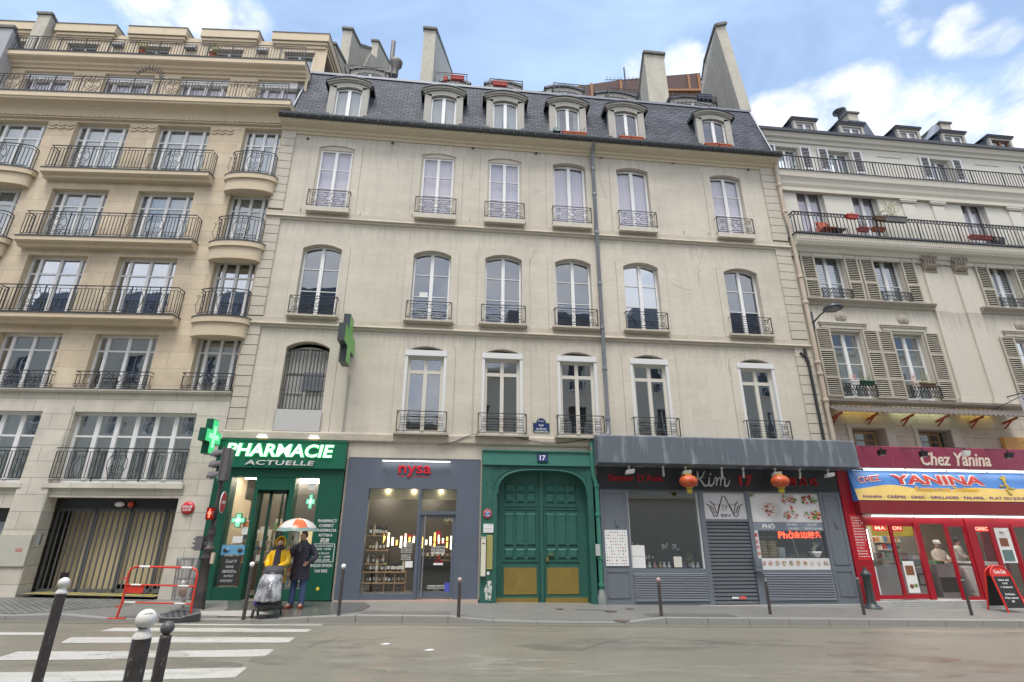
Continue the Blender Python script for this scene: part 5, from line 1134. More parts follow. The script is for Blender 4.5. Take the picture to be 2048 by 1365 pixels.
# street lamp
sl = thing('wall_street_lamp', 'round hooded street lamp on a sloping arm at the corner between the right buildings', 'street lamp', (12.12,-.05,8.72))
b = MB(); b.box(-.06,.06,-.04,.05,-.32,.32); b.build('wall_plate', M_zincd, sl)
b = MB(); hx, hz = FC.at(1665, 617, -1.15); dx, dz = hx-12.12, hz-8.72; b.tube([(0,-.04,-.12),(dx*.45,-.5,dz*.42+.02),(dx*.8,-.95,dz*.9+.05)], [.03,.028,.025], 8); b.build('arm', M_zincd, sl)
b = MB(); b.lathe([(.10,.10),(.27,.05),(.31,-.03),(.27,-.05)], (0,0,0), 20); b.ball((0,0,.10),.12,10,sc=(1,1,.6)); o = b.build('hood', M_zincd, sl, (dx,-1.12,dz))
b = MB(); b.lathe([(.02,-.13),(.14,-.11),(.22,-.05)], n=16); b.build('lens', glass('lamp_lens', .25, tint=(.6,.6,.6)), o); b = MB(); b.ball((0.02,0,-.04),.055,8); b.build('bulb', M_white, o)
# things on the balconies
M_orange = mat('orange_plastic', (.55,.11,.05), .5)
x, z = FC.at(1654, 456, -.05); ch = thing('folding_chair', 'orange-red folding chair behind the long balcony railing, near its left end', 'chair', (x,-.02,12.07))
b = MB(); b.box(-.24,.24,.18,.20,.42,.85); b.build('backrest', M_orange, ch); b = MB(); b.box(-.24,.24,-.22,.18,.38,.41); b.build('seat', M_orange, ch)
for a in (-.22,.22):
    b = MB(); b.bar((a,-.2,0),(a,.2,.82),.022); b.build('leg', M_black, ch); b = MB(); b.bar((a,.2,0),(a,-.2,.40),.022); b.build('leg', M_black, ch)
x, z = FC.at(1678, 462, -.05); ch = thing('folding_chair', 'black chair standing next to the orange-red one on the long balcony', 'chair', (x+.02,0,12.07))
b = MB(); b.box(-.2,.2,.16,.18,.44,.74); b.build('backrest', M_black, ch); b = MB(); b.box(-.2,.2,-.2,.18,.38,.41); b.build('seat', M_black, ch)
for a in (-.2,.2):
    b = MB(); b.bar((a,-.2,0),(a,-.2,.39),.022); b.build('leg', M_black, ch); b = MB(); b.bar((a,.17,0),(a,.17,.74),.022); b.build('leg', M_black, ch)
gp = 'planters on the long balcony'
def rbox(label, px, py, w_, col, pl, sd, Y=-.42, lm=None, h=.15):
    x, z = FC.at(px, py, Y); return planter(label, x, Y, z-.02, w_, col, pl, gp, h, lm, seed=sd)
rbox('red box hung on the balcony railing, left of two dark pots', 1704, 437, .42, MATS['red_plastic'], .4, 11)
rbox('brown planter with leaves hung right of the dark pots on the long balcony', 1760, 441, .4, mat('brown_pot', (.14,.08,.05), .6), 1.2, 12)
t = rbox('grey planter with a tall yellow-green bush on the rail of the long balcony', 1790, 444, .95, mat('grey_pot', (.13,.13,.12), .6), .5, 13, h=.22)
b = MB(); rnd = random.Random(5); leaves(b, (-.05,0,.62), .36, 170, .05, 0, 1.1, rnd)
for k in range(7): b.bar((-.05,0,.1),(-.05+rnd.uniform(-.2,.2),rnd.uniform(-.1,.1),.75),.01)
b.build('bush', M_leafy, t)
rbox('low pot of greenery behind the balcony bars under the brown planter', 1757, 463, .5, M_terra, 1.6, 14, -.1)
rbox('trailing plants in a red pot behind the balcony bars, left of the brown planter', 1727, 463, .4, MATS['red_plastic'], 1.4, 15, -.1)
rbox('row of red pots with thin shrubs before the right balcony window', 1962, 479, .9, MATS['red_plastic'], 1.3, 16, -.08)
x, z = FC.at(1990, 470, -.05); b = MB(); b.lathe([(.14,0),(.2,.1),(.25,.42),(.1,.5),(.02,.5)], n=12); b.box(-.2,.25,-.1,.1,.48,.53); tag(b.build('covered_barbecue', M_black, None, (x,-.03,12.07)), 'black covered round grill behind the railing at the right end of the long balcony', 'grill')
for l_, px, py, wd, cl, sd_, lm in (('dark green window box in the lower left shuttered window', 1733, 776, .56, M_dgreen, 21, M_leaf), ('white pot with reddish flowers left of the dark green window box', 1710, 774, .26, M_white, 22, M_flow),
        ('brown window box with green and pink plants, in the right lower shuttered window', 1853, 779, .62, MATS['brown_pot'], 23, M_leafy), ('small stone trough beside the brown window box, under thin stems', 1832, 779, .26, M_quoin, 24, M_flow)):
    x, z = FC.at(px, py, -.17); planter(l_, x, -.19, 6.40, wd, cl, 1.3, 'window boxes of the shuttered windows', .13, lm, seed=sd_)
# upright banner sign at the far right edge
vs_ = thing('projecting_sign', 'white upright sign with purple letters on iron arms at the right photo edge', 'sign', (18.75,0,0))
b = MB(); b.box(-.03,.03,-1.35,-.45,4.7,6.15); b.build('panel', mat('sign_white', (.72,.72,.74), .5), vs_)
b = MB(); b.bar((0,0,6.2),(0,-1.4,6.2),.03); b.bar((0,0,4.65),(0,-1.4,4.65),.03); b.bar((-.6,0,5.75),(0,-.9,6.2),.02); b.build('arm', M_iron, vs_)
b = MB(); 
for k, ch_ in enumerate('PANINI'): lettering(b, ch_, -1.25,-1.12,5.75-k*.17,5.87-k*.17,0,fn=lambda X,Y,Z: (-.034, -X-1.9 if 0 else X+.35, Z))
lettering(b, 'SANDWICH', -1.30,-.55,5.98,6.08,0,bold=.02,fn=lambda X,Y,Z: (-.034, -1.85-X, Z)); b.build('lettering', mat('purple_ink', (.22,.03,.2), .5), vs_)
bx = MB(); xa, za = FC.at(2002, 875, -.05); bx.box(xa, xa+1.4, -.12, .0, 4.2, za); tag(bx.build('wood_panel', mat('ply_orange', (.58,.33,.10), .6, noise=(3,.4,(.48,.26,.08),(1,1,6))), None), 'orange ribbed wooden panel above the red fascia at the right edge', 'panel')
# ================================================================ across the street (seen only as reflections)
OB = []
M_opp = None
def opposite(x0, x1, h, label, col, mh=3.2, seed=1):
    t = thing('apartment_building', label, 'building', ((x0+x1)/2, -18.6, 0)); a = (x1-x0)/2
    b = MB(); H2 = []; n = int((x1-x0)/2.6)
    for k in range(n):
        c = -a+(k+.5)*2*a/n
        z = 4.4
        while z+2.2 < h: H2.append((c-.6, c+.6, z, z+2.2)); z += 3.3
    b.wall(-a, a, -1, h, [(-q[1], -q[0], q[2], q[3]) for q in H2], 0, .25)
    b.v = [(-x, -y, z) for x, y, z in b.v]; b.box(-a, a, -.02, .4, h-.3, h); b.box(-a,a,.0,.25,3.9,4.2)
    b.build('wall', mat('opposite_'+col.name, (.62,.57,.47), .85, noise=(1,.3,(.52,.48,.4))), t)
    r = MB(); r.hexa([(-a,.2,h),(a,.2,h),(a,-8,h),(-a,-8,h),(-a,-1.0,h+mh),(a,-1.0,h+mh),(a,-8,h+mh+.6),(-a,-8,h+mh+.6)])
    r.build('roof', M_zinc, t)
    p = MB(); p.box(-a+.1, a-.1, -.32, -.28, 0, h-.1); p.build('pane', mat('dark_pane', (.07,.075,.085), .08), t)
    f = MB()
    for q in H2:
        c = -(q[0]+q[1])/2; f.box(c-.04,c+.04,-.27,-.22,q[2],q[3]); f.box(c-.6,c+.6,-.27,-.22,q[2],q[2]+.08); f.box(c-.62,c+.62,.0,.12,q[2]+.0,q[2]+.06); f.box(c-.62,c+.62,.08,.12,q[2]+.75,q[2]+.8)
        for k in range(8): f.box(c-.6+k*.17,c-.58+k*.17,.08,.11,q[2],q[2]+.8)
        f.box(c-.6,c-.53,-.27,-.22,q[2],q[3]); f.box(c+.53,c+.6,-.27,-.22,q[2],q[3])
    f.build('window_frames', M_white, t)
opposite(-34, -5.4, 15.2, 'tall stone building across the street, mirrored in the left windows', M_lime_s)
opposite(-5.4, -.4, 8.4, 'lowest building across the street, mirrored in the window over the wine shop', M_rplaster, 1.2)
opposite(-.4, 3.5, 12.4, 'low zinc-roofed building across the street, mirrored over the coach gate', M_rplaster, 1.6)
opposite(3.5, 13.0, 14.2, 'zinc-roofed building across the street, mirrored in the windows right of the rain pipe', M_stucco2)
opposite(13.0, 40, 14.8, 'building across the street, mirrored in the shuttered right windows', M_rstone)
b = MB(); b.poly([(Xl,-15.95,gz(Xl)-RD+.12),(Xr,-15.95,gz(Xr)-RD+.12),(Xr,-18.6,gz(Xr)-RD+.12),(Xl,-18.6,gz(Xl)-RD+.12)]); b.poly([(Xl,-15.95,gz(Xl)-RD-.1),(Xr,-15.95,gz(Xr)-RD-.1),(Xr,-15.95,gz(Xr)-RD+.12),(Xl,-15.95,gz(Xl)-RD+.12)]); 
# ================================================================ shopfronts
M_pg = mat('pharmacy_green', (.008,.088,.055), .4, noise=[(3,.3,(.012,.11,.07)), (30,.4,(.05,.13,.10),(1,1,.4),(.62,.8))])
M_pgs = mat('pharmacy_sign_green', (.012,.125,.075), .35, noise=(2,.2,(.02,.2,.11)))
M_neonw = emis('neon_white_green', (.62,1,.66), 1.6); M_neong = emis('neon_green', (.08,.75,.25), .8)
M_warmwall = mat('warm_wall', (.62,.52,.38), .8); M_whitewall = mat('white_wall', (.7,.68,.64), .8); M_floor = mat('shop_floor', (.30,.27,.23), .3)
M_lamp = emis('ceiling_lamp', (1,.90,.72), 20); M_lampw = emis('tube_white', (1,.97,.90), 5.0); M_lampwarm = emis('lamp_warm', (1,.74,.42), 5)
M_ink = mat('ink_white', (.8,.8,.79), .5); M_inkb = mat('ink_black', (.03,.025,.03), .5); M_inkr = mat('ink_red', (.55,.03,.045), .4)
def room(parent, x0, x1, z0, z1, y0, y1, wm, lamps, nm='shop_room', lm=None, cm=None):
    b = MB(); b.quad((x0,y1,z0),(x1,y1,z0),(x1,y1,z1),(x0,y1,z1),0); b.quad((x0,y0,z0),(x0,y1,z0),(x0,y1,z1),(x0,y0,z1),0); b.quad((x1,y1,z0),(x1,y0,z0),(x1,y0,z1),(x1,y1,z1),0)
    b.quad((x0,y0,z0),(x1,y0,z0),(x1,y1,z0),(x0,y1,z0),1); b.quad((x0,y0,z1),(x0,y1,z1),(x1,y1,z1),(x1,y0,z1),2); o = b.build(nm, [wm, M_floor, cm or M_whitewall], parent)
    for l in lamps: b = MB(); b.box(*l); b.build('ceiling_lamp', lm or M_lamp, parent)
    return o
def cross(b, cx, cz, s, y0, y1, mi=0, t=.34):
    a, c = s/2, s*t/2
    b.prism_y([(cx-c,cz-a),(cx+c,cz-a),(cx+c,cz-c),(cx+a,cz-c),(cx+a,cz+c),(cx+c,cz+c),(cx+c,cz+a),(cx-c,cz+a),(cx-c,cz+c),(cx-a,cz+c),(cx-a,cz-c),(cx-c,cz-c)], y0, y1, mi)
# ---------------------------------------------------------------- pharmacy
ph = thing('pharmacy_shopfront', 'dark green pharmacy shopfront with glowing PHARMACIE lettering and an open glass door', 'shopfront', (0,0,0))
zb = .06
b = MB(); b.box(-6.52,-6.06,-.12,.3,zb,3.42); b.box(-5.42,-5.33,-.10,.3,zb,3.3); b.box(-4.5,-4.37,-.10,.3,zb,3.3); b.box(-3.73,-3.08,-.12,.3,zb,3.42)
b.box(-6.06,-5.42,-.10,.3,zb,.37); b.box(-4.37,-3.73,-.10,.3,zb,.33); b.box(-6.06,-3.73,-.11,.3,3.16,3.42); b.box(-5.33,-4.5,-.095,.3,2.82,3.16)
b.box(-6.02,-3.1,-.13,-.12,3.40,3.415); b.build('frame', M_pg, ph)
b = MB(); b.box(-6.54,-3.07,-.20,.1,3.40,4.17); b.box(-6.54,-3.07,-.215,-.20,3.40,3.44); b.box(-6.54,-3.07,-.215,-.2,4.13,4.17); o = b.build('sign_board', M_pgs, ph)
b = MB(); lettering(b, 'PHARMACIE', -6.30,-3.42,3.70,4.05,-.23,bold=.012,depth=.03,shear=.12); q = b.build('lettering', M_neonw, o)
b = MB(); lettering(b, 'PHARMACIE', -6.31,-3.41,3.69,4.06,-.212,bold=.05,shear=.12); b.build('neon_halo', M_neong, o)
b = MB(); lettering(b, 'ACTUELLE', -5.75,-3.9,3.47,3.60,-.225,bold=.02,depth=.02,shear=.1,space=1.1); b.build('lettering', mat('steel_letters', (.62,.62,.60), .4), o)
b = MB(); b.quad((-6.06,.0,.37),(-5.42,.0,.37),(-5.42,.0,3.16),(-6.06,.0,3.16)); b.quad((-4.37,.0,.33),(-3.73,.0,.33),(-3.73,.0,3.16),(-4.37,.0,3.16)); b.build('shop_window', M_shop, ph)
b = MB(); b.box(-5.05,-4.97,.05,.10,zb+.03,2.80); b.box(-4.60,-4.53,.05,.10,zb+.03,2.80); b.box(-5.33,-4.5,.05,.1,2.72,2.82); b.build('door_frame', M_dgreen, ph)
dl = MB(); dl.box(0,.04,-.0,.04,0,2.7); dl.box(.72,.76,0,.04,0,2.7); dl.box(.04,.72,0,.04,2.66,2.7); dl.box(.04,.72,0,.04,0,.07); o = dl.build('glass_door', M_dgreen, ph, (-5.28,.12,zb+.03), R_(58)); dl = MB(); dl.quad((.04,.02,.07),(.72,.02,.07),(.72,.02,2.66),(.04,.02,2.66)); dl.build('pane', M_shop, o)
b = MB()
for k in range(3): b.box(.12+.05*(k%2),.30+.05*(k%3),-.012,-.008,.9+k*.36,1.06+k*.36)
b.build('paper_notice', M_ink, o)
room(ph, -6.4, -3.2, zb, 3.3, .32, 4.2, M_warmwall, [(-6.2,-5.6,1.2,1.35,3.22,3.26),(-5.0,-3.6,.9,1.0,3.22,3.26),(-5.8,-3.6,2.4,2.5,3.22,3.26),(-4.6,-3.4,3.2,3.3,3.22,3.26)])
rnd = random.Random(3)
M_prod = [mat('pack_white', (.7,.7,.7), .5), mat('pack_orange', (.6,.25,.08), .5), mat('pack_blue', (.10,.2,.42), .5), mat('pack_green', (.15,.35,.16), .5), mat('pack_red', (.45,.06,.06), .5), mat('pack_cream', (.6,.5,.35), .5), mat('pack_dark', (.07,.06,.06), .5)]
def stock(parent, x0, x1, y, levels, dep=.18, name='stocked_shelf', side=None):
    b = MB(); b.box(x0-.02,x1+.02,y+dep,y+dep+.02,levels[0]-.05,levels[-1]+.3,0)
    for z in levels:
        b.box(x0-.02, x1+.02, y-.02, y+dep, z-.02, z, 0); x = x0
        while x < x1-.05:
            w_ = rnd.uniform(.04,.11); h_ = rnd.uniform(.09,.2); mi = rnd.randrange(1, 8)
            if rnd.random() > .12: b.box(x, x+w_-.008, y, y+dep*.7, z, z+h_, mi)
            x += w_
    return b.build(name, [M_whitewall]+M_prod, parent)
stock(ph, -5.2, -4.5, 1.3, [.3,.6,.9,1.2,1.5,1.8]); stock(ph, -6.3, -5.5, 1.9, [.9,1.2,1.5]); stock(ph, -4.45, -3.5, 2.4, [.4,.7,1.0,1.3])
b = MB(); b.box(-4.3,-3.78,.55,.60,.45,2.0,0); b.box(-4.22,-3.86,.54,.55,.9,1.75,1); b.build('display_stand', [M_whitewall, emis('lit_poster', (1,.76,.40), .55)], ph)
b = MB(); b.box(-4.5,-4.40,.03,.05,.4,1.75); b.build('lit_panel', emis('lit_white', (.8,.9,1), .7), ph)
b = MB(); b.box(-5.4,-4.6,3.9,3.95,1.8,2.7,0); b.box(-4.3,-3.4,3.9,3.95,1.6,2.6,0); b.build('wall_poster', mat('orange_poster', (.62,.30,.10), .6, noise=(3,.6,(.7,.5,.25))), ph)
# things stuck in the windows
b = MB(); b.box(-5.98,-5.50,-.02,-.012,.42,1.12); tag(b.build('chalk_board', mat('chalk', (.03,.03,.032), .6, noise=(3,.4,(.06,.06,.06))), None), 'black chalkboard with white handwriting low in the left pharmacy window', 'board')
b = MB(); lettering(b,'Covid 19',-5.87,-5.60,.96,1.04,-.025,shear=.3); lettering(b,'tests',-5.85,-5.65,.84,.90,-.025,shear=.3); lettering(b,'GRATUITS et',-5.92,-5.56,.72,.79,-.025,shear=.2,bold=.01); lettering(b,'RAPIDES',-5.86,-5.62,.62,.67,-.025,shear=.2); lettering(b,'SANS RDV',-5.93,-5.62,.50,.56,-.025,shear=.2); o = b.build('lettering', M_ink, None); o.parent = [q for q in bpy.data.objects if q.name == 'chalk_board'][0]
b = MB(); b.box(-6.04,-5.44,-.02,-.012,1.15,1.40); b.ball((-5.88,-.03,1.28),.06,8,0,(1,.3,.7)); t = tag(b.build('blue_poster', mat('poster_blue', (.16,.40,.62), .5), None), 'light blue strip poster across the left pharmacy window', 'poster')
for q in (-5.92,-5.56): 
    b = MB(); b.ball((q,-.03,1.27),.065,10,0,(1,.3,.8)); b.build('mask_picture', M_prod[6], t)
b = MB(); b.box(-5.80,-5.55,-.02,-.012,1.45,1.62); tag(b.build('paper_notice', M_ink, None), 'white paper sheet taped above the light blue strip poster', 'notice')
b = MB(); b.box(-5.60,-5.44,-.02,-.012,1.66,2.02,0); b.box(-5.59,-5.45,-.024,-.02,1.85,2.0,1); tag(b.build('paper_notice', [M_ink, M_prod[1]], None), 'small printed sheet with an orange picture beside the green window cross', 'notice')
def winx(label, cx, cz, s, nm='window_cross', wd=1.0):
    t = thing(nm, label, 'cross sign', (cx,-.03,cz)); b = MB(); cross(b,0,0,s,-.05,0,0,.42); b.build('case', mat('cross_green', (.02,.22,.12), .3), t)
    b = MB(); cross(b,0,0,s*.9,-.056,-.051,0,.36); b.build('light', emis('cross_light', (.28,.80,.52), .7), t); b = MB(); cross(b,0,0,s*.42,-.062,-.057,0,.22); b.build('core', emis('cross_core', (.7,1,.85), 1.3), t); t.scale = (wd,1,1)
winx('small lit green cross in the left pharmacy window over the notices', -5.72, 2.02-.0, .36); winx('small narrow lit green cross high in the right pharmacy window', -3.90, 2.52, .40, wd=.62)
b = MB(); b.box(-4.02,-3.85,-.02,-.012,2.84,3.02); tag(b.build('paper_notice', M_ink, None), 'white sheet at the top of the right pharmacy window', 'notice')
b = MB(); L_ = [('PHARMACY',-3.62,-3.12,1.98,2.06),('CHEMIST',-3.58,-3.19,1.86,1.935),('PHARMACIA',-3.64,-3.11,1.74,1.815),('AΠTEKA',-3.57,-3.20,1.62,1.69),('药房',-3.50,-3.27,1.46,1.58),
    ('Du Lundi Au Vendredi',-3.62,-3.16,1.36,1.41),('8H30 - 20H00',-3.57,-3.20,1.28,1.33),('Le Samedi',-3.53,-3.24,1.18,1.23),('9H.0 - 13H00',-3.57,-3.20,1.09,1.14),('15H00 -20H00',-3.58,-3.20,1.01,1.06),('ENGLISH SPOKEN',-3.68,-3.12,.86,.935),('TAX FREE',-3.56,-3.23,.73,.80)]
for s_, a, c_, z0, z1 in L_: lettering(b, s_, a, c_, z0, z1, -.128, bold=.012)
for q in ((-3.66,-3.645,.98,1.44),(-3.12,-3.105,.98,1.44),(-3.66,-3.105,.98,.992),(-3.66,-3.105,1.428,1.44)): b.box(q[0],q[1],-.127,-.121,q[2],q[3])
b.build('lettering', M_ink, ph)
b = MB(); b.lathe([(.045,0),(.045,.004)], n=14); o = b.build('yellow_sticker', mat('yellow_paint2', (.75,.6,.05), .5), ph, (-3.42,-.121,.34)); o.rotation_euler = (R_(90),0,0)
# flood lamps on the ledge over the sign, small marker box
for px in (607, 747 if 0 else 0):
    pass
for l_, px, py in (('small lit floodlight on the ledge above the PHARMACIE sign, left one', 526, 872.5), ('small lit floodlight on the ledge above the PHARMACIE sign, right one', 629, 874.5)):
    x, z = FC.at(px, py, -.16); t = thing('floodlight', l_, 'lamp', (x,-.2,z), 0, 'floodlights above the pharmacy sign'); b = MB(); b.hexa([(-.16,-.05,-.04),(.16,-.05,-.04),(.16,.05,-.04),(-.16,.05,-.04),(-.10,-.03,.05),(.10,-.03,.05),(.10,.05,.05),(-.10,.05,.05)]); b.build('body', M_white, t); b = MB(); b.box(-.13,.13,-.045,.04,-.046,-.041); b.build('lamp', M_lampwarm, t)
# projecting crosses
def bigcross(label, px, py, Y, s, d, ang, lit, nm='pharmacy_cross'):
    x, z = FC.at(px, py, Y); t = thing(nm, label, 'cross sign', (x,Y,z), ang); b = MB(); cross(b,0,0,s,-d/2,d/2,0,.36); b.build('case', M_pg if lit else mat('cross_case_dark', (.05,.06,.065), .4), t)
    b = MB(); cross(b,0,0,s*.96,-d/2-.008,-d/2-.001,0,.35); cross(b,0,0,s*.96,d/2+.001,d/2+.008,0,.35); b.build('face', emis('cross_face_lit', (.07,.62,.22), .75) if lit else mat('cross_face_unlit', (.18,.50,.12), .4, noise=(30,.3,(.12,.4,.1))), t)
    if lit: b = MB(); cross(b,0,0,s*.62,-d/2-.02,-d/2-.009,0,.22); b.build('neon_tube', emis('cross_core2', (.35,.95,.5), .85), t)
    return t, x, z
t, x, z = bigcross('brightly lit green pharmacy cross above the traffic light', 420, 874, -.80, .92, .18, R_(90), True)
b = MB(); b.tube([(.3,0,.1),(.75,0,.05),(.85,-.15,.0)], .03, 6); o = b.build('arm', M_pg, t)
t, x, z = bigcross('unlit green cross sign with dark case on the first floor, seen nearly edge-on', 693, 681, -.70, 1.48, .19, R_(90), False)
b = MB(); b.bar((0,0,0),(0,0,0.01),.02); b.v = []; b.f = []; b.m = []; b.sm = []; b.tube([(.0,0,-.1),(.95,.0,-.1)], .022, 6); b.tube([(.1,0,-.55),(.9,0,-.55)], .018, 6); o = b.build('arm', M_iron, t)
# ---------------------------------------------------------------- wine shop
ws = thing('wine_shopfront', 'blue-grey wine shop front with red lettering, one big window and a glass door', 'shopfront', (0,0,0))
M_wg = mat('shop_blue_grey', (.105,.128,.168), .5, noise=[(1.2,.4,(.125,.15,.19)), (4,.4,(.085,.105,.14),(1,1,.4)), (30,.5,(.17,.18,.20),(1,1,1),(.66,.8))])
b = MB(); z0 = .05; b.box(-3.0,-2.36,-.05,.25,z0,3.74); b.box(.10,.76,-.05,.25,z0,3.74); b.box(-2.36,.10,-.052,.25,2.90,3.74); b.box(-2.36,-.97,-.045,.2,z0,.20); b.box(-.97,-.885,-.05,.2,z0,2.9); b.box(-.885,.10,-.048,.2,2.22,2.30)
b.box(-.885,-.80,.0,.06,z0+.05,2.20); b.box(.01,.10,.0,.06,z0+.05,2.2); b.box(-.80,.01,.0,.06,2.12,2.2); b.box(-.80,.01,.0,.06,z0+.03,.24); b.box(-3.0,.76,-.055,.2,3.735,3.75); b.build('frame', M_wg, ws)
b = MB(); b.quad((-2.36,.0,.2),(-.97,.0,.2),(-.97,.0,2.9),(-2.36,.0,2.9)); b.quad((-.885,.0,2.3),(.10,.0,2.3),(.10,.0,2.9),(-.885,.0,2.9)); b.quad((-.80,.03,.24),(.01,.03,.24),(.01,.03,2.12),(-.8,.03,2.12)); b.build('shop_window', M_shop, ws)
b = MB(); b.tube([(-.745,-.09,.12),(-.745,-.09,2.18)], .022, 8); b.box(-.76,-.73,-.09,.0,.3,.33); b.box(-.76,-.73,-.09,0,1.9,1.93); b.build('door_handle', M_steel, ws)
b = MB(); b.box(-3.06,-2.99,-.03,.25,z0,3.7,0); b.box(.76,.81,-.03,.25,z0,3.7,0); b.build('jamb', M_grime, ws)
b = MB(); b.box(-3.02,.78,-.10,.2,-.1,.05); b.build('threshold', mat('pink_stone', (.50,.38,.31), .7, noise=(8,.4,(.4,.32,.27))), ws)
b = MB(); lettering(b, 'nysa', -1.58,-.66,3.22,3.54,-.055,bold=.01,depth=.035); b.build('lettering', mat('sign_letter_red', (.62,.02,.04), .4), ws); b = MB(); lettering(b, 'mes', -1.58,-1.38,3.24-.02,3.29-.02,-.055); lettering(b, 'cavistes', -1.24,-.70,3.21,3.27,-.055); b.build('lettering', MATS['sign_letter_red'], ws)
b = MB(); b.box(-2.05,-.12,-.22,-.14,3.655,3.70,0); b.box(-2.04,-.13,-.215,-.145,3.645,3.654,1); b.build('sign_lamp', [M_steel, M_lampw], ws)
room(ws, -2.95, .7, z0, 3.0, .28, 4.6, mat('beige_wall', (.50,.42,.29), .8), [(-2.1,-1.7,.5,.7,2.95,2.98),(-1.4,-1.1,.5,.7,2.95,2.98),(-.6,-.3,.5,.7,2.95,2.98),(-2.4,-1.9,2.2,2.4,2.95,2.98),(-.9,-.5,2.2,2.4,2.95,2.98),(-1.6,-1.3,3.4,3.6,2.95,2.98)], cm=mat('cream_ceiling', (.62,.55,.42), .8))
b = MB(); b.box(-2.36,.1,.20,.24,2.62,2.9); b.build('pelmet', mat('cream_pelmet', (.75,.68,.5), .6), ws)
for x in (-1.85,-1.12,-.35): b = MB(); b.lathe([(.06,0),(.06,.02)], n=12); b.build('spot_lamp', emis('spot_warm', (1,.85,.55), 9), ws, (x,.17,2.84))
M_wood = mat('shelf_wood', (.42,.24,.11), .5, noise=(3,.4,(.3,.17,.07),(1,6,1)))
b = MB()
for x0_, x1_, z, y0_ in ((-2.34,-1.75,1.66,.25),(-2.34,-1.75,1.27,.25),(-2.34,-1.75,.92,.25),(-2.36,-1.2,.72,.2),(-2.36,-1.2,.45,.2),(-.25,.08,2.0,.6),(-.25,.08,1.5,.6),(-.25,.08,1.0,.6)): b.box(x0_,x1_,y0_,y0_+.32,z-.025,z)
for x in (-2.34,-1.78,-1.5,-1.22): b.box(x,x+.02,.22,.50,.2,.72)
b.box(-2.36,-1.2,.52,.54,.2,.72); b.build('wooden_shelf', M_wood, ws)
b = MB(); b.box(-1.1,.6,1.6,1.9,z0,1.0); b.build('dark_counter', M_black, ws)
b = MB(); b.box(-2.2,-.1,3.6,3.7,1.35,1.95,0); b.build('red_panel', mat('red_panel', (.42,.02,.02), .5), ws)
for k in range(17):
    x = -2.0+k*.125; h_ = .26+.13*math.sin(k*1.7); b = MB(); b.tube([(x,1.45,1.5-h_/2+.05*math.cos(k)),(x,1.45,1.5+h_/2+.05*math.cos(k))], .026, 8); b.build('light_tube', emis('tube_warm', (1,.82,.5), 4.5) if k % 3 else emis('tube_amber', (1,.5,.1), 3.0), ws)
def bottle_mesh(body, label_m, cap):
    b = MB(); b.lathe([(.036,0),(.038,.01),(.038,.19),(.030,.225),(.014,.25),(.013,.29)], n=10, mi=0); b.lathe([(.0155,.275),(.0155,.305)], n=8, mi=2); b.lathe([(.0388,.06),(.0388,.15)], n=10, mi=1); return b.mesh('bottle', [body, label_m, cap])
M_bg = mat('bottle_dark', (.015,.02,.015), .12); M_bgg = mat('bottle_green', (.12,.22,.03), .12); M_lab = mat('label_white', (.72,.72,.68), .6)
BT = [bottle_mesh(M_bg, M_lab, M_black), bottle_mesh(M_bgg, M_lab, M_black), bottle_mesh(M_bg, M_prod[5], M_inkr), bottle_mesh(mat('bottle_clear', (.5,.45,.3), .1), M_lab, M_prod[1])]
rnd = random.Random(11)
shelves = [('wine bottle on the long wooden shelf in the wine shop window', -2.30,-1.24,.72,13,.34,1.0), ('wine bottle in the compartments just under the long wooden shelf', -2.28,-1.26,.45,12,.34,.80), ('bottle lying low in the wine shop window, bottom row', -2.26,-1.28,.20,8,.34,.75),
          ('bottle on the small upper shelf at the left of the wine shop', -2.30,-1.80,1.66,6,.38,.9), ('bottle on the small middle shelf at the left of the wine shop', -2.30,-1.82,1.27,5,.38,.8), ('bottle on the small lower shelf at the left of the wine shop', -2.30,-1.82,.92,6,.38,.75),
          ('bottle on the counter behind the glowing tubes in the wine shop', -1.05,.55,1.0,11,1.7,1.0), ('bottle on the shelf seen through the wine shop door', -.22,.06,2.0,4,.74,.8)]
for l_, a, c_, z, n_, y, s_ in shelves:
    for k in range(n_):
        x = a+(c_-a)*(k+.5)/n_+rnd.uniform(-.01,.01); o = link('wine_bottle', BT[rnd.choice((0,0,0,1,2,3))], None, (x, y+rnd.uniform(-.05,.05), z)); o.scale = (s_*rnd.uniform(.9,1.1),)*2+(s_*rnd.uniform(.9,1.15),)
        if 'lying' in l_: o.rotation_euler = (R_(-62), 0, R_(rnd.uniform(-20,20))); o.location.z += .05
        tag(o, l_, 'bottle', l_.replace('bottle', 'bottles', 1).replace('wine bottles', 'wine bottles'))
b = MB(); lettering(b,'nysa',-1.32,-1.06,1.58,1.68,-.004,bold=.03); lettering(b,'n',-.42,-.30,1.60,1.78,.024,bold=.03); lettering(b,'jouez!',-.52,-.10,1.42,1.54,.024,shear=.3,bold=.02); b.build('window_lettering', MATS['sign_letter_red'], ws)
b = MB()
for k, s_ in enumerate(('LUN 10H00 20H00','MAR 10H00 20H30','MER 10H00 20H30','JEU 10H00 20H30','VEN 10H00 21H00','SAM 10H00 21H00','DIM 10H00 13H00')): lettering(b, s_, -1.36,-1.06,1.48-k*.045,1.51-k*.045,-.004,bold=.01)
lettering(b,'PAIEMENT ET',-1.34,-1.08,1.13,1.165,-.004,bold=.01); lettering(b,'COMMANDES',-1.34,-1.08,1.08,1.115,-.004,bold=.01); lettering(b,'EN LIGNE',-1.34,-1.08,1.03,1.065,-.004,bold=.01)
lettering(b,'OUI, LE BON VIN',-.54,-.16,1.335,1.385,.024,bold=.02); lettering(b,'FAIT LES BONS',-.54,-.16,1.265,1.315,.024,bold=.02); lettering(b,'MOMENTS',-.54,-.16,1.175,1.245,.024,bold=.03)
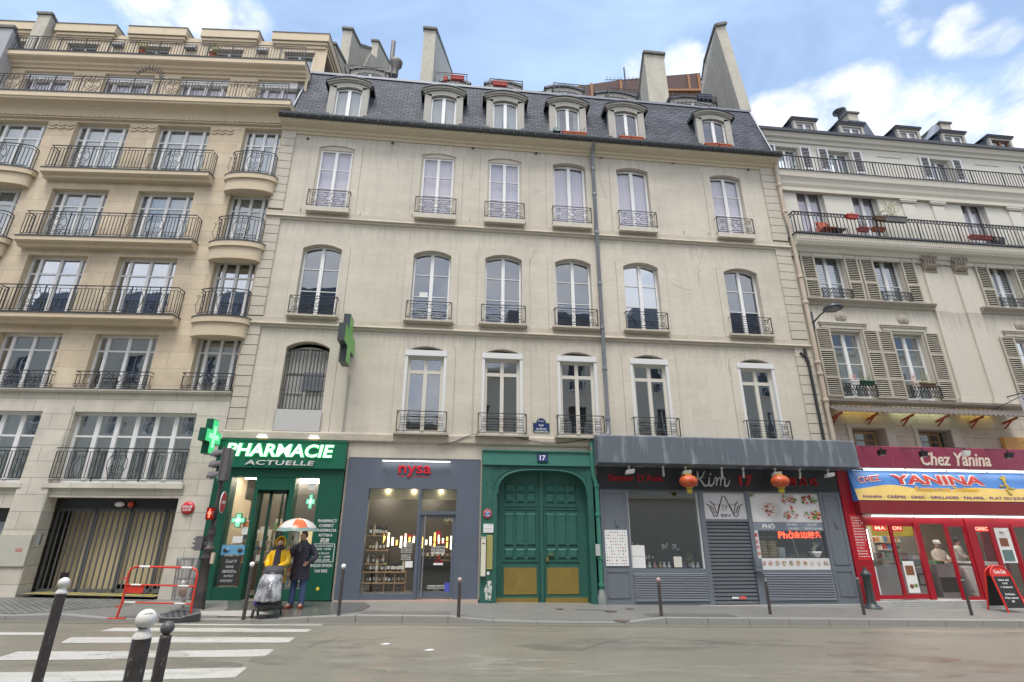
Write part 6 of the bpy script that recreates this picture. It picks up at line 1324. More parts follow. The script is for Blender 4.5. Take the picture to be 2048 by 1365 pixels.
lettering(b,'LIVRAISON GRATUITE',-.60,-.10,.36,.40,.024,bold=.02); lettering(b,'RENSEIGNEMENTS EN BOUTIQUE',-.60,-.10,.31,.34,.024,bold=.02); lettering(b,'nysa.fr',-.42,-.28,.27,.295,.024)
b.box(-.46,-.20,.020,.024,.90,.95); b.build('window_lettering', M_ink, ws)
b = MB(); b.bar((-.42,.02,.97),(-.33,.02,1.10),.014); b.bar((-.24,.02,.97),(-.33,.02,1.10),.014); b.ball((-.33,.02,1.12),.025,8); b.box(-.46,-.2,.024,.026,.965,.975); b.build('corkscrew_emblem', MATS['sign_letter_red'], ws)
b = MB(); b.box(-1.22,-1.02,-.006,-.002,.84,1.0); b.build('paper_notice', M_ink, ws)
b = MB(); b.box(-.13,0,.018,.022,.24,.46); b.build('blue_sticker', mat('sticker_blue', (.08,.1,.5), .5), ws)
# ---------------------------------------------------------------- coach gate
cg = thing('coach_gate', 'green painted double coach gate under a basket arch with brass kick plates', 'gate', (0,0,0))
M_cg = mat('gate_green', (.028,.115,.092), .45, noise=[(2,.45,(.04,.165,.125),(2,1,1)), (9,.35,(.018,.085,.062)), (40,.5,(.35,.36,.30),(1,1,.4),(.71,.82))], bump=(20,.15))
M_cgl = mat('gate_green_light', (.055,.20,.165), .5, noise=[(2,.4,(.04,.17,.12),(3,1,1)), (30,.5,(.38,.36,.30),(1,1,1),(.66,.8))])
M_brass = mat('brass_plate', (.46,.33,.09), .38, .75, noise=[(3,.6,(.30,.22,.08)), (14,.4,(.5,.4,.16))])
z0 = -.12
b = MB(); b.box(.81,4.07,-.10,.2,3.61,4.03); b.box(.81,4.07,-.14,.1,3.60,3.64); b.box(.80,4.08,-.14,.1,4.0,4.035); b.build('lintel', M_cgl, cg)
b = MB(); b.box(.81,1.10,-.09,.26,z0,3.60); b.box(1.10,1.26,-.07,.26,z0,2.9); b.box(3.90,4.07,-.09,.26,z0,3.6)
A = []
n_ = 24
for k in range(n_+1):
    t = math.pi*k/n_; cx_ = 2.58; A.append((cx_-1.32*math.copysign(abs(math.cos(t))**.62, math.cos(t)), 2.78+.70*abs(math.sin(t))**.80))
for p, q in zip(A, A[1:]): 
    if abs(p[0]-q[0]) > 1e-4: b.quad((p[0],-.07,p[1]),(q[0],-.07,q[1]),(q[0],-.07,3.61),(p[0],-.07,3.61)); 
    b.quad((p[0],-.07,p[1]),(p[0],.26,p[1]),(q[0],.26,q[1]),(q[0],-.07,q[1]))
b.box(1.102,1.262,-.069,.258,2.9,3.605)
b.tube([(x,-.075,z) for x,z in A], .03, 6); b.tube([(x*1.0+(x-2.58)*.09,-.075,2.78+(z-2.78)*1.13) for x,z in A[1:-1]], .012, 4)
b.box(1.05,4.0,-.078,-.07,3.545,3.56)
b.build('arch_frame', M_cg, cg)
b = MB(); b.box(1.24,3.93,.24,.30,z0,3.6)
def panel(x0, x1, z0_, z1_, y=.24, d=.035, bev=.035):
    b.hexa([(x0,y,z0_),(x1,y,z0_),(x1,y,z1_),(x0,y,z1_),(x0+bev,y-d,z0_+bev),(x1-bev,y-d,z0_+bev),(x1-bev,y-d,z1_-bev),(x0+bev,y-d,z1_-bev)])
    b.box(x0-.012,x1+.012,y-.008,y,z0_-.012,z0_); b.box(x0-.012,x1+.012,y-.008,y,z1_,z1_+.012)
studs = []
for lx in (1.47, 2.68):
    for k in range(3):
        u0 = lx+.03+k*.325; u1 = u0+.27
        for q0, q1 in ((2.86,3.10),(2.58,2.82),(1.40,2.28),(1.06,1.32)):
            panel(u0, u1, q0, q1); 
            for sx_ in (.05,.95):
                for sz_ in (.05,.95): studs.append((u0+(u1-u0)*sx_, q0+(q1-q0)*sz_))
            studs.append(((u0+u1)/2, (q0+q1)/2))
    b.box(lx-.02, lx+1.0, .215, .24, .97, 1.01); b.box(lx-.02,lx+1.0,.215,.24,2.38,2.42); b.box(lx-.02,lx+1.0,.215,.24,2.46,2.49)
    for x in (lx-.03, lx+.99): b.box(x,x+.03,.21,.24,.02,2.42)
    b.box(lx+.02, lx+.96, .23, .24, 3.17, 3.185)
b.box(2.52,2.62,.17,.24,z0,3.5); b.box(2.545,2.595,.15,.17,z0,3.5)
b.build('gate_leaf', M_cg, cg)
b = MB()
for x, z in studs: b.ball((x,.215 if 0 else .20,z),.014,6)
b.build('stud', mat('stud_green', (.05,.25,.18), .35), cg)['kind'] = 'stuff'
for x0_, x1_ in ((1.50,2.42),(2.72,3.62)):
    b = MB(); b.box(x0_,x1_,.225,.238,.14,.82); b.build('brass_plate', M_brass, cg)
for x0_, x1_ in ((1.27,2.46),(2.66,3.86)):
    b = MB(); b.box(x0_,x1_,.20,.236,-.10,.05); b.build('kick_plate', M_brass, cg)
b = MB(); b.box(2.74,2.93,.16,.19,1.15,1.175); b.box(2.70,2.76,.17,.2,.99,1.10); b.build('door_handle', M_brass, cg)
# green rain pipe beside the gate
gp_ = thing('green_drainpipe', 'green painted drainpipe with rust-red patches between the gate and the grey restaurant', 'drainpipe', (4.12,-.14,0))
b = MB(); b.tube([(.0,.0,4.38),(-.05,-.01,4.28),(-.04,0,3.35),(.02,0,3.18),(.05,0,3.0),(.05,0,-.1)], .065, 10)
for z in (3.0,2.2,1.05,.35): b.lathe([(.08,0),(.085,.02),(.085,.07),(.08,.09)], (.05,0,z), 10)
b.build('pipe', mat('pipe_green', (.04,.20,.145), .5, noise=[(4,.4,(.03,.15,.1)), (3.2,.8,(.45,.10,.05),(1,1,.6),(.6,.66)), (20,.3,(.35,.35,.3),(1,1,1),(.6,.75))]), gp_)
b = MB(); b.lathe([(.12,-.1),(.12,.12),(.09,.2),(.08,.3)], (.05,0,-.02), 10); b.build('shoe', mat('cast_grey', (.25,.26,.25), .6, noise=(6,.5,(.12,.2,.17))), gp_)
b = MB(); b.box(-.09,.04,-.1,-.07,1.15,1.45); b.build('meter_box', mat('grey_box', (.45,.47,.46), .5), gp_)
# signs and boxes by the gate
def plate(name, label, cat, x0, x1, z0_, z1_, y, m, th=.012, top=None):
    t = thing(name, label, cat, ((x0+x1)/2, y, (z0_+z1_)/2)); b = MB(); w_, h_ = (x1-x0)/2, (z1_-z0_)/2; b.box(-w_, w_, -th, 0, -h_, h_); b.build('plate', m, t); return t, w_, h_
t, w_, h_ = plate('house_number', 'blue enamel number 17 on the green lintel over the gate', 'number plate', 2.42,2.74,3.70,3.94,-.14, mat('enamel_dark', (.015,.03,.03), .3), .015)
b = MB(); b.box(-w_+.02,w_-.02,-.018,-.015,-h_+.02,h_-.02); b.build('field', mat('enamel_blue', (.05,.06,.22), .25), t); b = MB(); lettering(b,'17',-.085,.085,-.075,.075,-.02,bold=.02); b.build('digits', M_ink, t)
x0_, z1_ = FC.at(1066,846,-.02); x1_, z0_ = FC.at(1099,865,-.02)
t, w_, h_ = plate('street_plaque', 'blue street name plaque with a rounded green-edged top on the wall above the gate', 'street sign', x0_, x1_, z0_, z1_, -.015, mat('plaque_green', (.03,.12,.06), .35), .012)
b = MB(); ap = arc(-w_*.62, w_*.62, h_, .15, 10); b.prism_y(ap, -.012, 0); b.build('crest', MATS['plaque_green'], t); b = MB(); b.box(-w_+.02,w_-.02,-.015,-.012,-h_+.02,h_-.02); b.prism_y([(x*.88, z-.012) for x, z in ap], -.015, -.0122); b.build('field', mat('plaque_blue', (.02,.035,.14), .3), t)
b = MB(); lettering(b,'9e Arr',-.09,.09,h_+.03,h_+.08,-.018); lettering(b,'RUE',-.07,.07,h_-.10,h_-.045,-.018,bold=.01); lettering(b,'DU',-.025,.025,h_-.14,h_-.115,-.018); lettering(b,'FAUBOURG',-.16,.16,h_-.21,h_-.16,-.018,bold=.01); lettering(b,'MONTMARTRE',-.20,.20,h_-.29,h_-.24,-.018,bold=.01); b.build('lettering', M_ink, t)
x, z = FC.at(975,1028,-.1); t = thing('no_parking_sign', 'round red and blue sign with small white writing on the green gate pillar', 'sign', (x,-.10,z)); b = MB(); b.lathe([(.125,0),(.125,.015),(.10,.02)], n=24, mi=0); b.lathe([(.085,.021),(.085,.023)], n=24, mi=1); o = b.build('disc', [mat('sign_red_faded', (.55,.08,.05), .45), mat('sign_blue', (.05,.10,.38), .45)], t); o.rotation_euler = (R_(90),0,0)
b = MB(); lettering(b,'SORTIE',-.07,.07,.03,.065,-.026,bold=.02); lettering(b,'DE',-.03,.03,-.015,.02,-.026,bold=.02); lettering(b,'VOITURE',-.07,.07,-.065,-.03,-.026,bold=.02); b.build('lettering', M_ink, t)
t, w_, h_ = plate('white_plaque', 'white printed plaque under the round sign on the gate pillar', 'plaque', .88,1.16,1.74,1.97,-.095, M_white); b = MB(); lettering(b,'RAMASSAGE',-.02,w_-.02,h_-.04,h_-.02,-.014); lettering(b,'Livraisons et collecte de la cour',-w_+.03,w_-.03,-.02,.0,-.014); lettering(b,'merci de votre aide',-w_+.03,w_-.05,-.09,-.075,-.014); b.build('lettering', M_inkb, t)
t, w_, h_ = plate('name_board', 'tall yellowish name board with black lines on the gate pillar', 'board', .985,1.145,.80,1.68,-.095, mat('name_yellow', (.42,.38,.14), .5)); b = MB()
for k in range(14): b.box(-w_+.01, w_-.01, -.014, -.012, h_-.05-k*.06, h_-.047-k*.06)
b.build('lines', M_inkb, t)
t = thing('meter_box', 'narrow tall cream metal box on the left edge of the green gate pillar', 'box', (.90,-.1,1.13)); b = MB(); b.box(-.075,.055,-.09,0,-.50,.48); b.box(-.085,.065,-.1,0,.48,.50); b.build('box', mat('cream_box', (.70,.66,.54), .5, noise=(4,.2,(.6,.55,.44))), t); b = MB(); b.box(-.05,.03,-.095,-.09,.32,.34); b.build('slot', M_inkb, t)
t = plate('small_sticker', 'small square white sticker under the yellowish name board', 'sticker', 1.0,1.07,.66,.74,-.094, M_white, .003)[0]
b = MB(); b.prism_y([(.93,.30),(.98,.05),(1.12,.02),(1.15,.35),(1.12,.52),(1.02,.50),(1.0,.42)], -.094, -.091); tag(b.build('torn_poster', mat('torn_paper', (.62,.61,.56), .8, noise=[(16,1,(.05,.16,.12),(1,1,1),(.5,.56))]), None), 'torn white paper remnant at the foot of the green gate pillar', 'poster')
# ---------------------------------------------------------------- grey restaurant
kf = thing('restaurant_shopfront', 'slate-grey asian restaurant front with metal hood, roller shutter and food pictures', 'shopfront', (0,0,0))
M_kg = mat('restaurant_grey', (.155,.175,.205), .42, noise=[(1.5,.25,(.125,.142,.17)), (9,.15,(.19,.21,.24))])
M_hood = mat('hood_metal', (.135,.155,.18), .42, noise=[(1.1,.45,(.12,.14,.165)), (1.5,.75,(.36,.40,.45),(3.2,1,.5),(.52,.70)), (22,.2,(.08,.09,.1))])
z0 = -.14
b = MB(); b.prism_x([(-.68,3.66),(-.68,4.42),(-.62,4.46),(.05,4.47),(.05,3.60),(-.3,3.60)], 4.12, 12.22); 
for x in (5.6, 7.1, 8.6, 10.1, 11.4): b.box(x-.006,x+.006,-.684,-.68,3.67,4.42)
b.build('hood', M_hood, kf)
b = MB(); b.box(4.24,11.82,-.10,.2,2.99,3.60); b.box(4.22,11.84,-.13,.1,2.96,3.0); b.build('sign_board', mat('sign_charcoal', (.035,.038,.045), .35, noise=(2,.3,(.05,.055,.062))), kf)
b = MB(); b.box(4.26,5.09,-.10,.25,z0,2.96); b.box(11.12,11.80,-.10,.25,z0,2.96); b.box(5.09,7.27,-.08,.25,z0,.80); b.box(7.27,7.42,-.09,.25,z0,2.96); b.box(8.75,8.88,-.09,.25,z0,2.96); b.box(8.88,11.12,-.08,.25,z0,.77); b.box(5.09,7.27,-.078,.25,2.91,2.96); b.box(7.42,8.75,-.085,.25,2.08,2.15); b.box(7.42,11.12,-.082,.2,2.91,2.96)
for x0_, x1_, q0, q1 in ((4.36,4.99,.9,2.86),(4.36,4.99,.06,.74),(11.22,11.70,.9,2.86),(11.22,11.70,.06,.74)):
    for p in ((x0_,x1_,q0,q0+.02),(x0_,x1_,q1-.02,q1),(x0_,x0_+.02,q0,q1),(x1_-.02,x1_,q0,q1)): b.box(p[0],p[1],-.115,-.10,p[2],p[3])
b.build('frame', M_kg, kf)
b = MB()
for x0_, x1_ in ((5.14,7.24),(8.96,11.06)):
    b.box(x0_,x1_,-.082,-.080,.0,.66,1); z = .01
    while z < .64: b.hexa([(x0_,-.12,z),(x1_,-.12,z),(x1_,-.082,z+.018),(x0_,-.082,z+.018),(x0_,-.12,z+.006),(x1_,-.12,z+.006),(x1_,-.082,z+.026),(x0_,-.082,z+.026)],0); z += .043
    for p in ((x0_-.02,x1_+.02,.655,.68),(x0_-.02,x1_+.02,-.02,.0)): b.box(p[0],p[1],-.115,-.08,p[2],p[3])
b.build('vent_louvre', [mat('louvre_grey', (.30,.33,.37), .4), mat('louvre_gap', (.03,.033,.04), .8)], kf)
b = MB(); z = z0+.02
while z < 2.05: b.prism_x([(.02,z),(-.045,z+.012),(-.05,z+.075),(.02,z+.088)], 7.44, 8.73); z += .100
b.quad((7.42,.02,z0),(8.75,.02,z0),(8.75,.02,2.1),(7.42,.02,2.1)); b.build('roller_shutter', mat('shutter_grey', (.20,.22,.25), .38, .3, noise=(2,.2,(.16,.18,.205))), kf)
b = MB(); b.box(7.95,8.15,-.06,-.051,.02,.07,0); b.box(8.18,8.36,-.06,-.051,.01,.08,1); b.build('shutter_sticker', [M_ink, mat('pink_ink', (.7,.12,.1), .5)], kf)
b = MB(); b.box(4.2,11.82,-.20,.1,-.30,-.135); b.build('threshold', mat('tile_edge', (.42,.42,.40), .5, noise=(30,.5,(.25,.25,.24))), kf)
b = MB(); b.box(8.70,8.90,-.22,-.09,.74,1.08); b.box(8.72,8.88,-.23,-.22,.86,1.0); b.build('key_box', M_kg, kf)
for x in (4.72, 11.5): b = MB(); b.box(x-.04,x+.04,-.14,-.10,1.95,2.12); b.build('wall_knob', M_kg, kf)
# glass, logo, pictures
b = MB(); b.quad((5.09,.0,.8),(7.27,.0,.8),(7.27,.0,2.91),(5.09,.0,2.91)); b.quad((8.88,.0,1.08),(11.12,.0,1.08),(11.12,.0,1.84),(8.88,.0,1.84)); b.build('shop_window', glass('restaurant_glass', .34, wobble=.02), kf)
b = MB(); b.box(5.09,5.13,-.02,.06,.8,2.91); b.box(7.23,7.27,-.02,.06,.8,2.91); b.build('window_trim', M_white, kf)
b = MB(); b.box(7.42,8.75,-.03,.05,2.15,2.91); o = b.build('logo_panel', mat('logo_grey', (.62,.61,.63), .5, noise=(3,.5,(.5,.49,.52))), kf)
b = MB()
def LG(u, v): return (7.42+1.33*u, -.034, 2.15+.76*v)
for pl in ([(.30,.12),(.47,.86),(.53,.86),(.70,.12)], [(.30,.12),(.22,.12),(.14,.50),(.08,.56)], [(.30,.12),(.38,.55),(.24,.55),(.30,.22)], [(.24,.55),(.17,.66)], [(.26,.20),(.18,.50)], [(.70,.12),(.78,.12),(.86,.50),(.92,.56)], [(.70,.12),(.62,.55),(.76,.55),(.70,.22)], [(.76,.55),(.83,.66)], [(.74,.20),(.82,.50)]):
    b.tube([LG(*q) for q in pl], .014, 4, 0, False)
lettering(b,'Kim',8.0,8.18,2.50,2.57,-.035,shear=.3); lettering(b,'17',8.02,8.16,2.38,2.48,-.035); lettering(b,'福家庄',7.92,8.26,2.21,2.30,-.035); b.build('logo', mat('logo_ink', (.06,.03,.04), .5), o)
b = MB(); b.box(8.88,11.12,-.03,-.012,2.08,2.91); fp = b.build('food_picture_panel', mat('picture_white', (.72,.71,.70), .45), kf)
b = MB(); b.box(8.88,11.12,-.028,-.012,1.84,2.08); o = b.build('dish_name_band', mat('band_grey', (.24,.27,.33), .45), kf)
b = MB(); lettering(b,'PHÔ',9.18,9.58,1.89,2.05,-.032,bold=.03,shear=.1); lettering(b,'BO-BUN',9.98,10.30,1.985,2.04,-.032,bold=.02); lettering(b,'CANARD',9.98,10.32,1.87,1.93,-.032,bold=.02); lettering(b,'LOC-LAC',10.60,10.93,1.985,2.04,-.032,bold=.02); lettering(b,'FRUITS DE MER',10.52,11.09,1.87,1.93,-.032,bold=.02); b.build('lettering', M_ink, o)
b = MB(); b.box(8.88,11.12,-.028,-.012,.77,1.08); strip = b.build('menu_strip', MATS['picture_white'], kf)
b = MB(); b.box(8.88,9.02,-.029,-.012,1.08,1.84); o = b.build('side_strip', MATS['picture_white'], kf); b = MB()
for k, s_ in enumerate('营业时间'): lettering(b,s_,8.90,9.0,1.66-k*.17,1.77-k*.17,-.032,bold=.02)
b.build('lettering', M_inkr, o)
rnd = random.Random(9)
def dish(parent, cx, cz, rx, rz, cols, y=-.033, plate_=True):
    b = MB(); k = len(cols); ms = [mat('plate_grey', (.62,.62,.64), .4)]+[mat('food_%s' % n_, c_, .5) for n_, c_ in cols]
    if plate_: b.prism_y([(cx+rx*math.cos(a*math.pi/10), cz+rz*math.sin(a*math.pi/10)) for a in range(20)], y, y+.002, 0)
    for q in range(26):
        a = rnd.uniform(0,6.28); r_ = rnd.random()**.5*.8; s_ = rnd.uniform(.14,.3); x, z = cx+rx*r_*math.cos(a), cz+rz*r_*math.sin(a); t_ = rnd.uniform(0,3.14); mi = 1+rnd.randrange(k)
        b.prism_y([(x+s_*rx*math.cos(t_+u)*(1 if j%2 else .6), z+s_*rz*math.sin(t_+u)*(1 if j%2 else .6)) for j, u in enumerate((0,1.2,2.3,3.5,4.6,5.5))], y-.002-q*.0002, y-.001-q*.0002, mi)
    b.build('food_picture', ms, parent)
RD_, GN, WH, OR, BR, PK = ('red',(.5,.06,.03)), ('green',(.14,.28,.05)), ('white',(.7,.66,.6)), ('orange',(.65,.25,.05)), ('brown',(.22,.09,.04)), ('pink',(.62,.36,.32))
dish(fp, 9.48, 2.42, .40, .24, [PK, WH, WH, BR]); dish(fp, 10.15, 2.73, .30, .17, [RD_, BR, GN, PK]); dish(fp, 10.80, 2.72, .30, .17, [GN, RD_, BR]); dish(fp, 10.15, 2.28, .26, .16, [RD_, GN, PK]); dish(fp, 10.83, 2.28, .30, .17, [OR, RD_, WH, GN]); dish(fp, 8.98, 2.84, .12, .06, [GN, BR], plate_=False); dish(fp, 10.2, 2.5, .06, .07, [RD_], plate_=False)
for k in range(10): dish(strip, 9.05+k*.215, .95, .075, .07, [[RD_, WH, PK],[RD_, OR, WH],[BR, WH, PK],[OR, WH, GN],[BR, GN, PK],[GN, OR, WH],[GN, RD_, OR],[WH, WH, PK],[WH, PK, WH],[WH, BR, PK]][k])
b = MB(); lettering(b,'Phở',9.66,10.12,1.62,1.83,-.02,bold=.01); lettering(b,'金边粿条',10.13,11.02,1.63,1.82,-.02,bold=.01); b.build('neon_sign', emis('neon_red', (1,.10,.05), 1.8), kf)
b = MB(); b.bar((9.02,-.01,1.66),(11.1,-.01,1.66),.012); b.bar((10.18,.01,1.1),(10.08,.01,1.66),.03); b.build('window_bar', M_steel, kf)
# menu sheet on the left pilaster
b = MB(); b.box(4.34,5.0,-.125,-.116,.88,1.83); o = b.build('menu_sheet', M_ink, kf); rnd = random.Random(4); b = MB()
for r_ in range(11):
    for c_ in range(9):
        if rnd.random() < .78: x = 4.38+c_*.068; z = 1.77-r_*.083; w_ = rnd.uniform(.012,.024); b.prism_y([(x+w_*math.cos(u),z+w_*.8*math.sin(u)) for u in (0,1,2.1,3.1,4.2,5.2)], -.128, -.126, rnd.choice((0,0,0,1,2)))
b.build('menu_pictures', [mat('menu_grey', (.25,.24,.24), .6), MATS['food_brown'], MATS['food_red']], o)
for a, q0, q1 in ((5.14,.82,1.12),(5.14,1.13,1.42)): b = MB(); b.box(a,5.52,-.012,-.006,q0,q1); b.build('paper_notice', M_ink, kf)
b = MB(); b.box(6.36,6.60,-.012,-.006,.84,1.12); b.build('paper_notice', mat('paper_cream', (.66,.65,.55), .6), kf)
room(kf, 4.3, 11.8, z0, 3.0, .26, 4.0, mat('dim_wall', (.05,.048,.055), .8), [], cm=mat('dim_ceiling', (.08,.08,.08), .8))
b = MB(); b.box(5.3,7.0,1.6,2.0,z0,1.25); b.box(5.2,7.1,.9,.95,1.18,1.26); b.build('sideboard', M_black, kf)
# sign lettering: Kim by hand-drawn strokes
M_kim = mat('kim_letters', (.55,.54,.53), .4)
b = MB()
def stroke(pts, r_, y=-.135):
    P_ = [Vector((x,y,z)) for x, z in pts]; out = []
    for i in range(len(P_)-1):
        p0, p1, p2, p3_ = P_[max(i-1,0)], P_[i], P_[i+1], P_[min(i+2,len(P_)-1)]
        for s_ in range(5): t_ = s_/5; out.append(.5*((2*p1)+(-p0+p2)*t_+(2*p0-5*p1+4*p2-p3_)*t_*t_+(-p0+3*p1-3*p2+p3_)*t_**3))
    out.append(P_[-1]); n_ = len(out); b.tube(out, [r_*(.6+.5*math.sin(math.pi*min(1,i/(n_-1)*1.0))) for i in range(n_)], 6, 0, True)
kx = 7.22; S = .52
def K(u, v): return (kx+u*S, 3.08+v*S)
for st_ in ([(.18,.86),(.14,.5),(.02,.02)], [(.62,.86),(.40,.52),(.18,.42)], [(.20,.42),(.36,.28),(.48,.06),(.60,.02),(.74,.10)], [(.86,.52),(.80,.24),(.80,.06),(.90,.03),(1.06,.16),(1.16,.40)], [(.90,.66),(1.0,.74)], [(1.16,.44),(1.28,.50),(1.28,.30),(1.22,.03)], [(1.24,.2),(1.42,.46),(1.54,.46),(1.52,.25),(1.46,.03)], [(1.50,.25),(1.66,.48),(1.78,.46),(1.76,.22),(1.74,.05),(1.86,.03),(2.0,.18),(2.08,.38)]):
    stroke([K(*q) for q in st_], .028)
b.build('lettering', M_kim, kf)
b = MB(); lettering(b,"Saveur D'Asie",4.55,6.20,3.20,3.40,-.10,bold=.02,depth=.03); lettering(b,'17',8.60,9.05,3.10,3.42,-.10,bold=.04,depth=.03); 
for k, s_ in enumerate('潮风味'): lettering(b,s_,10.18+k*.36,10.44+k*.36,3.14,3.38,-.10,bold=.02,depth=.03)
b.build('lettering', mat('letters_red', (.42,.012,.02), .35), kf)
# spotlights hung under the hood
gsp = 'spotlights under the grey hood'
for k, (px, py, big) in enumerate(((1258,937,1),(1326,937,0),(1371,939,1),(1443,938,0),(1486,939,0),(1550,941,1),(1599,941,0),(1656,945,1))):
    x, z = FC.at(px, py, -.42); t = thing('hood_spotlight', ['boxy spotlight at the left end, over the red Saveur lettering','slim spotlight right of the Saveur lettering','boxy spotlight just above the left red lantern','slim spotlight over the m of Kim','slim spotlight over the red 1 of 17','boxy spotlight above the right red lantern','slim spotlight over the first red chinese sign','boxy spotlight at the right end of the grey hood'][k], 'spotlight', (x,-.42,3.58), 0, gsp)
    b = MB(); b.bar((0,0,.02),(0,0,-.08),.03); b.box(-.03,.03,-.03,.03,-.02,.03); b.build('mount', M_white, t)
    b = MB()
    if big: b.hexa([(-.13,-.10,-.20),(.13,-.10,-.17),(.13,.04,-.20),(-.13,.04,-.23),(-.11,-.12,-.10),(.13,-.12,-.07),(.13,.02,-.10),(-.11,.02,-.13)])
    else: b.tube([(0,0,-.08),(.05,.12,-.24)], .034, 8)
    b.build('head', M_white if big else mat('pale_grey', (.6,.6,.6), .4), t)
# lanterns
for l_, px, py in (('round red and gold lantern hanging between Saveur and Kim lettering', 1377, 963), ('round red and gold lantern hanging between the red 17 and the chinese signs', 1560, 963)):
    x, z = FC.at(px, py, -.58); t = thing('red_lantern', l_, 'lantern', (x,-.58,z), 0, 'red lanterns under the grey hood')
    b = MB(); n_ = 24; prof = [(.10,-.17),(.19,-.13),(.245,-.06),(.26,0),(.245,.06),(.19,.13),(.10,.17)]; vs = []; fs = []
    for r_, zz in prof:
        for k in range(n_): rr = r_*(1+.03*(k % 2)); vs.append((rr*math.cos(2*math.pi*k/n_), rr*math.sin(2*math.pi*k/n_), zz))
    for i in range(len(prof)-1):
        for k in range(n_): fs.append((i*n_+k, i*n_+(k+1)%n_, (i+1)*n_+(k+1)%n_, (i+1)*n_+k))
    b._add(vs, fs, 0, True); b.build('shade', mat('lantern_red', (.50,.06,.02), .45, noise=[(5,.6,(.55,.20,.05),(1,1,.5)), (9,.8,(.60,.42,.12),(1,1,1),(.60,.66))]), t)
    b = MB(); b.lathe([(.10,.165),(.10,.205)], n=14); b.lathe([(.10,-.205),(.10,-.165)], n=14); b.bar((0,0,.2),(0,0,.26),.01); b.build('rim', mat('lantern_gold', (.55,.38,.06), .4, .3), t)
    b = MB(); b.lathe([(.04,-.34),(.09,-.30),(.075,-.22),(.03,-.2)], n=10); b.build('tassel', mat('tassel_yellow', (.55,.42,.04), .7), t)
# window display of the restaurant
rnd = random.Random(21); 
def small(name, label, cat, x, y, z, fn, m, group=None):
    b = MB(); fn(b); return tag(b.build(name, m, None, (x,y,z)), label, cat, group)
for k, (x, c_) in enumerate(((5.68,'white'),(5.84,'pink'),(6.0,'gold'),(6.12,'white'),(6.26,'white'),(6.72,'purple'),(6.98,'white'),(7.12,'white'))):
    cm = {'white': M_white, 'pink': mat('fig_pink', (.6,.25,.3), .4), 'gold': mat('fig_gold', (.5,.35,.1), .4), 'purple': mat('fig_purple', (.22,.08,.3), .4)}[c_]
    small('figurine', 'small %s ornament on the restaurant window sill, number %d from the left' % (c_, k+1) if 0 else ['white ornament just right of the white notices','pink and white ornament in front of the tall plant','golden ornament left of the middle orchid','white ornament under the middle orchid','white ornament left of the cream notice','purple vase right of the cream notice','white figure right of the purple vase','last white ornament in the window corner'][k], 'ornament', x, .12, .82, lambda b: (b.lathe([(.05,0),(.055,.03),(.04,.07),(.02,.09)], n=10), b.ball((0,0,.12),.035,8)), cm, 'ornaments on the restaurant window sill')
for l_, x, h_ in (('tall white orchid behind the glass left of the cream notice', 6.12, .62), ('white orchid behind the glass above the cream notice', 6.50, .60), ('low white orchid beside the white notices', 5.66, .30), ('short white orchid top above the notices', 5.30, .62)):
    t = thing('orchid', l_, 'potted plant', (x,.16,.82), 0, 'orchids in the restaurant window'); b = MB(); b.tube([(0,0,0),(.02,0,h_*.6),(.07,0,h_),(.12,0,h_*.95)], .006, 4); b.build('stem', M_leaf, t); b = MB(); rr = random.Random(int(x*10)); 
    for q in range(9): b.ball((rr.uniform(-.08,.16),rr.uniform(-.02,.02),h_*rr.uniform(.78,1.04)),.024,6)
    b.build('blossom', M_white, t); b = MB(); b.lathe([(.04,0),(.05,.08)], n=8); b.build('pot', M_white, t)
t = thing('green_plant', 'olive-green plant in the right corner of the restaurant window', 'potted plant', (6.92,.18,.84)); b = MB(); leaves(b,(0,0,.22),.16,80,.035,0,1,rnd); b.build('foliage', M_leafy, t); b = MB(); b.lathe([(.05,0),(.07,.1)], n=8); b.build('pot', M_white, t)
stw = 'steamer baskets in the restaurant window'
M_bam = mat('bamboo', (.55,.42,.22), .6, noise=(8,.5,(.4,.3,.15),(1,1,6)))
for sx_, n_, l_ in ((9.20,6,'round bamboo steamer basket, left stack behind the glass'),(9.52,6,'round bamboo steamer basket, right stack behind the glass')):
    for k in range(n_):
        b = MB(); b.lathe([(.13,0),(.145,.01),(.145,.06),(.135,.07)], n=16); o = tag(b.build('steamer_basket', M_bam, None, (sx_+rnd.uniform(-.015,.015),.2,1.09+k*.078)), l_+(', topmost' if k == n_-1 else (', lowest' if k == 0 else ', in the middle of the pile')), 'steamer basket', stw)
t = thing('noodle_bowl', 'white bowl model with noodles and chopsticks at the right of the neon sign window', 'bowl', (10.80,.10,1.09)); b = MB(); b.lathe([(.07,0),(.11,.02),(.17,.13),(.19,.17),(.17,.165)], n=20); b.build('bowl', M_white, t); b = MB()
for k in range(5): b.tube([(.02*k-.05,0,.15),(.03*k-.08,0,.25),(.02+.02*k,0,.33),(-.04+.03*k,0,.42)], .010, 5)
b.build('noodles', mat('noodle', (.7,.62,.42), .6), t); b = MB(); b.bar((0,0,.30),(.20,0,.42),.014); b.bar((0,0,.28),(.21,0,.36),.014); b.build('chopsticks', M_white, t)
b = MB(); b.box(9.75,10.75,.25,.5,1.09,1.18); b.hexa([(9.75,.22,1.18),(10.75,.22,1.18),(10.75,.5,1.18),(9.75,.5,1.18),(9.85,.3,1.23),(10.6,.3,1.26),(10.6,.5,1.28),(9.85,.5,1.2)]); b.build('steel_tray', M_steel, kf)
b = MB(); b.lathe([(.11,0),(.12,.26),(.1,.28)], n=14); tag(b.build('white_jar', mat('plastic_jar', (.55,.56,.57), .5), None, (9.78,.18,1.09)), 'grey-white plastic tub beside the bamboo steamer baskets', 'tub')
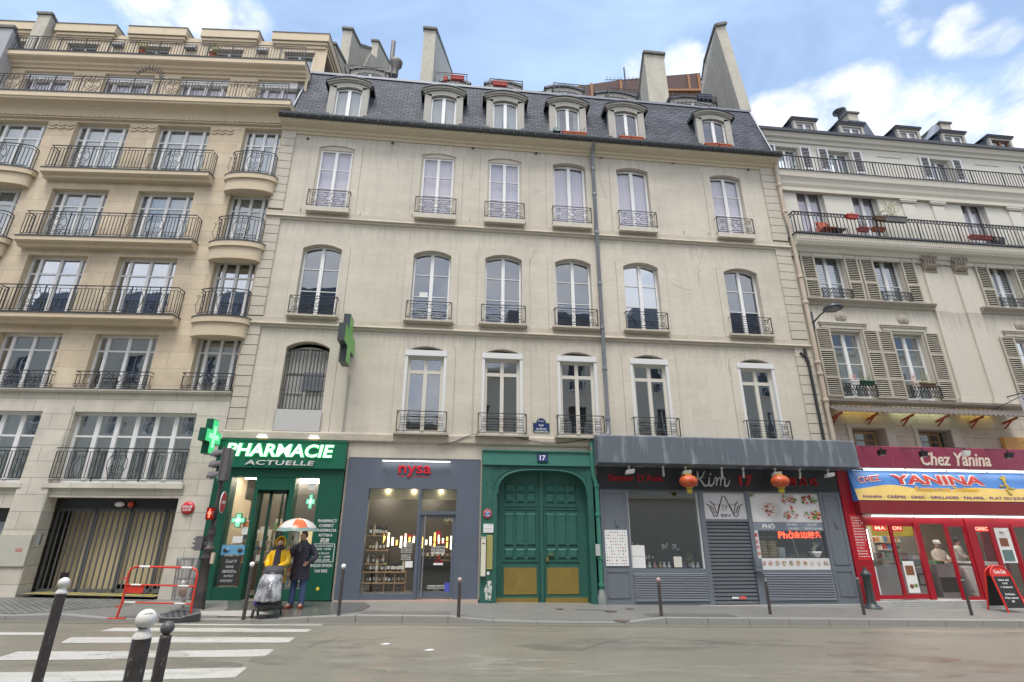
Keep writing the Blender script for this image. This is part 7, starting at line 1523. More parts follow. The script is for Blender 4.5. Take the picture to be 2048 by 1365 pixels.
# ---------------------------------------------------------------- red snack bar
yn = thing('snack_bar_shopfront', 'bright red snack bar front with blue and yellow YANINA banner and lit tubes', 'shopfront', (0,0,0))
M_yr = mat('snack_red', (.36,.010,.022), .3, noise=[(2,.4,(.27,.008,.017)), (20,.3,(.42,.03,.04),(1,1,1),(.55,.75))]); M_ym = mat('maroon_metal', (.26,.035,.075), .4, noise=[(2,.4,(.2,.03,.06)), (3.2,.55,(.42,.16,.24),(4,1,.35),(.58,.76))]); M_yb = mat('maroon_band', (.24,.02,.025), .45, noise=(2,.3,(.17,.015,.02)))
YX1 = 22.5; z0 = -.22
b = MB(); b.prism_x([(-.42,3.70),(-.42,4.33),(-.38,4.36),(.1,4.36),(.1,3.66),(-.3,3.66)], 12.22, YX1); b.build('fascia', M_ym, yn)
b = MB(); b.prism_x([(-.14,3.62),(-.34,2.72),(-.30,2.70),(.05,2.70),(.05,3.62)], 12.2, YX1, 0); bn = b.build('banner', mat('banner_blue', (.055,.20,.58), .4, noise=(1,.5,(.10,.30,.70),(1,1,2))), yn)
def onb(X, Y, Z): t_ = (3.62-Z)/.9; return (X, -.14-.20*t_-.006+Y, Z)
b = MB(); n_ = 60
def dune(x): return 2.72+.30+.20*math.exp(-((x-13.5)/.9)**2)+.10*math.exp(-((x-16.2)/1.0)**2)-.03*math.sin(x)+.14*math.exp(-((x-19)/1.5)**2)
for k in range(n_):
    xa, xb = 12.21+(YX1-12.22)*k/n_, 12.21+(YX1-12.22)*(k+1)/n_
    b.quad(onb(xa,0,2.725), onb(xb,0,2.725), onb(xb,0,dune(xb)), onb(xa,0,dune(xa)))
b.build('sand', mat('sand_yellow', (.72,.52,.16), .5, noise=(2,.4,(.62,.42,.12))), bn)
b = MB(); L2 = lambda X, Y, Z: onb(X, -.012, Z); L3 = lambda X, Y, Z: onb(X, -.008, Z)
lettering(b,'YANINA',13.55,16.75,3.20,3.53,0,bold=.07,fn=L3); lettering(b,'CHEZ',12.42,13.22,3.22,3.42,0,bold=.05,fn=lambda X,Y,Z: onb(X,-.008,Z+(X-12.42)*.12)); b.build('letter_edge', M_white, bn)
b = MB(); lettering(b,'YANINA',13.57,16.73,3.22,3.51,0,bold=.035,fn=L2); lettering(b,'CHEZ',12.44,13.20,3.24,3.40,0,bold=.02,fn=lambda X,Y,Z: onb(X,-.012,Z+(X-12.42)*.12)); b.build('lettering', mat('banner_red', (.55,.03,.02), .4), bn)
b = MB(); lettering(b,'Restaurant Traiteur',14.25,16.45,3.02,3.16,0,bold=.03,fn=L2); b.build('lettering', mat('banner_orange', (.72,.38,.02), .4), bn)
b = MB(); lettering(b,'PANINI · CRÊPES · GREC · GRILLADES · FALAFEL · PLAT DU JOUR',12.40,17.95,2.77,2.89,0,bold=.02,fn=L2); b.build('lettering', mat('banner_purple', (.10,.03,.18), .4), bn)
b = MB(); rr = random.Random(2)
for k in range(14): z = 3.5-.04*k; b.ball(onb(17.45+rr.uniform(-.06,.06), -.012, z-.02), .045+rr.random()*.03, 6, 0, (1,.15,.8))
for q in ((17.28,3.2),(17.62,3.12),(17.5,3.42)): b.ball(onb(q[0],-.01,q[1]), .07, 6, 0, (1.3,.12,.6))
b.build('palm_picture', mat('palm_gold', (.55,.36,.05), .5, noise=(12,.5,(.3,.3,.08))), bn)
b = MB(); lettering(b,'Chez Yanina',14.55,16.95,3.78,4.20,-.42,bold=.015,depth=.02,shear=.25); b.build('lettering', mat('script_cream', (.72,.60,.50), .4), yn)
b = MB(); b.prism_x([(-.36,2.34),(-.36,2.70),(.05,2.70),(.05,2.34)], 12.2, YX1); b.build('red_band', M_yb, yn)
for zz, yy in ((3.66,-.36),(2.29,-.26)):
    for k in range(7):
        x = 12.62+k*1.42; b = MB(); b.box(x, x+1.30, yy-.04, yy+.04, zz-.035, zz+.0); b.build('tube_lamp', M_lampw, yn)
b = MB(); b.box(12.4,YX1,-.30,-.10,2.29,2.335); b.box(12.4,YX1,-.40,-.2,3.66,3.70); b.build('lamp_rail', M_white, yn)
b = MB(); b.box(11.83,12.40,-.12,.2,z0,3.62); b.box(12.40,YX1,-.06,.2,2.06,2.30); b.build('pier', M_yr, yn)
b = MB(); b.box(11.96,12.36,-.128,-.12,1.02,2.30,0)
b.build('menu_board', mat('menu_red', (.55,.02,.03), .4), yn); b = MB()
for k, s_ in enumerate(('Délices','Traiteur','Tél 01 48','PLATS 8','Assiettes','Sandwichs','Grillades','Falafel 6','Paninis 5','Salades','Merguez','Crêpes','Boissons','Desserts','à emporter')): lettering(b,s_,12.0,12.0+.05*len(s_)*.8,2.20-k*.078,2.245-k*.078,-.131,shear=.2,bold=.01)
b.build('lettering', M_ink, yn)
# frames: piers and leaves as seen, with an open leaf in the middle
b = MB(); yf = -.08
def fr_(x0, x1, q0, q1, w_, y=yf, d=.06): b.box(x0,x0+w_,y,y+d,q0,q1); b.box(x1-w_,x1,y,y+d,q0,q1); b.box(x0+w_,x1-w_,y+.002,y+d,q1-w_,q1); b.box(x0+w_,x1-w_,y+.002,y+d,q0,q0+w_*1.3)
fr_(12.38, 13.31, -.02, 2.08, .08); fr_(13.25, 14.22, -.02, 2.08, .10, yf+.03); b.box(14.06,14.24,yf-.01,yf+.07,-.04,2.08)
fr_(15.10, 15.82, -.10, 2.08, .10, yf+.01); b.box(15.80,16.02,yf-.02,yf+.08,-.10,2.2); fr_(16.02, 16.70, -.10, 2.06, .08); fr_(16.66, 17.40, -.10, 2.06, .10, yf+.02); fr_(17.36, 18.6, -.12, 2.06, .08); fr_(18.6, 20.0, -.12, 2.06, .08); b.box(20,YX1,-.08,.1,z0,2.3)
b.build('frame', M_yr, yn)
b = MB()
for x0_, x1_ in ((12.46,13.26),(13.33,14.12),(15.2,15.72),(16.1,16.62),(16.76,17.3),(17.44,18.5)): b.quad((x0_,yf+.04,.04),(x1_,yf+.04,.04),(x1_,yf+.04,2.0),(x0_,yf+.04,2.0))
b.build('shop_window', M_shop, yn)
b = MB(); b.box(12.2,YX1,-.22,.3,-.42,-.06); b.build('tiled_step', brickmat('small_tiles', (.55,.55,.54), (.48,.48,.48), (.25,.25,.25), .08, .05, .006, .4, .2), yn)
room(yn, 12.3, 20.6, -.08, 2.6, .12, 4.6, mat('snack_wall', (.50,.47,.42), .6), [(12.8,13.9,1.2,1.3,2.52,2.56),(14.3,15.5,1.0,1.1,2.52,2.56),(16.0,17.2,1.4,1.5,2.52,2.56),(14.0,16.5,3.0,3.1,2.52,2.56)], lm=emis('snack_lamp', (1,.95,.86), 16))
b = MB(); b.box(14.2,16.6,2.8,2.85,1.70,2.45); b.build('yellow_menu', mat('menu_yellow', (.55,.45,.02), .5, noise=(3,.5,(.45,.3,.05))), yn)
b = MB(); b.box(12.4,12.42,.2,2.6,.0,2.4); b.box(17.6,18.3,1.2,1.25,-.1,2.4); b.build('red_brick_wall', brickmat('red_wall_brick', (.42,.03,.03), (.48,.06,.05), (.2,.02,.02), .22, .07, .01, .5), yn)
M_sst = mat('stainless', (.50,.51,.52), .32, .6, noise=(2,.3,(.40,.41,.42),(6,1,1)))
b = MB(); b.box(12.55,14.15,.35,1.0,-.08,.85); b.box(14.3,15.05,.9,1.5,-.08,.78); b.box(15.2,16.0,.7,1.3,-.08,.85); b.box(14.4,15.2,1.4,1.45,.8,1.0); b.build('steel_counter', M_sst, yn)
b = MB(); b.box(16.08,17.2,.3,1.0,.0,.12); b.box(16.08,17.2,.3,1.0,.85,.95); b.box(16.08,16.12,.3,1.0,.1,.9); b.box(17.16,17.2,.3,1.0,.1,.9); b.box(16.1,17.2,.95,1.0,.1,.9); b.build('fridge_counter', M_white, yn)
rnd = random.Random(8); b = MB()
for r_ in range(2):
    for k in range(12): x = 16.18+k*.08; b.box(x,x+.06,.4,.46,.42+r_*.2,.55+r_*.2,rnd.randrange(0,7))
b.box(16.12,17.16,.38,.8,.40,.415,0); b.box(16.12,17.16,.38,.8,.60,.615,0); b.build('stocked_shelf', M_prod, yn)
b = MB(); b.box(12.6,14.1,.30,.34,.86,1.22); b.box(14.35,15.1,.86,.9,.80,1.15); b.build('counter_glass', glass('counter_glass', .2), yn)
b = MB(); b.box(14.3,15.05,.82,.92,1.02,1.12); b.build('cutting_ledge', M_white, yn)
b = MB(); b.box(12.7,13.1,1.6,1.7,.9,2.1); b.box(14.35,14.45,2.2,2.3,.8,2.0); b.build('cream_column', M_cream, yn)
b = MB(); b.box(13.2,13.35,1.0,1.05,1.0,1.9); b.build('light_tube', M_lampw, yn)
b = MB(); b.box(12.6,13.2,.9,1.5,1.55,1.62); b.prism_y([(12.55,1.62),(13.25,1.62),(13.0,1.9),(12.7,1.9)],.9,1.5); b.build('extractor_hood', M_black, yn)
b = MB(); b.lathe([(.05,0),(.12,.1),(.16,.3),(.13,.5),(.06,.6)], (16.35,1.4,1.0), 12); b.v = [(FC.at(1951,1085,1.4)[0]+(x-16.35)*.8, y, 1.0+(z-1.0)*.9) for x, y, z in b.v]; b.build('kebab_spit', mat('kebab_meat', (.30,.13,.06), .6, noise=(9,.6,(.45,.25,.1))), yn)
for a, c_, x0_, x1_ in (('MA','lit',12.80,13.14),('ON','lit',13.38,13.66),('GREC','lit',16.17,16.60)):
    b = MB(); b.box(x0_-.05,x1_+.05,-.02,0,1.84,2.02); b.build('neon_back', emis('neon_red_back', (.9,.03,.02), .55), yn); b = MB(); lettering(b,a,x0_,x1_,1.88,1.985,-.03,bold=.01); b.build('neon_sign', emis('neon_pink', (1,.32,.22), 2.4), yn)
b = MB(); b.box(13.42,13.78,-.055,-.05,.14,1.0,0); b.box(13.47,13.73,-.06,-.055,.62,.88,1); b.ball((13.55,-.06,.32),.07,8,1,(1,.1,.9)); b.ball((13.69,-.06,.34),.06,8,2,(1,.1,.9)); b.build('burger_poster', [M_white, MATS['food_brown'], MATS['food_green']], yn)
b = MB(); b.box(16.78,17.28,-.05,-.045,.95,2.0,0); b.box(16.86,17.14,-.055,-.05,1.42,1.66,1); b.box(16.84,17.2,-.055,-.05,1.0,1.32,2); b.lathe([(.07,0),(.07,.004)], (17.0,-.05,1.84), 12, 1); b.build('poster_sheet', [M_white, MATS['food_brown'], mat('poster_teal', (.12,.2,.2), .4)], yn)
b = MB(); b.box(12.50,12.53,-.05,-.045,.1,.85); b.build('white_strip', M_white, yn)
for l_, px, py in (('black floodlight on an arm at the left end of the maroon fascia',1762,900),('black floodlight above the C of the Chez Yanina lettering',1845,903),('pale floodlight just right of the middle of the Chez Yanina lettering',1930,902),('black floodlight on an arm at the right edge over the maroon fascia',2016,906)):
    x, z = FC.at(px, py, -.75); t = thing('arm_floodlight', l_, 'floodlight', (x,-.75,z), 0, 'floodlights over the maroon fascia'); b = MB(); b.bar((-.45,.38,.16),(0,0,.08),.02); b.bar((0,0,.08),(0,0,0),.03); b.build('arm', M_iron, t)
    b = MB(); b.hexa([(-.09,-.05,-.15),(.09,-.05,-.15),(.09,.07,-.18),(-.09,.07,-.18),(-.12,-.08,-.0),(.12,-.08,-.0),(.12,.04,-.02),(-.12,.04,-.02)]); b.build('head', M_white if 'pale' in l_ else M_black, t)
# ================================================================ street furniture
M_pole = mat('pole_brown', (.045,.038,.038), .45, noise=[(3,.6,(.075,.062,.058)), (24,.5,(.10,.085,.08)), (34,.8,(.32,.30,.29),(1,1,.5),(.63,.67))]); M_ballw = mat('ball_white', (.86,.85,.81), .5, noise=[(14,.8,(.30,.28,.26),(1,1,3),(.64,.70))]); M_balld = mat('ball_dark', (.10,.095,.10), .45, noise=(30,.5,(.18,.17,.17)))
M_ballp = mat('ball_faded', (.40,.22,.22), .5, noise=(20,.6,(.6,.55,.53)))
def bollard(label, x, y, zbase, ztop, r, ballm, ball_r, neck=False, grp='bollards along the kerb', m=None):
    t = thing('bollard', label, 'bollard', (x,y,zbase), 0, grp); h = ztop-zbase; b = MB(); hp = h-ball_r*2.05-(.022 if neck else 0)
    b.lathe([(r,-.3),(r,hp-.02),(r*.96,hp),(r*.6,hp+.004)], n=18); b.build('pole', m or M_pole, t)
    b = MB()
    if neck: b.lathe([(r*1.03,hp-.012),(r*1.05,hp),(r*.62,hp+.022),(ball_r*.55,hp+.04)], n=18); b.ball((0,0,h-ball_r), ball_r, 20)
    else: b.lathe([(r*.5,hp-.01),(r*.45,hp+.03)], n=12); b.ball((0,0,h-ball_r), ball_r, 16)
    b.build('ball', ballm, t); return t
for l_, px, py, pt, bm in (('slim bollard with white ball just left of the pushchair',488,1230,1124,M_ballw),('slim bollard with white ball in front of the pharmacy and wine shop boundary',677,1230,1128,M_ballw),('slim bollard with faded ball right of the wine shop door',917,1233,1155,M_ballp),
        ('slim bollard with pinkish ball before the left vent of the grey restaurant',1323,1233,1155,M_ballp),('slim bollard with dark ball before the right vent of the grey restaurant',1541,1229,1159,M_balld),('slim bollard at the boundary of the grey and red shops',1729,1230,1155,M_balld),('slim bollard with dark ball before the red snack bar door',1944,1231,1158,M_balld)):
    g = ground(px, py); zb_ = sidez(g.x, g.y); _, zt = FC.at(px, pt, g.y); bollard(l_, g.x, g.y, zb_, zt, .038, bm, .052)
def dep(px, py, w_): return CC+w_*((px-1024)/FPX*CR-(py-682.5)/FPX*CU+CF)
for l_, px, pt, w_, r, br, bm, nk in (('tall slim near bollard with white ball, leftmost of the three in front',131,1155,3.9,.034,.037,M_ballw,True),('thick near bollard with big peeling white ball, middle of the three',297,1218,2.6,.041,.046,None,True),('near bollard with bare dark grey ball, right of the thick one',338,1242,3.1,.031,.037,M_balld,False)):
    p = dep(px, pt, w_); t = bollard(l_, p.x, p.y, 0.0, p.z, r, bm or mat('ball_peeling', (.86,.84,.78), .5, noise=[(9,.95,(.10,.09,.085),(.5,.5,3.2),(.60,.64))]), br, nk, 'near bollards on the camera side')
    if nk:
        for ch in t.children:
            if ch.name.startswith('ball'): ch.scale = (1,1,1)
nearp = MB(); nearp.poly([(Xl,-11.2,gz(Xl)+.0),(Xr,-11.2,gz(Xr)),(Xr,-18.6,gz(Xr)),(Xl,-18.6,gz(Xl))]); nearp.v = [(x, y, z-.05) for x, y, z in nearp.v]; 
# cast iron base post by the red shop
g = ground(1745, 1212); t = thing('iron_post', 'short thick dark cast-iron post with moulded cap and foot, beside the red shop', 'post', (FC.at(1744,1210,-.42)[0],-.42,gz(12.1)))
b = MB(); b.lathe([(.19,0),(.20,.04),(.18,.08),(.13,.11),(.125,.16),(.105,.22),(.10,.80),(.12,.83),(.135,.86),(.135,.91),(.09,.95),(.05,1.0),(.045,1.08)], n=20); b.build('shaft', mat('cast_dark', (.035,.045,.045), .4, noise=(14,.4,(.07,.08,.08))), t)
b = MB(); b.lathe([(.24,0),(.24,.05),(.2,.06)], n=20); b.build('foot', MATS['cast_dark'], t)
# traffic light
tx, ty = -5.78, -1.45; tz = sidez(tx, ty)
def tzp(px, py): return FC.at(px, py, ty)[1]-tz
tl = thing('traffic_light', 'ornate dark cast-iron traffic light with green lamp, red pedestrian figure and no-entry disc', 'traffic light', (tx,ty,tz))
h_top = tzp(440, 900)
b = MB(); b.lathe([(.15,0),(.16,.03),(.15,.06),(.16,.10),(.14,.13),(.15,.16),(.13,.20),(.145,.24),(.12,.30),(.135,.34),(.12,.38),(.115,.55),(.10,.60),(.105,1.05),(.13,1.08),(.14,1.12),(.10,1.16),(.12,1.20),(.10,1.25),(.13,1.28),(.12,1.33),(.075,1.36),(.08,1.62),(.10,1.66),(.06,1.70),(.085,1.76),(.055,1.82),(.07,1.90),(.05,1.95),(.045,2.5),(.045,h_top-.3)], n=18)
b.build('post', mat('cast_brown', (.050,.040,.040), .45, noise=[(12,.5,(.09,.075,.075)), (50,.5,(.2,.18,.18),(1,1,1),(.66,.74))], bump=(30,.4)), tl)
M_tg = mat('signal_grey', (.12,.115,.12), .5, noise=(8,.3,(.17,.165,.17)))
zh0, zh1 = tzp(440, 962), tzp(448, 897)
hd = MB(); hd.box(-.09,.05,-.12,.12,zh0,zh1); hd.box(-.115,-.09,-.15,.15,zh0-.02,zh1+.02); hd.box(.05,.08,-.09,.09,zh0+.02,zh1-.02); hd = hd.build('signal_head', M_tg, tl, (0.06,0,0), 0)
for k in range(3):
    zc = zh1-(zh1-zh0)*(k+.5)/3; r_ = .115; b = MB(); n_ = 10
    outer = [(math.cos(math.pi*(i/n_)*1.25-.39), math.sin(math.pi*(i/n_)*1.25-.39)) for i in range(n_+1)]
    for (c1,s1),(c2,s2) in zip(outer, outer[1:]): b.quad((-.13,r_*c1,zc+r_*s1),(-.13,r_*c2,zc+r_*s2),(-.40,r_*c2*.9,zc-.05+r_*s2*.95),(-.40,r_*c1*.9,zc-.05+r_*s1*.95)); b.quad((-.13,r_*.93*c1,zc+r_*.93*s1),(-.38,r_*c1*.8,zc-.02+r_*s1*.84),(-.38,r_*c2*.8,zc-.02+r_*s2*.84),(-.13,r_*.93*c2,zc+r_*.93*s2))
    v_ = b.build('visor', M_tg, hd); b = MB(); b.ball((-.135,0,zc-.01),r_*.88,12,0,(.35,1,1)); b.build('lens', emis('lamp_green', (.05,1,.62), 2.4) if k == 2 else M_black, hd)
# the same head shows its visor side: turned to the left, towards the cars
zs_ = tzp(438, 1005); b = MB(); b.lathe([(.33,0),(.33,.02)], n=28, mi=0); b.lathe([(.305,.021),(.305,.026)], n=28, mi=1); o = b.build('no_entry_disc', [M_white, MATS['sign_red']], tl, (.13,-.02,zs_)); o.rotation_euler = (R_(90),0,R_(97)); o.scale = (.78,.78,.78)
b = MB(); b.box(-.20,.20,-.045,.045,.027,.031); b.build('bar', M_white, o)
zp_ = tzp(430, 1028); b = MB(); b.box(-.14,.05,-.16,.02,zp_-.14,zp_+.14,0); b.box(-.13,.04,-.166,-.16,zp_-.13,zp_+.13,1); pd = b.build('pedestrian_signal', [M_black, emis('ped_glow', (.8,.02,.01), .22)], tl, (.0,-.02,0))
b = MB(); cx_ = -.06; b.ball((cx_,-.17,zp_+.085),.022,8,0,(1,.3,1)); b.prism_y([(cx_-.035,zp_+.055),(cx_+.035,zp_+.055),(cx_+.04,zp_-.02),(cx_+.022,zp_-.02),(cx_+.02,zp_-.10),(cx_+.004,zp_-.10),(cx_,zp_-.03),(cx_-.004,zp_-.10),(cx_-.02,zp_-.10),(cx_-.022,zp_-.02),(cx_-.04,zp_-.02)], -.172, -.167); b.build('red_figure', emis('ped_red', (1,.16,.10), 1.6), pd)
b = MB(); b.prism_y([(.02,zp_-.10),(.0,zp_+.02),(.015,zp_+.09),(.03,zp_+.02)], -.17, -.167); b.build('unlit_figure', M_tg, pd)
zq = tzp(406, 1087); b = MB(); b.hexa([(-.30,-.10,zq-.16),(-.13,-.12,zq-.16),(-.13,.12,zq-.16),(-.30,.10,zq-.16),(-.30,-.10,zq+.16),(-.13,-.12,zq+.16),(-.13,.12,zq+.16),(-.30,.10,zq+.16)]); 
for k in (-.1,.0,.1): b.box(-.36,-.30,-.08,.08,zq+k-.02,zq+k+.02)
b.box(-.14,-.05,-.03,.03,zq-.05,zq+.05); b.build('rear_signal', M_tg, tl)
b = MB(); b.box(.12,.19,-.06,.02,.98,1.22); b.build('button_box', mat('beige_plastic', (.55,.47,.36), .5), tl, (0,-.04,0))
# barrier
bg = thing('crowd_barrier', 'red metal barrier with white bands standing at the dropped kerb before the garage', 'barrier', (0,0,0))
A_ = Vector((-6.93,-2.55,gz(-6.9)-.10)); B_ = Vector((-5.36,-2.66,gz(-5.4)-.11)); U = (B_-A_).normalized(); Zv = Vector((0,0,1))
def bp(u, h): return tuple(A_+U*u+Zv*h)
L_ = (B_-A_).length; M_red = mat('barrier_red', (.62,.045,.025), .4); H_ = 1.02
b = MB(); b.tube([bp(0.02,0),bp(.06,.30),bp(.06,H_-.16),bp(.09,H_-.05),bp(.20,H_),bp(L_-.20,H_),bp(L_-.09,H_-.05),bp(L_-.06,H_-.16),bp(L_-.06,.3),bp(L_-.02,0)], .022, 8); b.tube([bp(.06,.32),bp(L_-.06,.32)], .015, 8); b.tube([bp(.06,.66),bp(L_-.06,.66)], .017, 8)
for h_ in (.24,.78): b.bar(bp(-.06,h_), bp(.06,h_), .022)
b.build('frame', M_red, bg)
b = MB()
for u0, h_, r_ in ((.26,H_,.024),(L_-.42,H_,.024),(.16,.66,.019),(L_-.42,.66,.019),(.12,.32,.017),(L_-.42,.32,.017)): b.tube([bp(u0,h_),bp(u0+.22,h_)], r_, 8)
b.build('white_band', mat('band_white', (.74,.73,.70), .5), bg)
b = MB(); p = bp(.08,.50); b.hexa([bp(.08,.50),bp(.44,.50),tuple(Vector(bp(.44,.50))+Vector((0,.02,0))),tuple(Vector(p)+Vector((0,.02,0))),bp(.08,.65),bp(.44,.65),tuple(Vector(bp(.44,.65))+Vector((0,.02,0))),tuple(Vector(bp(.08,.65))+Vector((0,.02,0)))]); b.build('red_plate', M_red, bg)
b = MB(); b.box(-.18,.18,-.03,.03,0,.02); b.build('foot', M_red, bg, tuple(A_+Vector((.02,0,.005))))
# rubber base block of the barrier
g = A_.lerp(B_, .84); t = thing('barrier_base', 'black honeycomb rubber block lying under the right end of the red barrier', 'block', (g.x,g.y+.02,sidez(g.x,g.y)-.02), R_(-4)); t.rotation_euler = (R_(16), 0, R_(-4))
b = MB(); hx = [(-.40,-.05),(-.28,-.20),(.12,-.20),(.40,.02),(.34,.18),(-.14,.20)]
b.prism_z(hx, 0, .15, 0); 
rnd = random.Random(6)
for r_ in range(4):
    for c_ in range(6):
        x, y = -.30+c_*.125+(r_%2)*.06, -.14+r_*.09
        if -.30 < x < .30 and abs(x)+abs(y)*.8 < .36: b.prism_z([(x+.045*math.cos(a), y+.032*math.sin(a)) for a in (0,1.05,2.1,3.14,4.19,5.24)], .1505, .152, 1)
for p_, q_ in zip(hx, hx[1:]+hx[:1]): b.tube([(p_[0],p_[1],.155),(q_[0],q_[1],.155)], .014, 4, 2, False)
b.build('block', [mat('rubber', (.085,.085,.09), .6), mat('rubber_hole', (.008,.008,.008), .9), mat('rubber_worn', (.22,.22,.225), .6)], t)
# wire litter bin with a clear bag
g = Vector((FC.at(366, 1180, -1.55)[0], -1.55, 0)); t = thing('litter_bin', 'wire litter bin with a clear plastic bag between the barrier and the traffic light', 'litter bin', (g.x,-1.55,sidez(g.x,-1.55)))
b = MB()
for k in range(16): a = 2*math.pi*k/16; b.bar((.20*math.cos(a),.16*math.sin(a),.22),(.25*math.cos(a),.2*math.sin(a),1.08),.009)
for z in (.22,.65,1.08): b.tube([(.2+.0*z,0,z)]*0+[((.20+(z-.22)*.058)*math.cos(a*math.pi/8),(.16+(z-.22)*.047)*math.sin(a*math.pi/8),z) for a in range(16)], .012, 4, 0, False, closed=True)
b.bar((.0,.16,0),(.0,.2,1.1),.05); b.build('wire_basket', M_steel, t)
b = MB(); rnd = random.Random(12); n_ = 20; prof = [(.05,.20),(.17,.26),(.19,.5),(.18,.75),(.22,1.0),(.26,1.1),(.25,1.12)]; vs = []; fs = []
for r_, z in prof:
    for k in range(n_): rr = r_*(1+.09*math.sin(k*3.1+z*9)+rnd.uniform(-.04,.04)); vs.append((rr*math.cos(2*math.pi*k/n_), rr*.8*math.sin(2*math.pi*k/n_), z))
for i in range(len(prof)-1):
    for k in range(n_): fs.append((i*n_+k, i*n_+(k+1)%n_, (i+1)*n_+(k+1)%n_, (i+1)*n_+k))
b._add(vs, fs, 0, True); b.build('clear_bag', glass('bag_plastic', .22, tint=(.93,.93,.94), rough=.35), t)
b = MB(); b.ball((.02,0,.36),.10,8,0,(1,.8,1.2)); b.ball((-.04,.02,.55),.07,8,1); b.build('rubbish', [mat('rub_brown', (.36,.2,.12), .7), M_white], t)
# pavement sign
t = thing('pavement_sign', 'red-framed folding pavement blackboard with rounded drinks-logo top by the snack bar', 'pavement sign', (FC.at(2013,1212,-.75)[0],-.75,gz(16)))
for s_, nm in ((-1,'front_panel'),(1,'back_panel')):
    b = MB(); a0 = [( -.30,0),( -.30,.95)]+[(-.30*math.cos(a*math.pi/12), .95+.24*math.sin(a*math.pi/12)) for a in range(13)]+[(.30,0)]
    P_ = [(x, s_*(.30-.26*z/1.2), z) for x, z in a0]; b.tube(P_, .024, 6, 0); 
    yq = lambda z: s_*(.30-.26*z/1.2)
    b._add([(-.28,yq(.12),.12),(.28,yq(.12),.12),(.28,yq(.92),.92),(-.28,yq(.92),.92)], [(0,1,2,3)], 1)
    b._add([(-.29,yq(.92),.92),(.29,yq(.92),.92)]+[(.29*math.cos(a*math.pi/12), yq(.95+.23*math.sin(a*math.pi/12)), .95+.23*math.sin(a*math.pi/12)) for a in range(13)], [tuple(range(15))], 0)
    o = b.build(nm, [mat('board_red', (.62,.03,.02), .35), mat('board_black', (.02,.02,.022), .6)], t)
    if s_ < 0:
        b = MB(); fn = lambda X,Y,Z: (X, -(.30-.26*Z/1.2)-.006, Z)
        lettering(b,'Coca-Cola',-.19,.19,.99,1.09,0,shear=.35,bold=.02,fn=fn); 
        for k, (s, w_) in enumerate((('Panino midi',.17),('4,50€',.09),('+ boisson',.19),('',0),('Grillades',.15),('frites maison',.21),('8€',.05))):
            if s: lettering(b,s,-w_,w_,.80-k*.09,.85-k*.09,0,shear=.2,bold=.02,fn=fn)
        b.build('lettering', M_ink, o)
# small white debris on the road
for l_, px, py in (('small white scrap on the road in the middle foreground',858,1302),('tiny white speck on the road left of the larger scrap',770,1290)):
    g = ground(px, py, RD); b = MB(); b.poly([(-.09,-.02,.008),(.02,-.035,.006),(.10,.0,.012),(.03,.03,.02),(-.06,.02,.01)]); tag(b.build('paper_scrap', M_white, None, (g.x,g.y,gz(g.x)-RD+.002)), l_, 'litter')
# dull repair patches and rusty stains on the road
def blob(cx, cy, rx, ry, seed, zoff, m, name):
    rn = random.Random(seed); P_ = []
    for k in range(26): a = 2*math.pi*k/26; r_ = 1+.22*math.sin(3*a+seed)+rn.uniform(-.12,.12); P_.append((cx+rx*r_*math.cos(a), cy+ry*r_*math.sin(a)))
    b = MB(); b.poly([(x, y, gz(x)-RD+zoff) for x, y in P_]); tag(b.build(name, m), kind='structure')
def soft(name, col, amt, lo, hi, sc):
    m = bpy.data.materials.new(name); m.use_nodes = True; t = m.node_tree; t.nodes.clear(); o = N(t,'ShaderNodeOutputMaterial'); mx = N(t,'ShaderNodeMixShader'); a = N(t,'ShaderNodeBsdfTransparent'); d = N(t,'ShaderNodeBsdfPrincipled'); d.inputs['Base Color'].default_value = (*col,1); d.inputs['Roughness'].default_value = .4
    tc = N(t,'ShaderNodeTexCoord'); mp = N(t,'ShaderNodeMapping'); mp.inputs['Scale'].default_value = (.6,1.6,1); n = N(t,'ShaderNodeTexNoise', ins={'Scale': sc, 'Detail': 8, 'Roughness': .65}); g_ = N(t,'ShaderNodeTexGradient', gradient_type='SPHERICAL')
    t.links.new(tc.outputs['Object'], mp.inputs[0]); t.links.new(mp.outputs[0], n.inputs['Vector']); r = N(t,'ShaderNodeMapRange'); t.links.new(n.outputs['Fac'], r.inputs['Value'])
    for k, v in (('From Min', lo), ('From Max', hi), ('To Min', 0), ('To Max', amt)): r.inputs[k].default_value = v
    t.links.new(r.outputs[0], mx.inputs[0]); t.links.new(a.outputs[0], mx.inputs[1]); t.links.new(d.outputs[0], mx.inputs[2]); t.links.new(mx.outputs[0], o.inputs[0]); return m
M_st1 = soft('rust_stain', (.26,.15,.10), .40, .44, .74, 1.2); M_st2 = soft('oil_stain', (.15,.145,.135), .35, .44, .74, 1.4); M_st3 = soft('pale_dust', (.50,.47,.40), .4, .44, .72, 2.0)
for k, (px, py, rx, ry, m_) in enumerate(((1790,1300,.9,.9,M_st1),(1760,1340,.7,.5,M_st1),(1850,1330,1.6,.9,M_st1),(1240,1290,1.8,.6,M_st2),(1500,1285,1.4,.5,M_st2),(700,1320,1.3,.8,M_st2),(880,1330,1.4,.7,M_st3),(450,1268,1.6,.5,M_st2),(1120,1340,1.6,.6,M_st3),(250,1330,1.5,.8,M_st2),(1600,1340,1.5,.7,M_st3),(650,1290,.9,.4,M_st2),(1000,1260,2.2,.3,M_st2),(1900,1270,2.0,.4,M_st2))):
    g = ground(px, py, RD); blob(g.x, g.y, rx, ry, k, .006+.0004*k, m_, 'road_stain')
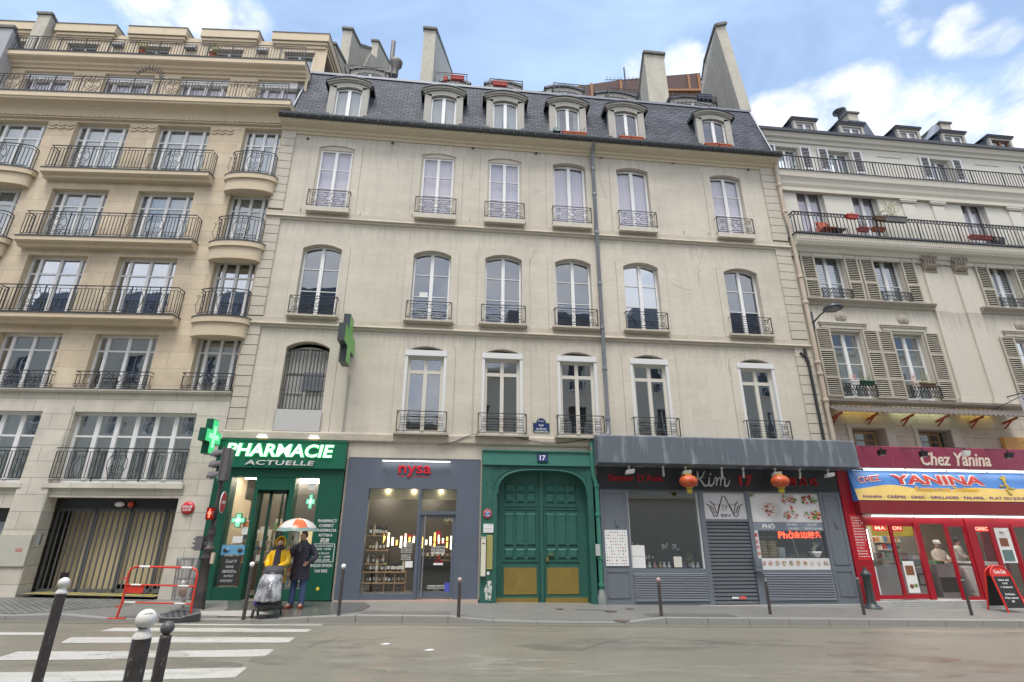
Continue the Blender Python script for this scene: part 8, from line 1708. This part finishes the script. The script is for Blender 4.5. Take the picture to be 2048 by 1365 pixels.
# cracks in the road
b = MB()
for pts in ([(600,1300),(680,1276),(745,1280),(800,1276)],[(1150,1302),(1200,1288),(1260,1276),(1330,1277),(1395,1281)],[(1395,1281),(1450,1288),(1500,1290)],[(560,1365),(700,1290),(780,1288)][1:],[(820,1212),(840,1300)][:0]):
    if len(pts) > 1:
        G_ = [ground(a, c_, RD) for a, c_ in pts]
        P_ = []
        for p, q in zip(G_, G_[1:]):
            for s_ in range(8): m_ = p.lerp(q, s_/8); P_.append((m_.x+random.uniform(-.03,.03), m_.y+random.uniform(-.05,.05), gz(m_.x)-RD+.003))
        for p, q in zip(P_, P_[1:]): d = Vector(q)-Vector(p); n2 = Vector((-d.y,d.x,0)).normalized()*random.uniform(.004,.009); b.poly([tuple(Vector(p)+n2), tuple(Vector(p)-n2), tuple(Vector(q)-n2), tuple(Vector(q)+n2)])
tag(b.build('road_cracks', mat('crack_tar', (.05,.05,.052), .35)), kind='structure')
# ================================================================ people
M_skin = mat('skin', (.55,.33,.24), .5); M_hair = mat('hair_grey', (.06,.05,.045), .7, noise=(40,.5,(.14,.13,.12))); M_hairb = mat('hair_dark', (.03,.02,.015), .7)
def skinned(name, nodes, parent, mat_, sub=2):
    """nodes: name -> (parent, (x,y,z), radius or (rx,ry)); grows one continuous surface"""
    me = bpy.data.meshes.new(name); ids = {k: i for i, k in enumerate(nodes)}
    me.from_pydata([nodes[k][1] for k in nodes], [(ids[nodes[k][0]], ids[k]) for k in nodes if nodes[k][0]], [])
    o = bpy.data.objects.new(name, me); COL.objects.link(o)
    sk = o.modifiers.new('s', 'SKIN'); sk.use_smooth_shade = True
    for k in nodes: r = nodes[k][2]; me.skin_vertices[0].data[ids[k]].radius = r if isinstance(r, tuple) else (r, r)
    me.skin_vertices[0].data[0].use_root = True
    sb = o.modifiers.new('b', 'SUBSURF'); sb.levels = sub; sb.render_levels = sub
    bpy.context.view_layer.update(); ev = o.evaluated_get(bpy.context.evaluated_depsgraph_get()); m2 = bpy.data.meshes.new_from_object(ev); m2.materials.clear(); m2.materials.append(mat_)
    bpy.data.objects.remove(o); bpy.data.meshes.remove(me); return link(name, m2, parent)
def body(parent, joints, skin=M_skin, s=1.0):
    """joints: dict of pelvis, chest, neck, head, and for L/R: shoulder elbow wrist hand_dir hip knee ankle toe"""
    J = joints; nd = {'pelvis': (None, J['pelvis'], (.13*s,.10*s)), 'waist': ('pelvis', tuple((Vector(J['pelvis'])*.45+Vector(J['chest'])*.55)), (.125*s,.09*s)), 'chest': ('waist', J['chest'], (.145*s,.105*s)), 'neck0': ('chest', J['neck'], .056*s)}
    hd_ = Vector(J['head']); nk = Vector(J['neck']); f = Vector(J.get('face', (0,-1,0))).normalized()
    nd['jaw'] = ('neck0', tuple(nk.lerp(hd_, .45)+f*.012), (.070*s,.072*s)); nd['skull'] = ('jaw', tuple(hd_), (.098*s,.106*s)); nd['crown'] = ('skull', tuple(hd_+Vector((0,0,.075*s))-f*.01), (.070*s,.078*s))
    for S_ in 'LR':
        nd['sh'+S_] = ('chest', J['shoulder'+S_], .058*s); nd['el'+S_] = ('sh'+S_, J['elbow'+S_], .042*s); nd['wr'+S_] = ('el'+S_, J['wrist'+S_], .026*s)
        w_ = Vector(J['wrist'+S_]); d = Vector(J['hand'+S_]).normalized(); side = Vector(J.get('side'+S_, (1,0,0))); side = (side-d*side.dot(d)).normalized(); palmn = d.cross(side).normalized(); curl = J.get('curl'+S_, .5)
        pc = w_+d*.055; nd['pa'+S_] = ('wr'+S_, tuple(pc), (.034*s,.018*s))
        for i in range(4):
            r0 = pc+side*(-.024+.016*i)+d*.025; ln = (.062,.072,.068,.054)[i]
            a = r0+d*ln*.5*math.cos(curl*.6)+palmn*ln*.5*math.sin(curl*.6); c_ = a+d*ln*.5*math.cos(curl*2)+palmn*ln*.5*math.sin(curl*2)
            nd['f%d%s'%(i,S_)] = ('pa'+S_, tuple(r0), .0095); nd['g%d%s'%(i,S_)] = ('f%d%s'%(i,S_), tuple(a), .0085); nd['h%d%s'%(i,S_)] = ('g%d%s'%(i,S_), tuple(c_), .0070)
        tb = w_+d*.03-side*.03; nd['t0'+S_] = ('pa'+S_, tuple(tb), .011); nd['t1'+S_] = ('t0'+S_, tuple(tb-side*.022+d*.028+palmn*.012), .0095); nd['t2'+S_] = ('t1'+S_, tuple(tb-side*.022+d*.052+palmn*.024), .008)
        nd['hi'+S_] = ('pelvis', J['hip'+S_], .085*s); nd['kn'+S_] = ('hi'+S_, J['knee'+S_], .055*s); nd['an'+S_] = ('kn'+S_, J['ankle'+S_], .038*s); nd['to'+S_] = ('an'+S_, J['toe'+S_], .034*s)
    o = skinned('body', nd, parent, skin, 2)
    # face
    up = Vector((0,0,1)); sd_ = f.cross(up).normalized(); c0 = hd_-up*.0; b = MB()
    b.hexa([tuple(c0+f*.082+sd_*x*.012+up*z) if 0 else tuple(c0+f*(.066 if y == 0 else .102)+sd_*x+up*z) for x, y, z in ((-.012,0,-.03),(.012,0,-.03),(.010,1,-.028),(-.010,1,-.028),(-.006,0,.018),(.006,0,.018),(.004,0,.015),(-.004,0,.015))]); b.build('nose', skin, parent)
    b = MB()
    for s_ in (-1,1): b.ball(tuple(c0+f*.078+sd_*s_*.030+up*.018), .0105, 6, 0)
    b.build('eyes', M_black, parent)
    b = MB(); b.tube([tuple(c0+f*.070-sd_*.022-up*.052), tuple(c0+f*.078-up*.054), tuple(c0+f*.070+sd_*.022-up*.052)], .0055, 5); b.build('mouth', mat('lips', (.4,.16,.13), .5), parent)
    b = MB()
    for s_ in (-1,1): b.ball(tuple(c0+sd_*s_*.080-up*.005), .024, 8, 0, (.5,.8,1.2))
    b.build('ears', skin, parent)
    return o
def loft(b, rings, n=20, mi=0, seed=0, wr=.0):
    """rings (x,y,z,rx,ry)"""
    rnd = random.Random(seed); vs = []; fs = []
    for i, (x,y,z,rx,ry) in enumerate(rings):
        for k in range(n): a = 2*math.pi*k/n; w_ = 1+wr*math.sin(k*2.7+i*1.9)+wr*rnd.uniform(-.5,.5); vs.append((x+rx*w_*math.cos(a), y+ry*w_*math.sin(a), z))
    for i in range(len(rings)-1):
        for k in range(n): fs.append((i*n+k, i*n+(k+1)%n, (i+1)*n+(k+1)%n, (i+1)*n+k))
    b._add(vs, fs, mi, True)
# man in the long dark coat
M_coat = mat('navy_coat', (.035,.032,.055), .6, noise=[(5,.5,(.06,.055,.085)), (14,.4,(.02,.018,.035),(1,1,3))], bump=(7,.9)); M_jean = mat('blue_jeans', (.05,.09,.20), .8, noise=[(6,.6,(.10,.16,.30)), (20,.3,(.03,.05,.12))]); M_boot = mat('tan_boot', (.28,.075,.045), .4)
g = ground(591, 1215); mz = sidez(g.x, g.y)+.004; man = thing('person', 'man in a long navy coat, grey scarf and jeans holding an umbrella, looking left', 'person', (g.x,g.y,mz), R_(-8))
JM = dict(pelvis=(0,0,.94), chest=(0,0,1.27), neck=(0,-.01,1.47), head=(-.015,-.025,1.615), face=(-.62,-.78,-.04), shoulderR=(-.18,0,1.39), shoulderL=(.18,0,1.39), elbowR=(-.27,-.08,1.15), wristR=(-.25,-.26,1.27), handR=(.02,-.25,.6), sideR=(1,0,0), curlR=1.3,
    elbowL=(.33,.02,1.15), wristL=(.22,-.13,1.02), handL=(-.6,-.1,-.5), curlL=.6, hipR=(-.10,0,.90), kneeR=(-.115,-.01,.49), ankleR=(-.125,.0,.10), toeR=(-.20,-.13,.045), hipL=(.10,0,.90), kneeL=(.12,-.02,.49), ankleL=(.13,.0,.10), toeL=(.14,-.16,.045))
body(man, JM)
b = MB(); loft(b, [(0,0,.62,.235,.17),(0,0,.64,.24,.175),(0,0,.80,.23,.165),(0,0,1.0,.215,.155),(0,0,1.15,.205,.15),(0,0,1.28,.215,.15),(0,0,1.38,.21,.135),(0,0,1.44,.15,.105),(0,0,1.48,.09,.08)], 24, 0, 3, .022)
for pts, rr in (([(-.17,0,1.40),(-.235,-.03,1.27),(-.28,-.08,1.15),(-.27,-.17,1.20),(-.255,-.24,1.25)], [.075,.082,.075,.062,.052]), ([(.17,0,1.40),(.26,.01,1.27),(.335,.02,1.15),(.30,-.07,1.07),(.235,-.13,1.03)], [.075,.082,.075,.068,.06])): b.tube(pts, rr, 12)
b.build('coat', M_coat, man)
b = MB(); loft(b, [(0,-.01,1.40,.10,.085),(0,-.015,1.44,.105,.095),(0,-.015,1.49,.095,.09),(0,-.01,1.525,.075,.08)], 18, 0, 5, .06); b.tube([(-.03,-.10,1.44),(-.02,-.15,1.36),(-.015,-.16,1.24)], [.045,.045,.03], 8); b.build('scarf', mat('scarf_grey', (.075,.085,.085), .9, noise=(20,.5,(.12,.13,.13))), man)
b = MB()
for s_ in (-1,1): loft(b, [(s_*.125,0,.08,.062,.065),(s_*.125,0,.12,.070,.072),(s_*.118,0,.30,.070,.074),(s_*.115,-.01,.48,.076,.08),(s_*.105,0,.70,.092,.095),(s_*.09,0,.90,.105,.11)], 16, 0, 6+s_, .03)
b.build('jeans', M_jean, man)
for x, dx, dy in ((-.125,-.10,-.15),(.13,.01,-.18)):
    b = MB(); b.tube([(x,.03,.12),(x,.03,.05),(x+dx*.5,dy*.5,.045),(x+dx,dy,.035)], [.052,.055,.048,.028], 10); b.box(x-.035,x+.03,-.0,.07,0,.03); b.tube([(x,.04,.012),(x+dx*.5,dy*.5,.012),(x+dx,dy,.012)], [.04,.042,.03], 6); b.build('boot', M_boot, man)
def hair(parent, hd_, f, r=.098, m=M_hair, down=.0):
    hd_ = Vector(hd_); f = Vector(f).normalized(); b = MB(); n = 18; vs = []; fs = []; m_ = 9
    for i in range(m_+1):
        ph = math.pi*.64*i/m_
        for k in range(n):
            an = 2*math.pi*k/n; d = Vector((math.sin(ph)*math.cos(an), math.sin(ph)*math.sin(an), math.cos(ph)))
            lim = d.dot(f); rr = r*(1.02+.035*math.sin(k*5+i*3)); p = Vector((d.x*rr*.92, d.y*rr, d.z*rr*1.12))
            if lim > .30 and d.z < .62: p *= .45
            vs.append(tuple(hd_+Vector((0,0,.022))-f*.010+p))
    for i in range(m_):
        for k in range(n): fs.append((i*n+k, (i+1)*n+k, (i+1)*n+(k+1)%n, i*n+(k+1)%n))
    b._add(vs, fs, 0, True); return b.build('hair', m, parent)
hair(man, JM['head'], JM['face'])
# umbrella held over the two
um = thing('umbrella', 'open clear umbrella with orange and white panels held above the couple', 'umbrella', (g.x-.14,g.y-.27,mz))
zc = FC.at(588,1037,g.y-.25)[1]-mz; zr = FC.at(588,1062,g.y-.25)[1]-mz; R0 = .50; b = MB(); n_ = 16; vs = [(0,0,zc)]; fs = []; ms = []
rings = 6
for i in range(1, rings+1):
    t_ = i/rings
    for k in range(n_):
        a = 2*math.pi*k/n_; scal = 1-.05*(k % 2)*t_; vs.append((R0*math.sin(t_*1.35)/math.sin(1.35)*math.cos(a)*scal, R0*math.sin(t_*1.35)/math.sin(1.35)*math.sin(a)*scal, zr+(zc-zr)*(math.cos(t_*1.35)-math.cos(1.35))/(1-math.cos(1.35))-.02*(k%2)*t_))
for k in range(n_): fs.append((0, 1+k, 1+(k+1)%n_)); ms.append(1 if (k//2) % 2 else 0)
for i in range(rings-1):
    for k in range(n_):
        a0 = 1+i*n_; fs.append((a0+k, a0+n_+k, a0+n_+(k+1)%n_, a0+(k+1)%n_)); ms.append(2 if i >= 4 else (1 if (k//2) % 2 else 0))
b.v = vs; b.f = [list(f_) for f_ in fs]; b.m = ms; b.sm = [True]*len(fs)
def film(name, col, tr):
    m = bpy.data.materials.new(name); m.use_nodes = True; t = m.node_tree; t.nodes.clear(); o = N(t,'ShaderNodeOutputMaterial'); mx = N(t,'ShaderNodeMixShader'); a = N(t,'ShaderNodeBsdfTransparent'); d = N(t,'ShaderNodeBsdfPrincipled'); a.inputs[0].default_value = (.85,.92,.9,1); d.inputs['Base Color'].default_value = (*col,1); d.inputs['Roughness'].default_value = .25
    mx.inputs[0].default_value = 1-tr; t.links.new(a.outputs[0], mx.inputs[1]); t.links.new(d.outputs[0], mx.inputs[2]); t.links.new(mx.outputs[0], o.inputs[0]); MATS[name] = m; return m
b.build('canopy', [film('film_orange', (.72,.16,.06), .12), film('film_white', (.75,.73,.70), .2), film('film_clear', (.42,.58,.54), .5)], um)
b = MB(); b.tube([(0,0,1.22),(0,0,zc+.05)], .007, 6); b.build('shaft', M_steel, um); b = MB(); b.tube([(0,0,1.20),(0,0,1.34)], .014, 8); b.build('handle', M_black, um)
b = MB()
for k in range(8): a = 2*math.pi*k/8; b.tube([(0,0,zc-.02),(R0*.6*math.cos(a),R0*.6*math.sin(a),zr+(zc-zr)*.55),(R0*.98*math.cos(a),R0*.98*math.sin(a),zr)], .004, 4)
b.build('ribs', M_steel, um)
# woman in the yellow raincoat
M_yel = mat('yellow_raincoat', (.78,.46,.0), .35, noise=[(5,.35,(.62,.34,.0)), (2,.2,(.85,.55,.02))], bump=(6,.7))
g2 = ground(547, 1216); wz = sidez(g2.x, g2.y-.1)+.003; wo = thing('person', 'woman in a yellow hooded raincoat and dark scarf pushing the pushchair', 'person', (g2.x,g2.y-.10,wz), R_(-4))
JW_ = dict(pelvis=(0,0,.86), chest=(0,0,1.17), neck=(0,-.02,1.34), head=(.0,-.045,1.465), face=(-.12,-1,-.15), shoulderR=(-.165,0,1.27), shoulderL=(.165,0,1.27), elbowR=(-.24,-.05,1.03), wristR=(-.13,-.27,.94), handR=(.5,-.7,-.1), curlR=1.1, elbowL=(.22,-.06,1.03), wristL=(.08,-.27,.94), handL=(-.4,-.8,-.1), curlL=1.1,
    hipR=(-.09,0,.82), kneeR=(-.10,-.01,.45), ankleR=(-.10,.0,.09), toeR=(-.12,-.14,.04), hipL=(.09,0,.82), kneeL=(.10,-.01,.45), ankleL=(.10,.0,.09), toeL=(.12,-.14,.04))
body(wo, JW_, s=.93)
b = MB(); loft(b, [(0,0,.58,.225,.165),(0,0,.60,.23,.17),(0,0,.75,.22,.16),(0,0,.95,.20,.15),(0,0,1.10,.195,.145),(0,0,1.22,.195,.135),(0,0,1.29,.155,.115),(0,0,1.34,.10,.09)], 22, 0, 9, .03)
for pts, rr in (([(-.15,0,1.27),(-.215,-.02,1.15),(-.245,-.05,1.03),(-.20,-.16,.98),(-.145,-.25,.945)], [.07,.076,.072,.06,.05]), ([(.15,0,1.27),(.205,-.02,1.15),(.225,-.06,1.03),(.16,-.17,.98),(.095,-.25,.945)], [.07,.076,.072,.06,.05])): b.tube(pts, rr, 12)
b.build('raincoat', M_yel, wo)
b = MB(); n = 20; vs = []; fs = []; hc = Vector((0,-.03,1.475)); m_ = 12
for i in range(m_+1):
    a = math.pi*i/m_
    for k in range(n+1):
        ph = -math.pi*.60+math.pi*1.20*k/n      # round the head, open to the front
        d = Vector((math.sin(ph)*math.sin(a*.98+.02), math.cos(ph)*math.sin(a*.98+.02), math.cos(a*.98+.02))); rr = .117
        vs.append(tuple(hc+Vector((d.x*rr*.98, d.y*rr*1.02, d.z*rr*1.22))))
for i in range(m_):
    for k in range(n): fs.append((i*(n+1)+k, i*(n+1)+k+1, (i+1)*(n+1)+k+1, (i+1)*(n+1)+k))
b._add(vs, fs, 0, True); rim = [vs[i*(n+1)] for i in range(m_+1)]+[vs[i*(n+1)+n] for i in range(m_,-1,-1)]; b.tube(rim, .012, 6); b.build('hood', M_yel, wo)
M_scf = mat('scarf_dark', (.045,.035,.05), .9, noise=(20,.5,(.07,.06,.08))); b = MB(); loft(b, [(0,-.03,1.29,.10,.09),(0,-.035,1.33,.105,.10),(0,-.045,1.38,.098,.10),(0,-.055,1.425,.080,.088)], 18, 0, 5, .06)
b.hexa([(-.085,-.17,.90),(.085,-.17,.90),(.085,-.14,.90),(-.085,-.14,.90),(-.055,-.16,1.34),(.06,-.16,1.34),(.06,-.10,1.34),(-.055,-.10,1.34)]); b.build('scarf', M_scf, wo)
b = MB()
for s_ in (-1,1): loft(b, [(s_*.10,0,.07,.05,.055),(s_*.10,0,.3,.058,.062),(s_*.095,0,.5,.068,.072),(s_*.09,0,.8,.09,.09)], 14)
b.build('trousers', M_black, wo); b = MB(); 
for s_ in (-1,1): b.tube([(s_*.10,.03,.06),(s_*.11,-.06,.045),(s_*.12,-.16,.03)], [.045,.042,.028], 8)
b.build('shoes', M_black, wo)
# pushchair
g3 = ground(528, 1229); pz = sidez(g3.x, g3.y+.3); pc_ = thing('pushchair', 'dark pushchair under a crinkled clear rain cover in front of the woman', 'pushchair', (g3.x+.02,g3.y+.12,pz+.003), R_(6))
M_pcf = mat('pushchair_cloth', (.05,.05,.055), .7); b = MB()
for s_ in (-1,1):
    b.tube([(s_*.20,-.22,.12),(s_*.215,.0,.42),(s_*.22,.30,.98)], .013, 6); b.tube([(s_*.21,.30,.10),(s_*.215,.12,.35),(s_*.20,-.12,.45)], .012, 6)
b.tube([(-.20,-.20,.16),(.20,-.20,.16)], .012, 6); b.tube([(-.2,.28,.13),(.2,.28,.13)], .012, 6); b.build('frame', mat('frame_black', (.03,.03,.032), .35, .4), pc_)
b = MB(); b.tube([(-.22,.30,.98),(-.12,.34,1.01),(.12,.34,1.01),(.22,.30,.98)], .017, 8); b.build('handlebar', M_black, pc_)
for x, y in ((-.22,-.24),(.22,-.24),(-.22,.30),(.22,.30)):
    w_ = link('wheel', None, pc_, (x, y, .095)); w_.name = 'wheel'
    b = MB(); b.tube([(0,(.080)*math.cos(a*math.pi/9),.080*math.sin(a*math.pi/9)) for a in range(18)], .014, 6, 0, True, closed=True); b.build('tyre', M_black, w_); b = MB(); b.tube([(-.012,0,0),(.012,0,0)], .022, 8); 
    for k in range(5): a = 2*math.pi*k/5; b.bar((0,0,0),(0,.062*math.cos(a),.062*math.sin(a)),.012)
    b.build('rim', mat('rim_grey', (.2,.2,.21), .4), w_)
b = MB(); b.hexa([(-.19,-.20,.20),(.19,-.20,.20),(.19,.22,.18),(-.19,.22,.18),(-.20,-.22,.27),(.20,-.22,.27),(.20,.24,.27),(-.20,.24,.27)]); b.build('basket', M_pcf, pc_)
b = MB(); b.hexa([(-.17,-.16,.38),(.17,-.16,.38),(.18,.10,.36),(-.18,.10,.36),(-.17,-.12,.48),(.17,-.12,.48),(.19,.27,.95),(-.19,.27,.95)]); b.build('seat', M_pcf, pc_)
b = MB(); loft(b, [(0,.14,.84,.20,.20),(0,.13,.92,.205,.21),(0,.16,.99,.17,.17),(0,.18,1.02,.09,.09)], 18); b.build('canopy', M_pcf, pc_)
b = MB(); b.ball((0,-.03,.83),.13,12,0,(1.05,.55,.72)); b.build('canopy_opening', M_black, pc_)
b = MB(); rnd = random.Random(14); n = 26; rings_ = [(.0,-.14,.34,.24,.17),(.0,-.15,.42,.245,.17),(.0,-.13,.52,.235,.17),(0,-.09,.64,.225,.19),(0,-.03,.76,.205,.20),(0,.02,.84,.19,.17),(0,.06,.88,.15,.12)]
loft(b, rings_, n, 0, 14, .055); b.build('rain_cover', (lambda m: m)(mat('rain_plastic', (.46,.47,.49), .16, spec=.8, noise=[(5,.95,(.10,.10,.115),(1,1,.6),(.42,.60)), (18,.8,(.85,.86,.88),(1,1,.5),(.55,.7))], bump=(10,1.0))), pc_)
b = MB(); b.ball((-.20,-.08,.30),.09,8,0,(.8,.8,1.0)); b.build('purple_bag', mat('purple_bag', (.12,.07,.30), .6), pc_)
pc_.scale = (1.10, .95, 1.0)
# fittings of the snack bar
stock(yn, 14.35, 15.0, 3.6, [1.05,1.35], name='stocked_shelf'); stock(yn, 12.6, 13.4, 2.2, [.95,1.25,1.55], name='stocked_shelf'); stock(yn, 15.3, 16.5, 3.4, [.95,1.25,1.5], name='stocked_shelf')
for x0_, x1_, y_, z_ in ((12.65,13.3,.45,.86),(13.4,14.05,.45,.86),(15.25,15.95,.75,.86)):
    b = MB(); rnd = random.Random(int(x0_*10))
    b.box(x0_, x1_, y_, y_+.4, z_, z_+.03, 0)
    for k in range(6): x = x0_+.06+k*(x1_-x0_-.1)/6; b.box(x, x+.08, y_+.03, y_+.33, z_+.03, z_+.07+rnd.random()*.03, rnd.randrange(1,8))
    b.build('food_tray', [M_sst]+M_prod, yn)
b = MB(); b.box(14.35,14.95,.88,.90,.25,.60,0); b.box(14.42,14.62,.87,.88,.30,.55,1); b.box(14.68,14.88,.87,.88,.30,.55,1); b.build('counter_hatch', [mat('counter_dark', (.08,.085,.08), .4), M_sst], yn)
b = MB(); b.box(15.22,15.98,.68,.70,.08,.5); b.build('dark_kick_panel', MATS['counter_dark'], yn)
b = MB(); b.box(14.9,15.4,3.2,3.5,1.0,1.35); b.box(13.9,14.25,2.6,2.9,.9,1.5); b.build('steel_oven', M_sst, yn)
b = MB(); b.box(13.6,13.85,2.2,2.5,.9,2.0); b.build('drinks_fridge', mat('fridge_red', (.4,.03,.03), .4), yn)
# two cooks behind the counters of the snack bar
M_cook = mat('cook_white', (.68,.66,.62), .7, noise=(8,.3,(.55,.53,.5)))
def cook(label, x, y, zf, rz, face, cap, masked):
    t = thing('person', label, 'person', (x,y,zf), rz)
    J = dict(pelvis=(0,0,.94), chest=(0,0,1.27), neck=(0,-.01,1.47), head=(0,-.03,1.60), face=face, shoulderR=(-.18,0,1.38), shoulderL=(.18,0,1.38), elbowR=(-.25,-.10,1.13), wristR=(-.14,-.32,1.06), handR=(.3,-.9,-.2), curlR=.9, elbowL=(.25,-.10,1.13), wristL=(.14,-.32,1.06), handL=(-.3,-.9,-.2), curlL=.9,
        hipR=(-.10,0,.90), kneeR=(-.11,0,.49), ankleR=(-.11,0,.09), toeR=(-.12,-.14,.04), hipL=(.10,0,.90), kneeL=(.11,0,.49), ankleL=(.11,0,.09), toeL=(.12,-.14,.04))
    body(t, J); b = MB(); loft(b, [(0,0,.80,.19,.14),(0,0,1.0,.185,.135),(0,0,1.25,.20,.14),(0,0,1.37,.195,.125),(0,0,1.43,.13,.10),(0,0,1.47,.075,.07)], 18, 0, 2, .02)
    for s_ in (-1,1): b.tube([(s_*.17,0,1.38),(s_*.22,-.03,1.25),(s_*.255,-.10,1.13),(s_*.20,-.20,1.10)], [.07,.072,.066,.055], 10)
    b.build('shirt', M_cook, t); b = MB()
    for s_ in (-1,1): loft(b, [(s_*.11,0,.06,.06,.06),(s_*.11,0,.5,.07,.075),(s_*.09,0,.9,.10,.10)], 12)
    b.build('trousers', M_black, t); hair(t, J['head'], face, .094, M_hairb); f = Vector(face).normalized(); h = Vector(J['head'])
    if cap: b = MB(); b.lathe([(.099,.03),(.102,.06),(.10,.13),(.06,.15)], tuple(h), 18); p = h+f*.13+Vector((0,0,.04)); b.ball(tuple(p), .06, 8, 0, (1,1,.2)); b.build('cap', M_cook, t)
    if masked: b = MB(); b.ball(tuple(h+f*.055-Vector((0,0,.045))), .062, 10, 0, (1.0,1.0,.75)); b.build('face_mask', mat('mask_blue', (.32,.45,.55), .7), t)
    return t
x, z = FC.at(1873, 1092, 1.9); cook('cook with white cap and light blue mask behind the middle counter', x, 1.9, z-1.56, R_(0), (-.1,-1,-.1), True, True)
x, z = FC.at(1906, 1082, 1.5); cook('bareheaded cook in a white shirt bending at the right of the open door', x+.1, 1.5, z-1.62, R_(35), (.5,-.6,-.5), False, False)

# ---------------------------------------------------------------- pieces that stand apart become parts of their own
def split_apart(o):
    me = o.data; n = len(me.vertices); par = list(range(n))
    def fd(a):
        while par[a] != a: par[a] = par[par[a]]; a = par[a]
        return a
    for p in me.polygons:
        vs = list(p.vertices); r0 = fd(vs[0])
        for v in vs[1:]: par[fd(v)] = r0
    key = {}
    for v in me.vertices:
        k = tuple(round(c, 4) for c in v.co)
        if k in key: par[fd(v.index)] = fd(key[k])
        else: key[k] = v.index
    isl = {}
    for i in range(n): isl.setdefault(fd(i), []).append(i)
    if len(isl) > 400 or len(isl) < 2: return
    L = []
    for k, vs in isl.items():
        cs = [me.vertices[i].co for i in vs]; lo = Vector([min(c[j] for c in cs) for j in range(3)]); hi = Vector([max(c[j] for c in cs) for j in range(3)]); L.append([k, lo, hi, (hi-lo).length])
    m = len(L); q = list(range(m))
    def fq(a):
        while q[a] != a: a = q[a]
        return a
    for a in range(m):
        for b_ in range(a):
            d = Vector([max(0, L[a][1][j]-L[b_][2][j], L[b_][1][j]-L[a][2][j]) for j in range(3)]).length
            if d < .45*max(L[a][3], L[b_][3]): q[fq(a)] = fq(b_)
    cl = sorted({fq(a) for a in range(m)})
    if len(cl) < 2 or len(cl) > 40: return
    owner = {L[a][0]: fq(a) for a in range(m)}
    for c in cl:
        b = MB(); mp_ = {}
        for p in me.polygons:
            if owner[fd(p.vertices[0])] != c: continue
            f = []
            for v in p.vertices:
                if v not in mp_: mp_[v] = len(b.v); b.v.append(tuple(me.vertices[v].co))
                f.append(mp_[v])
            b.f.append(f); b.m.append(p.material_index); b.sm.append(p.use_smooth)
        nm = b.mesh(me.name, list(me.materials))
        if c == cl[0]: first = nm
        else:
            k = o.copy(); k.data = nm; COL.objects.link(k)
    o.data = first
for o in [q for q in bpy.data.objects if q.type == 'MESH' and q.parent and q.name.split('.')[0] in ('shop_window','vent_louvre','pilaster','jamb','timber_beam','wire_stub','zinc_gusset','relief_ornament','window_surround','sill','sill_ledge','cream_column','steel_counter','display_stand','red_brick_wall','wall_poster','window_trim','door_frame','white_band','brass_plate','counter_glass','cutting_ledge','window_bar','ceiling_lamp','eyes','ears','boot','shoes','foot','lintel_moulding','arm','slate_roof','neon_back','grime')]:
    if len(o.children) == 0: split_apart(o)
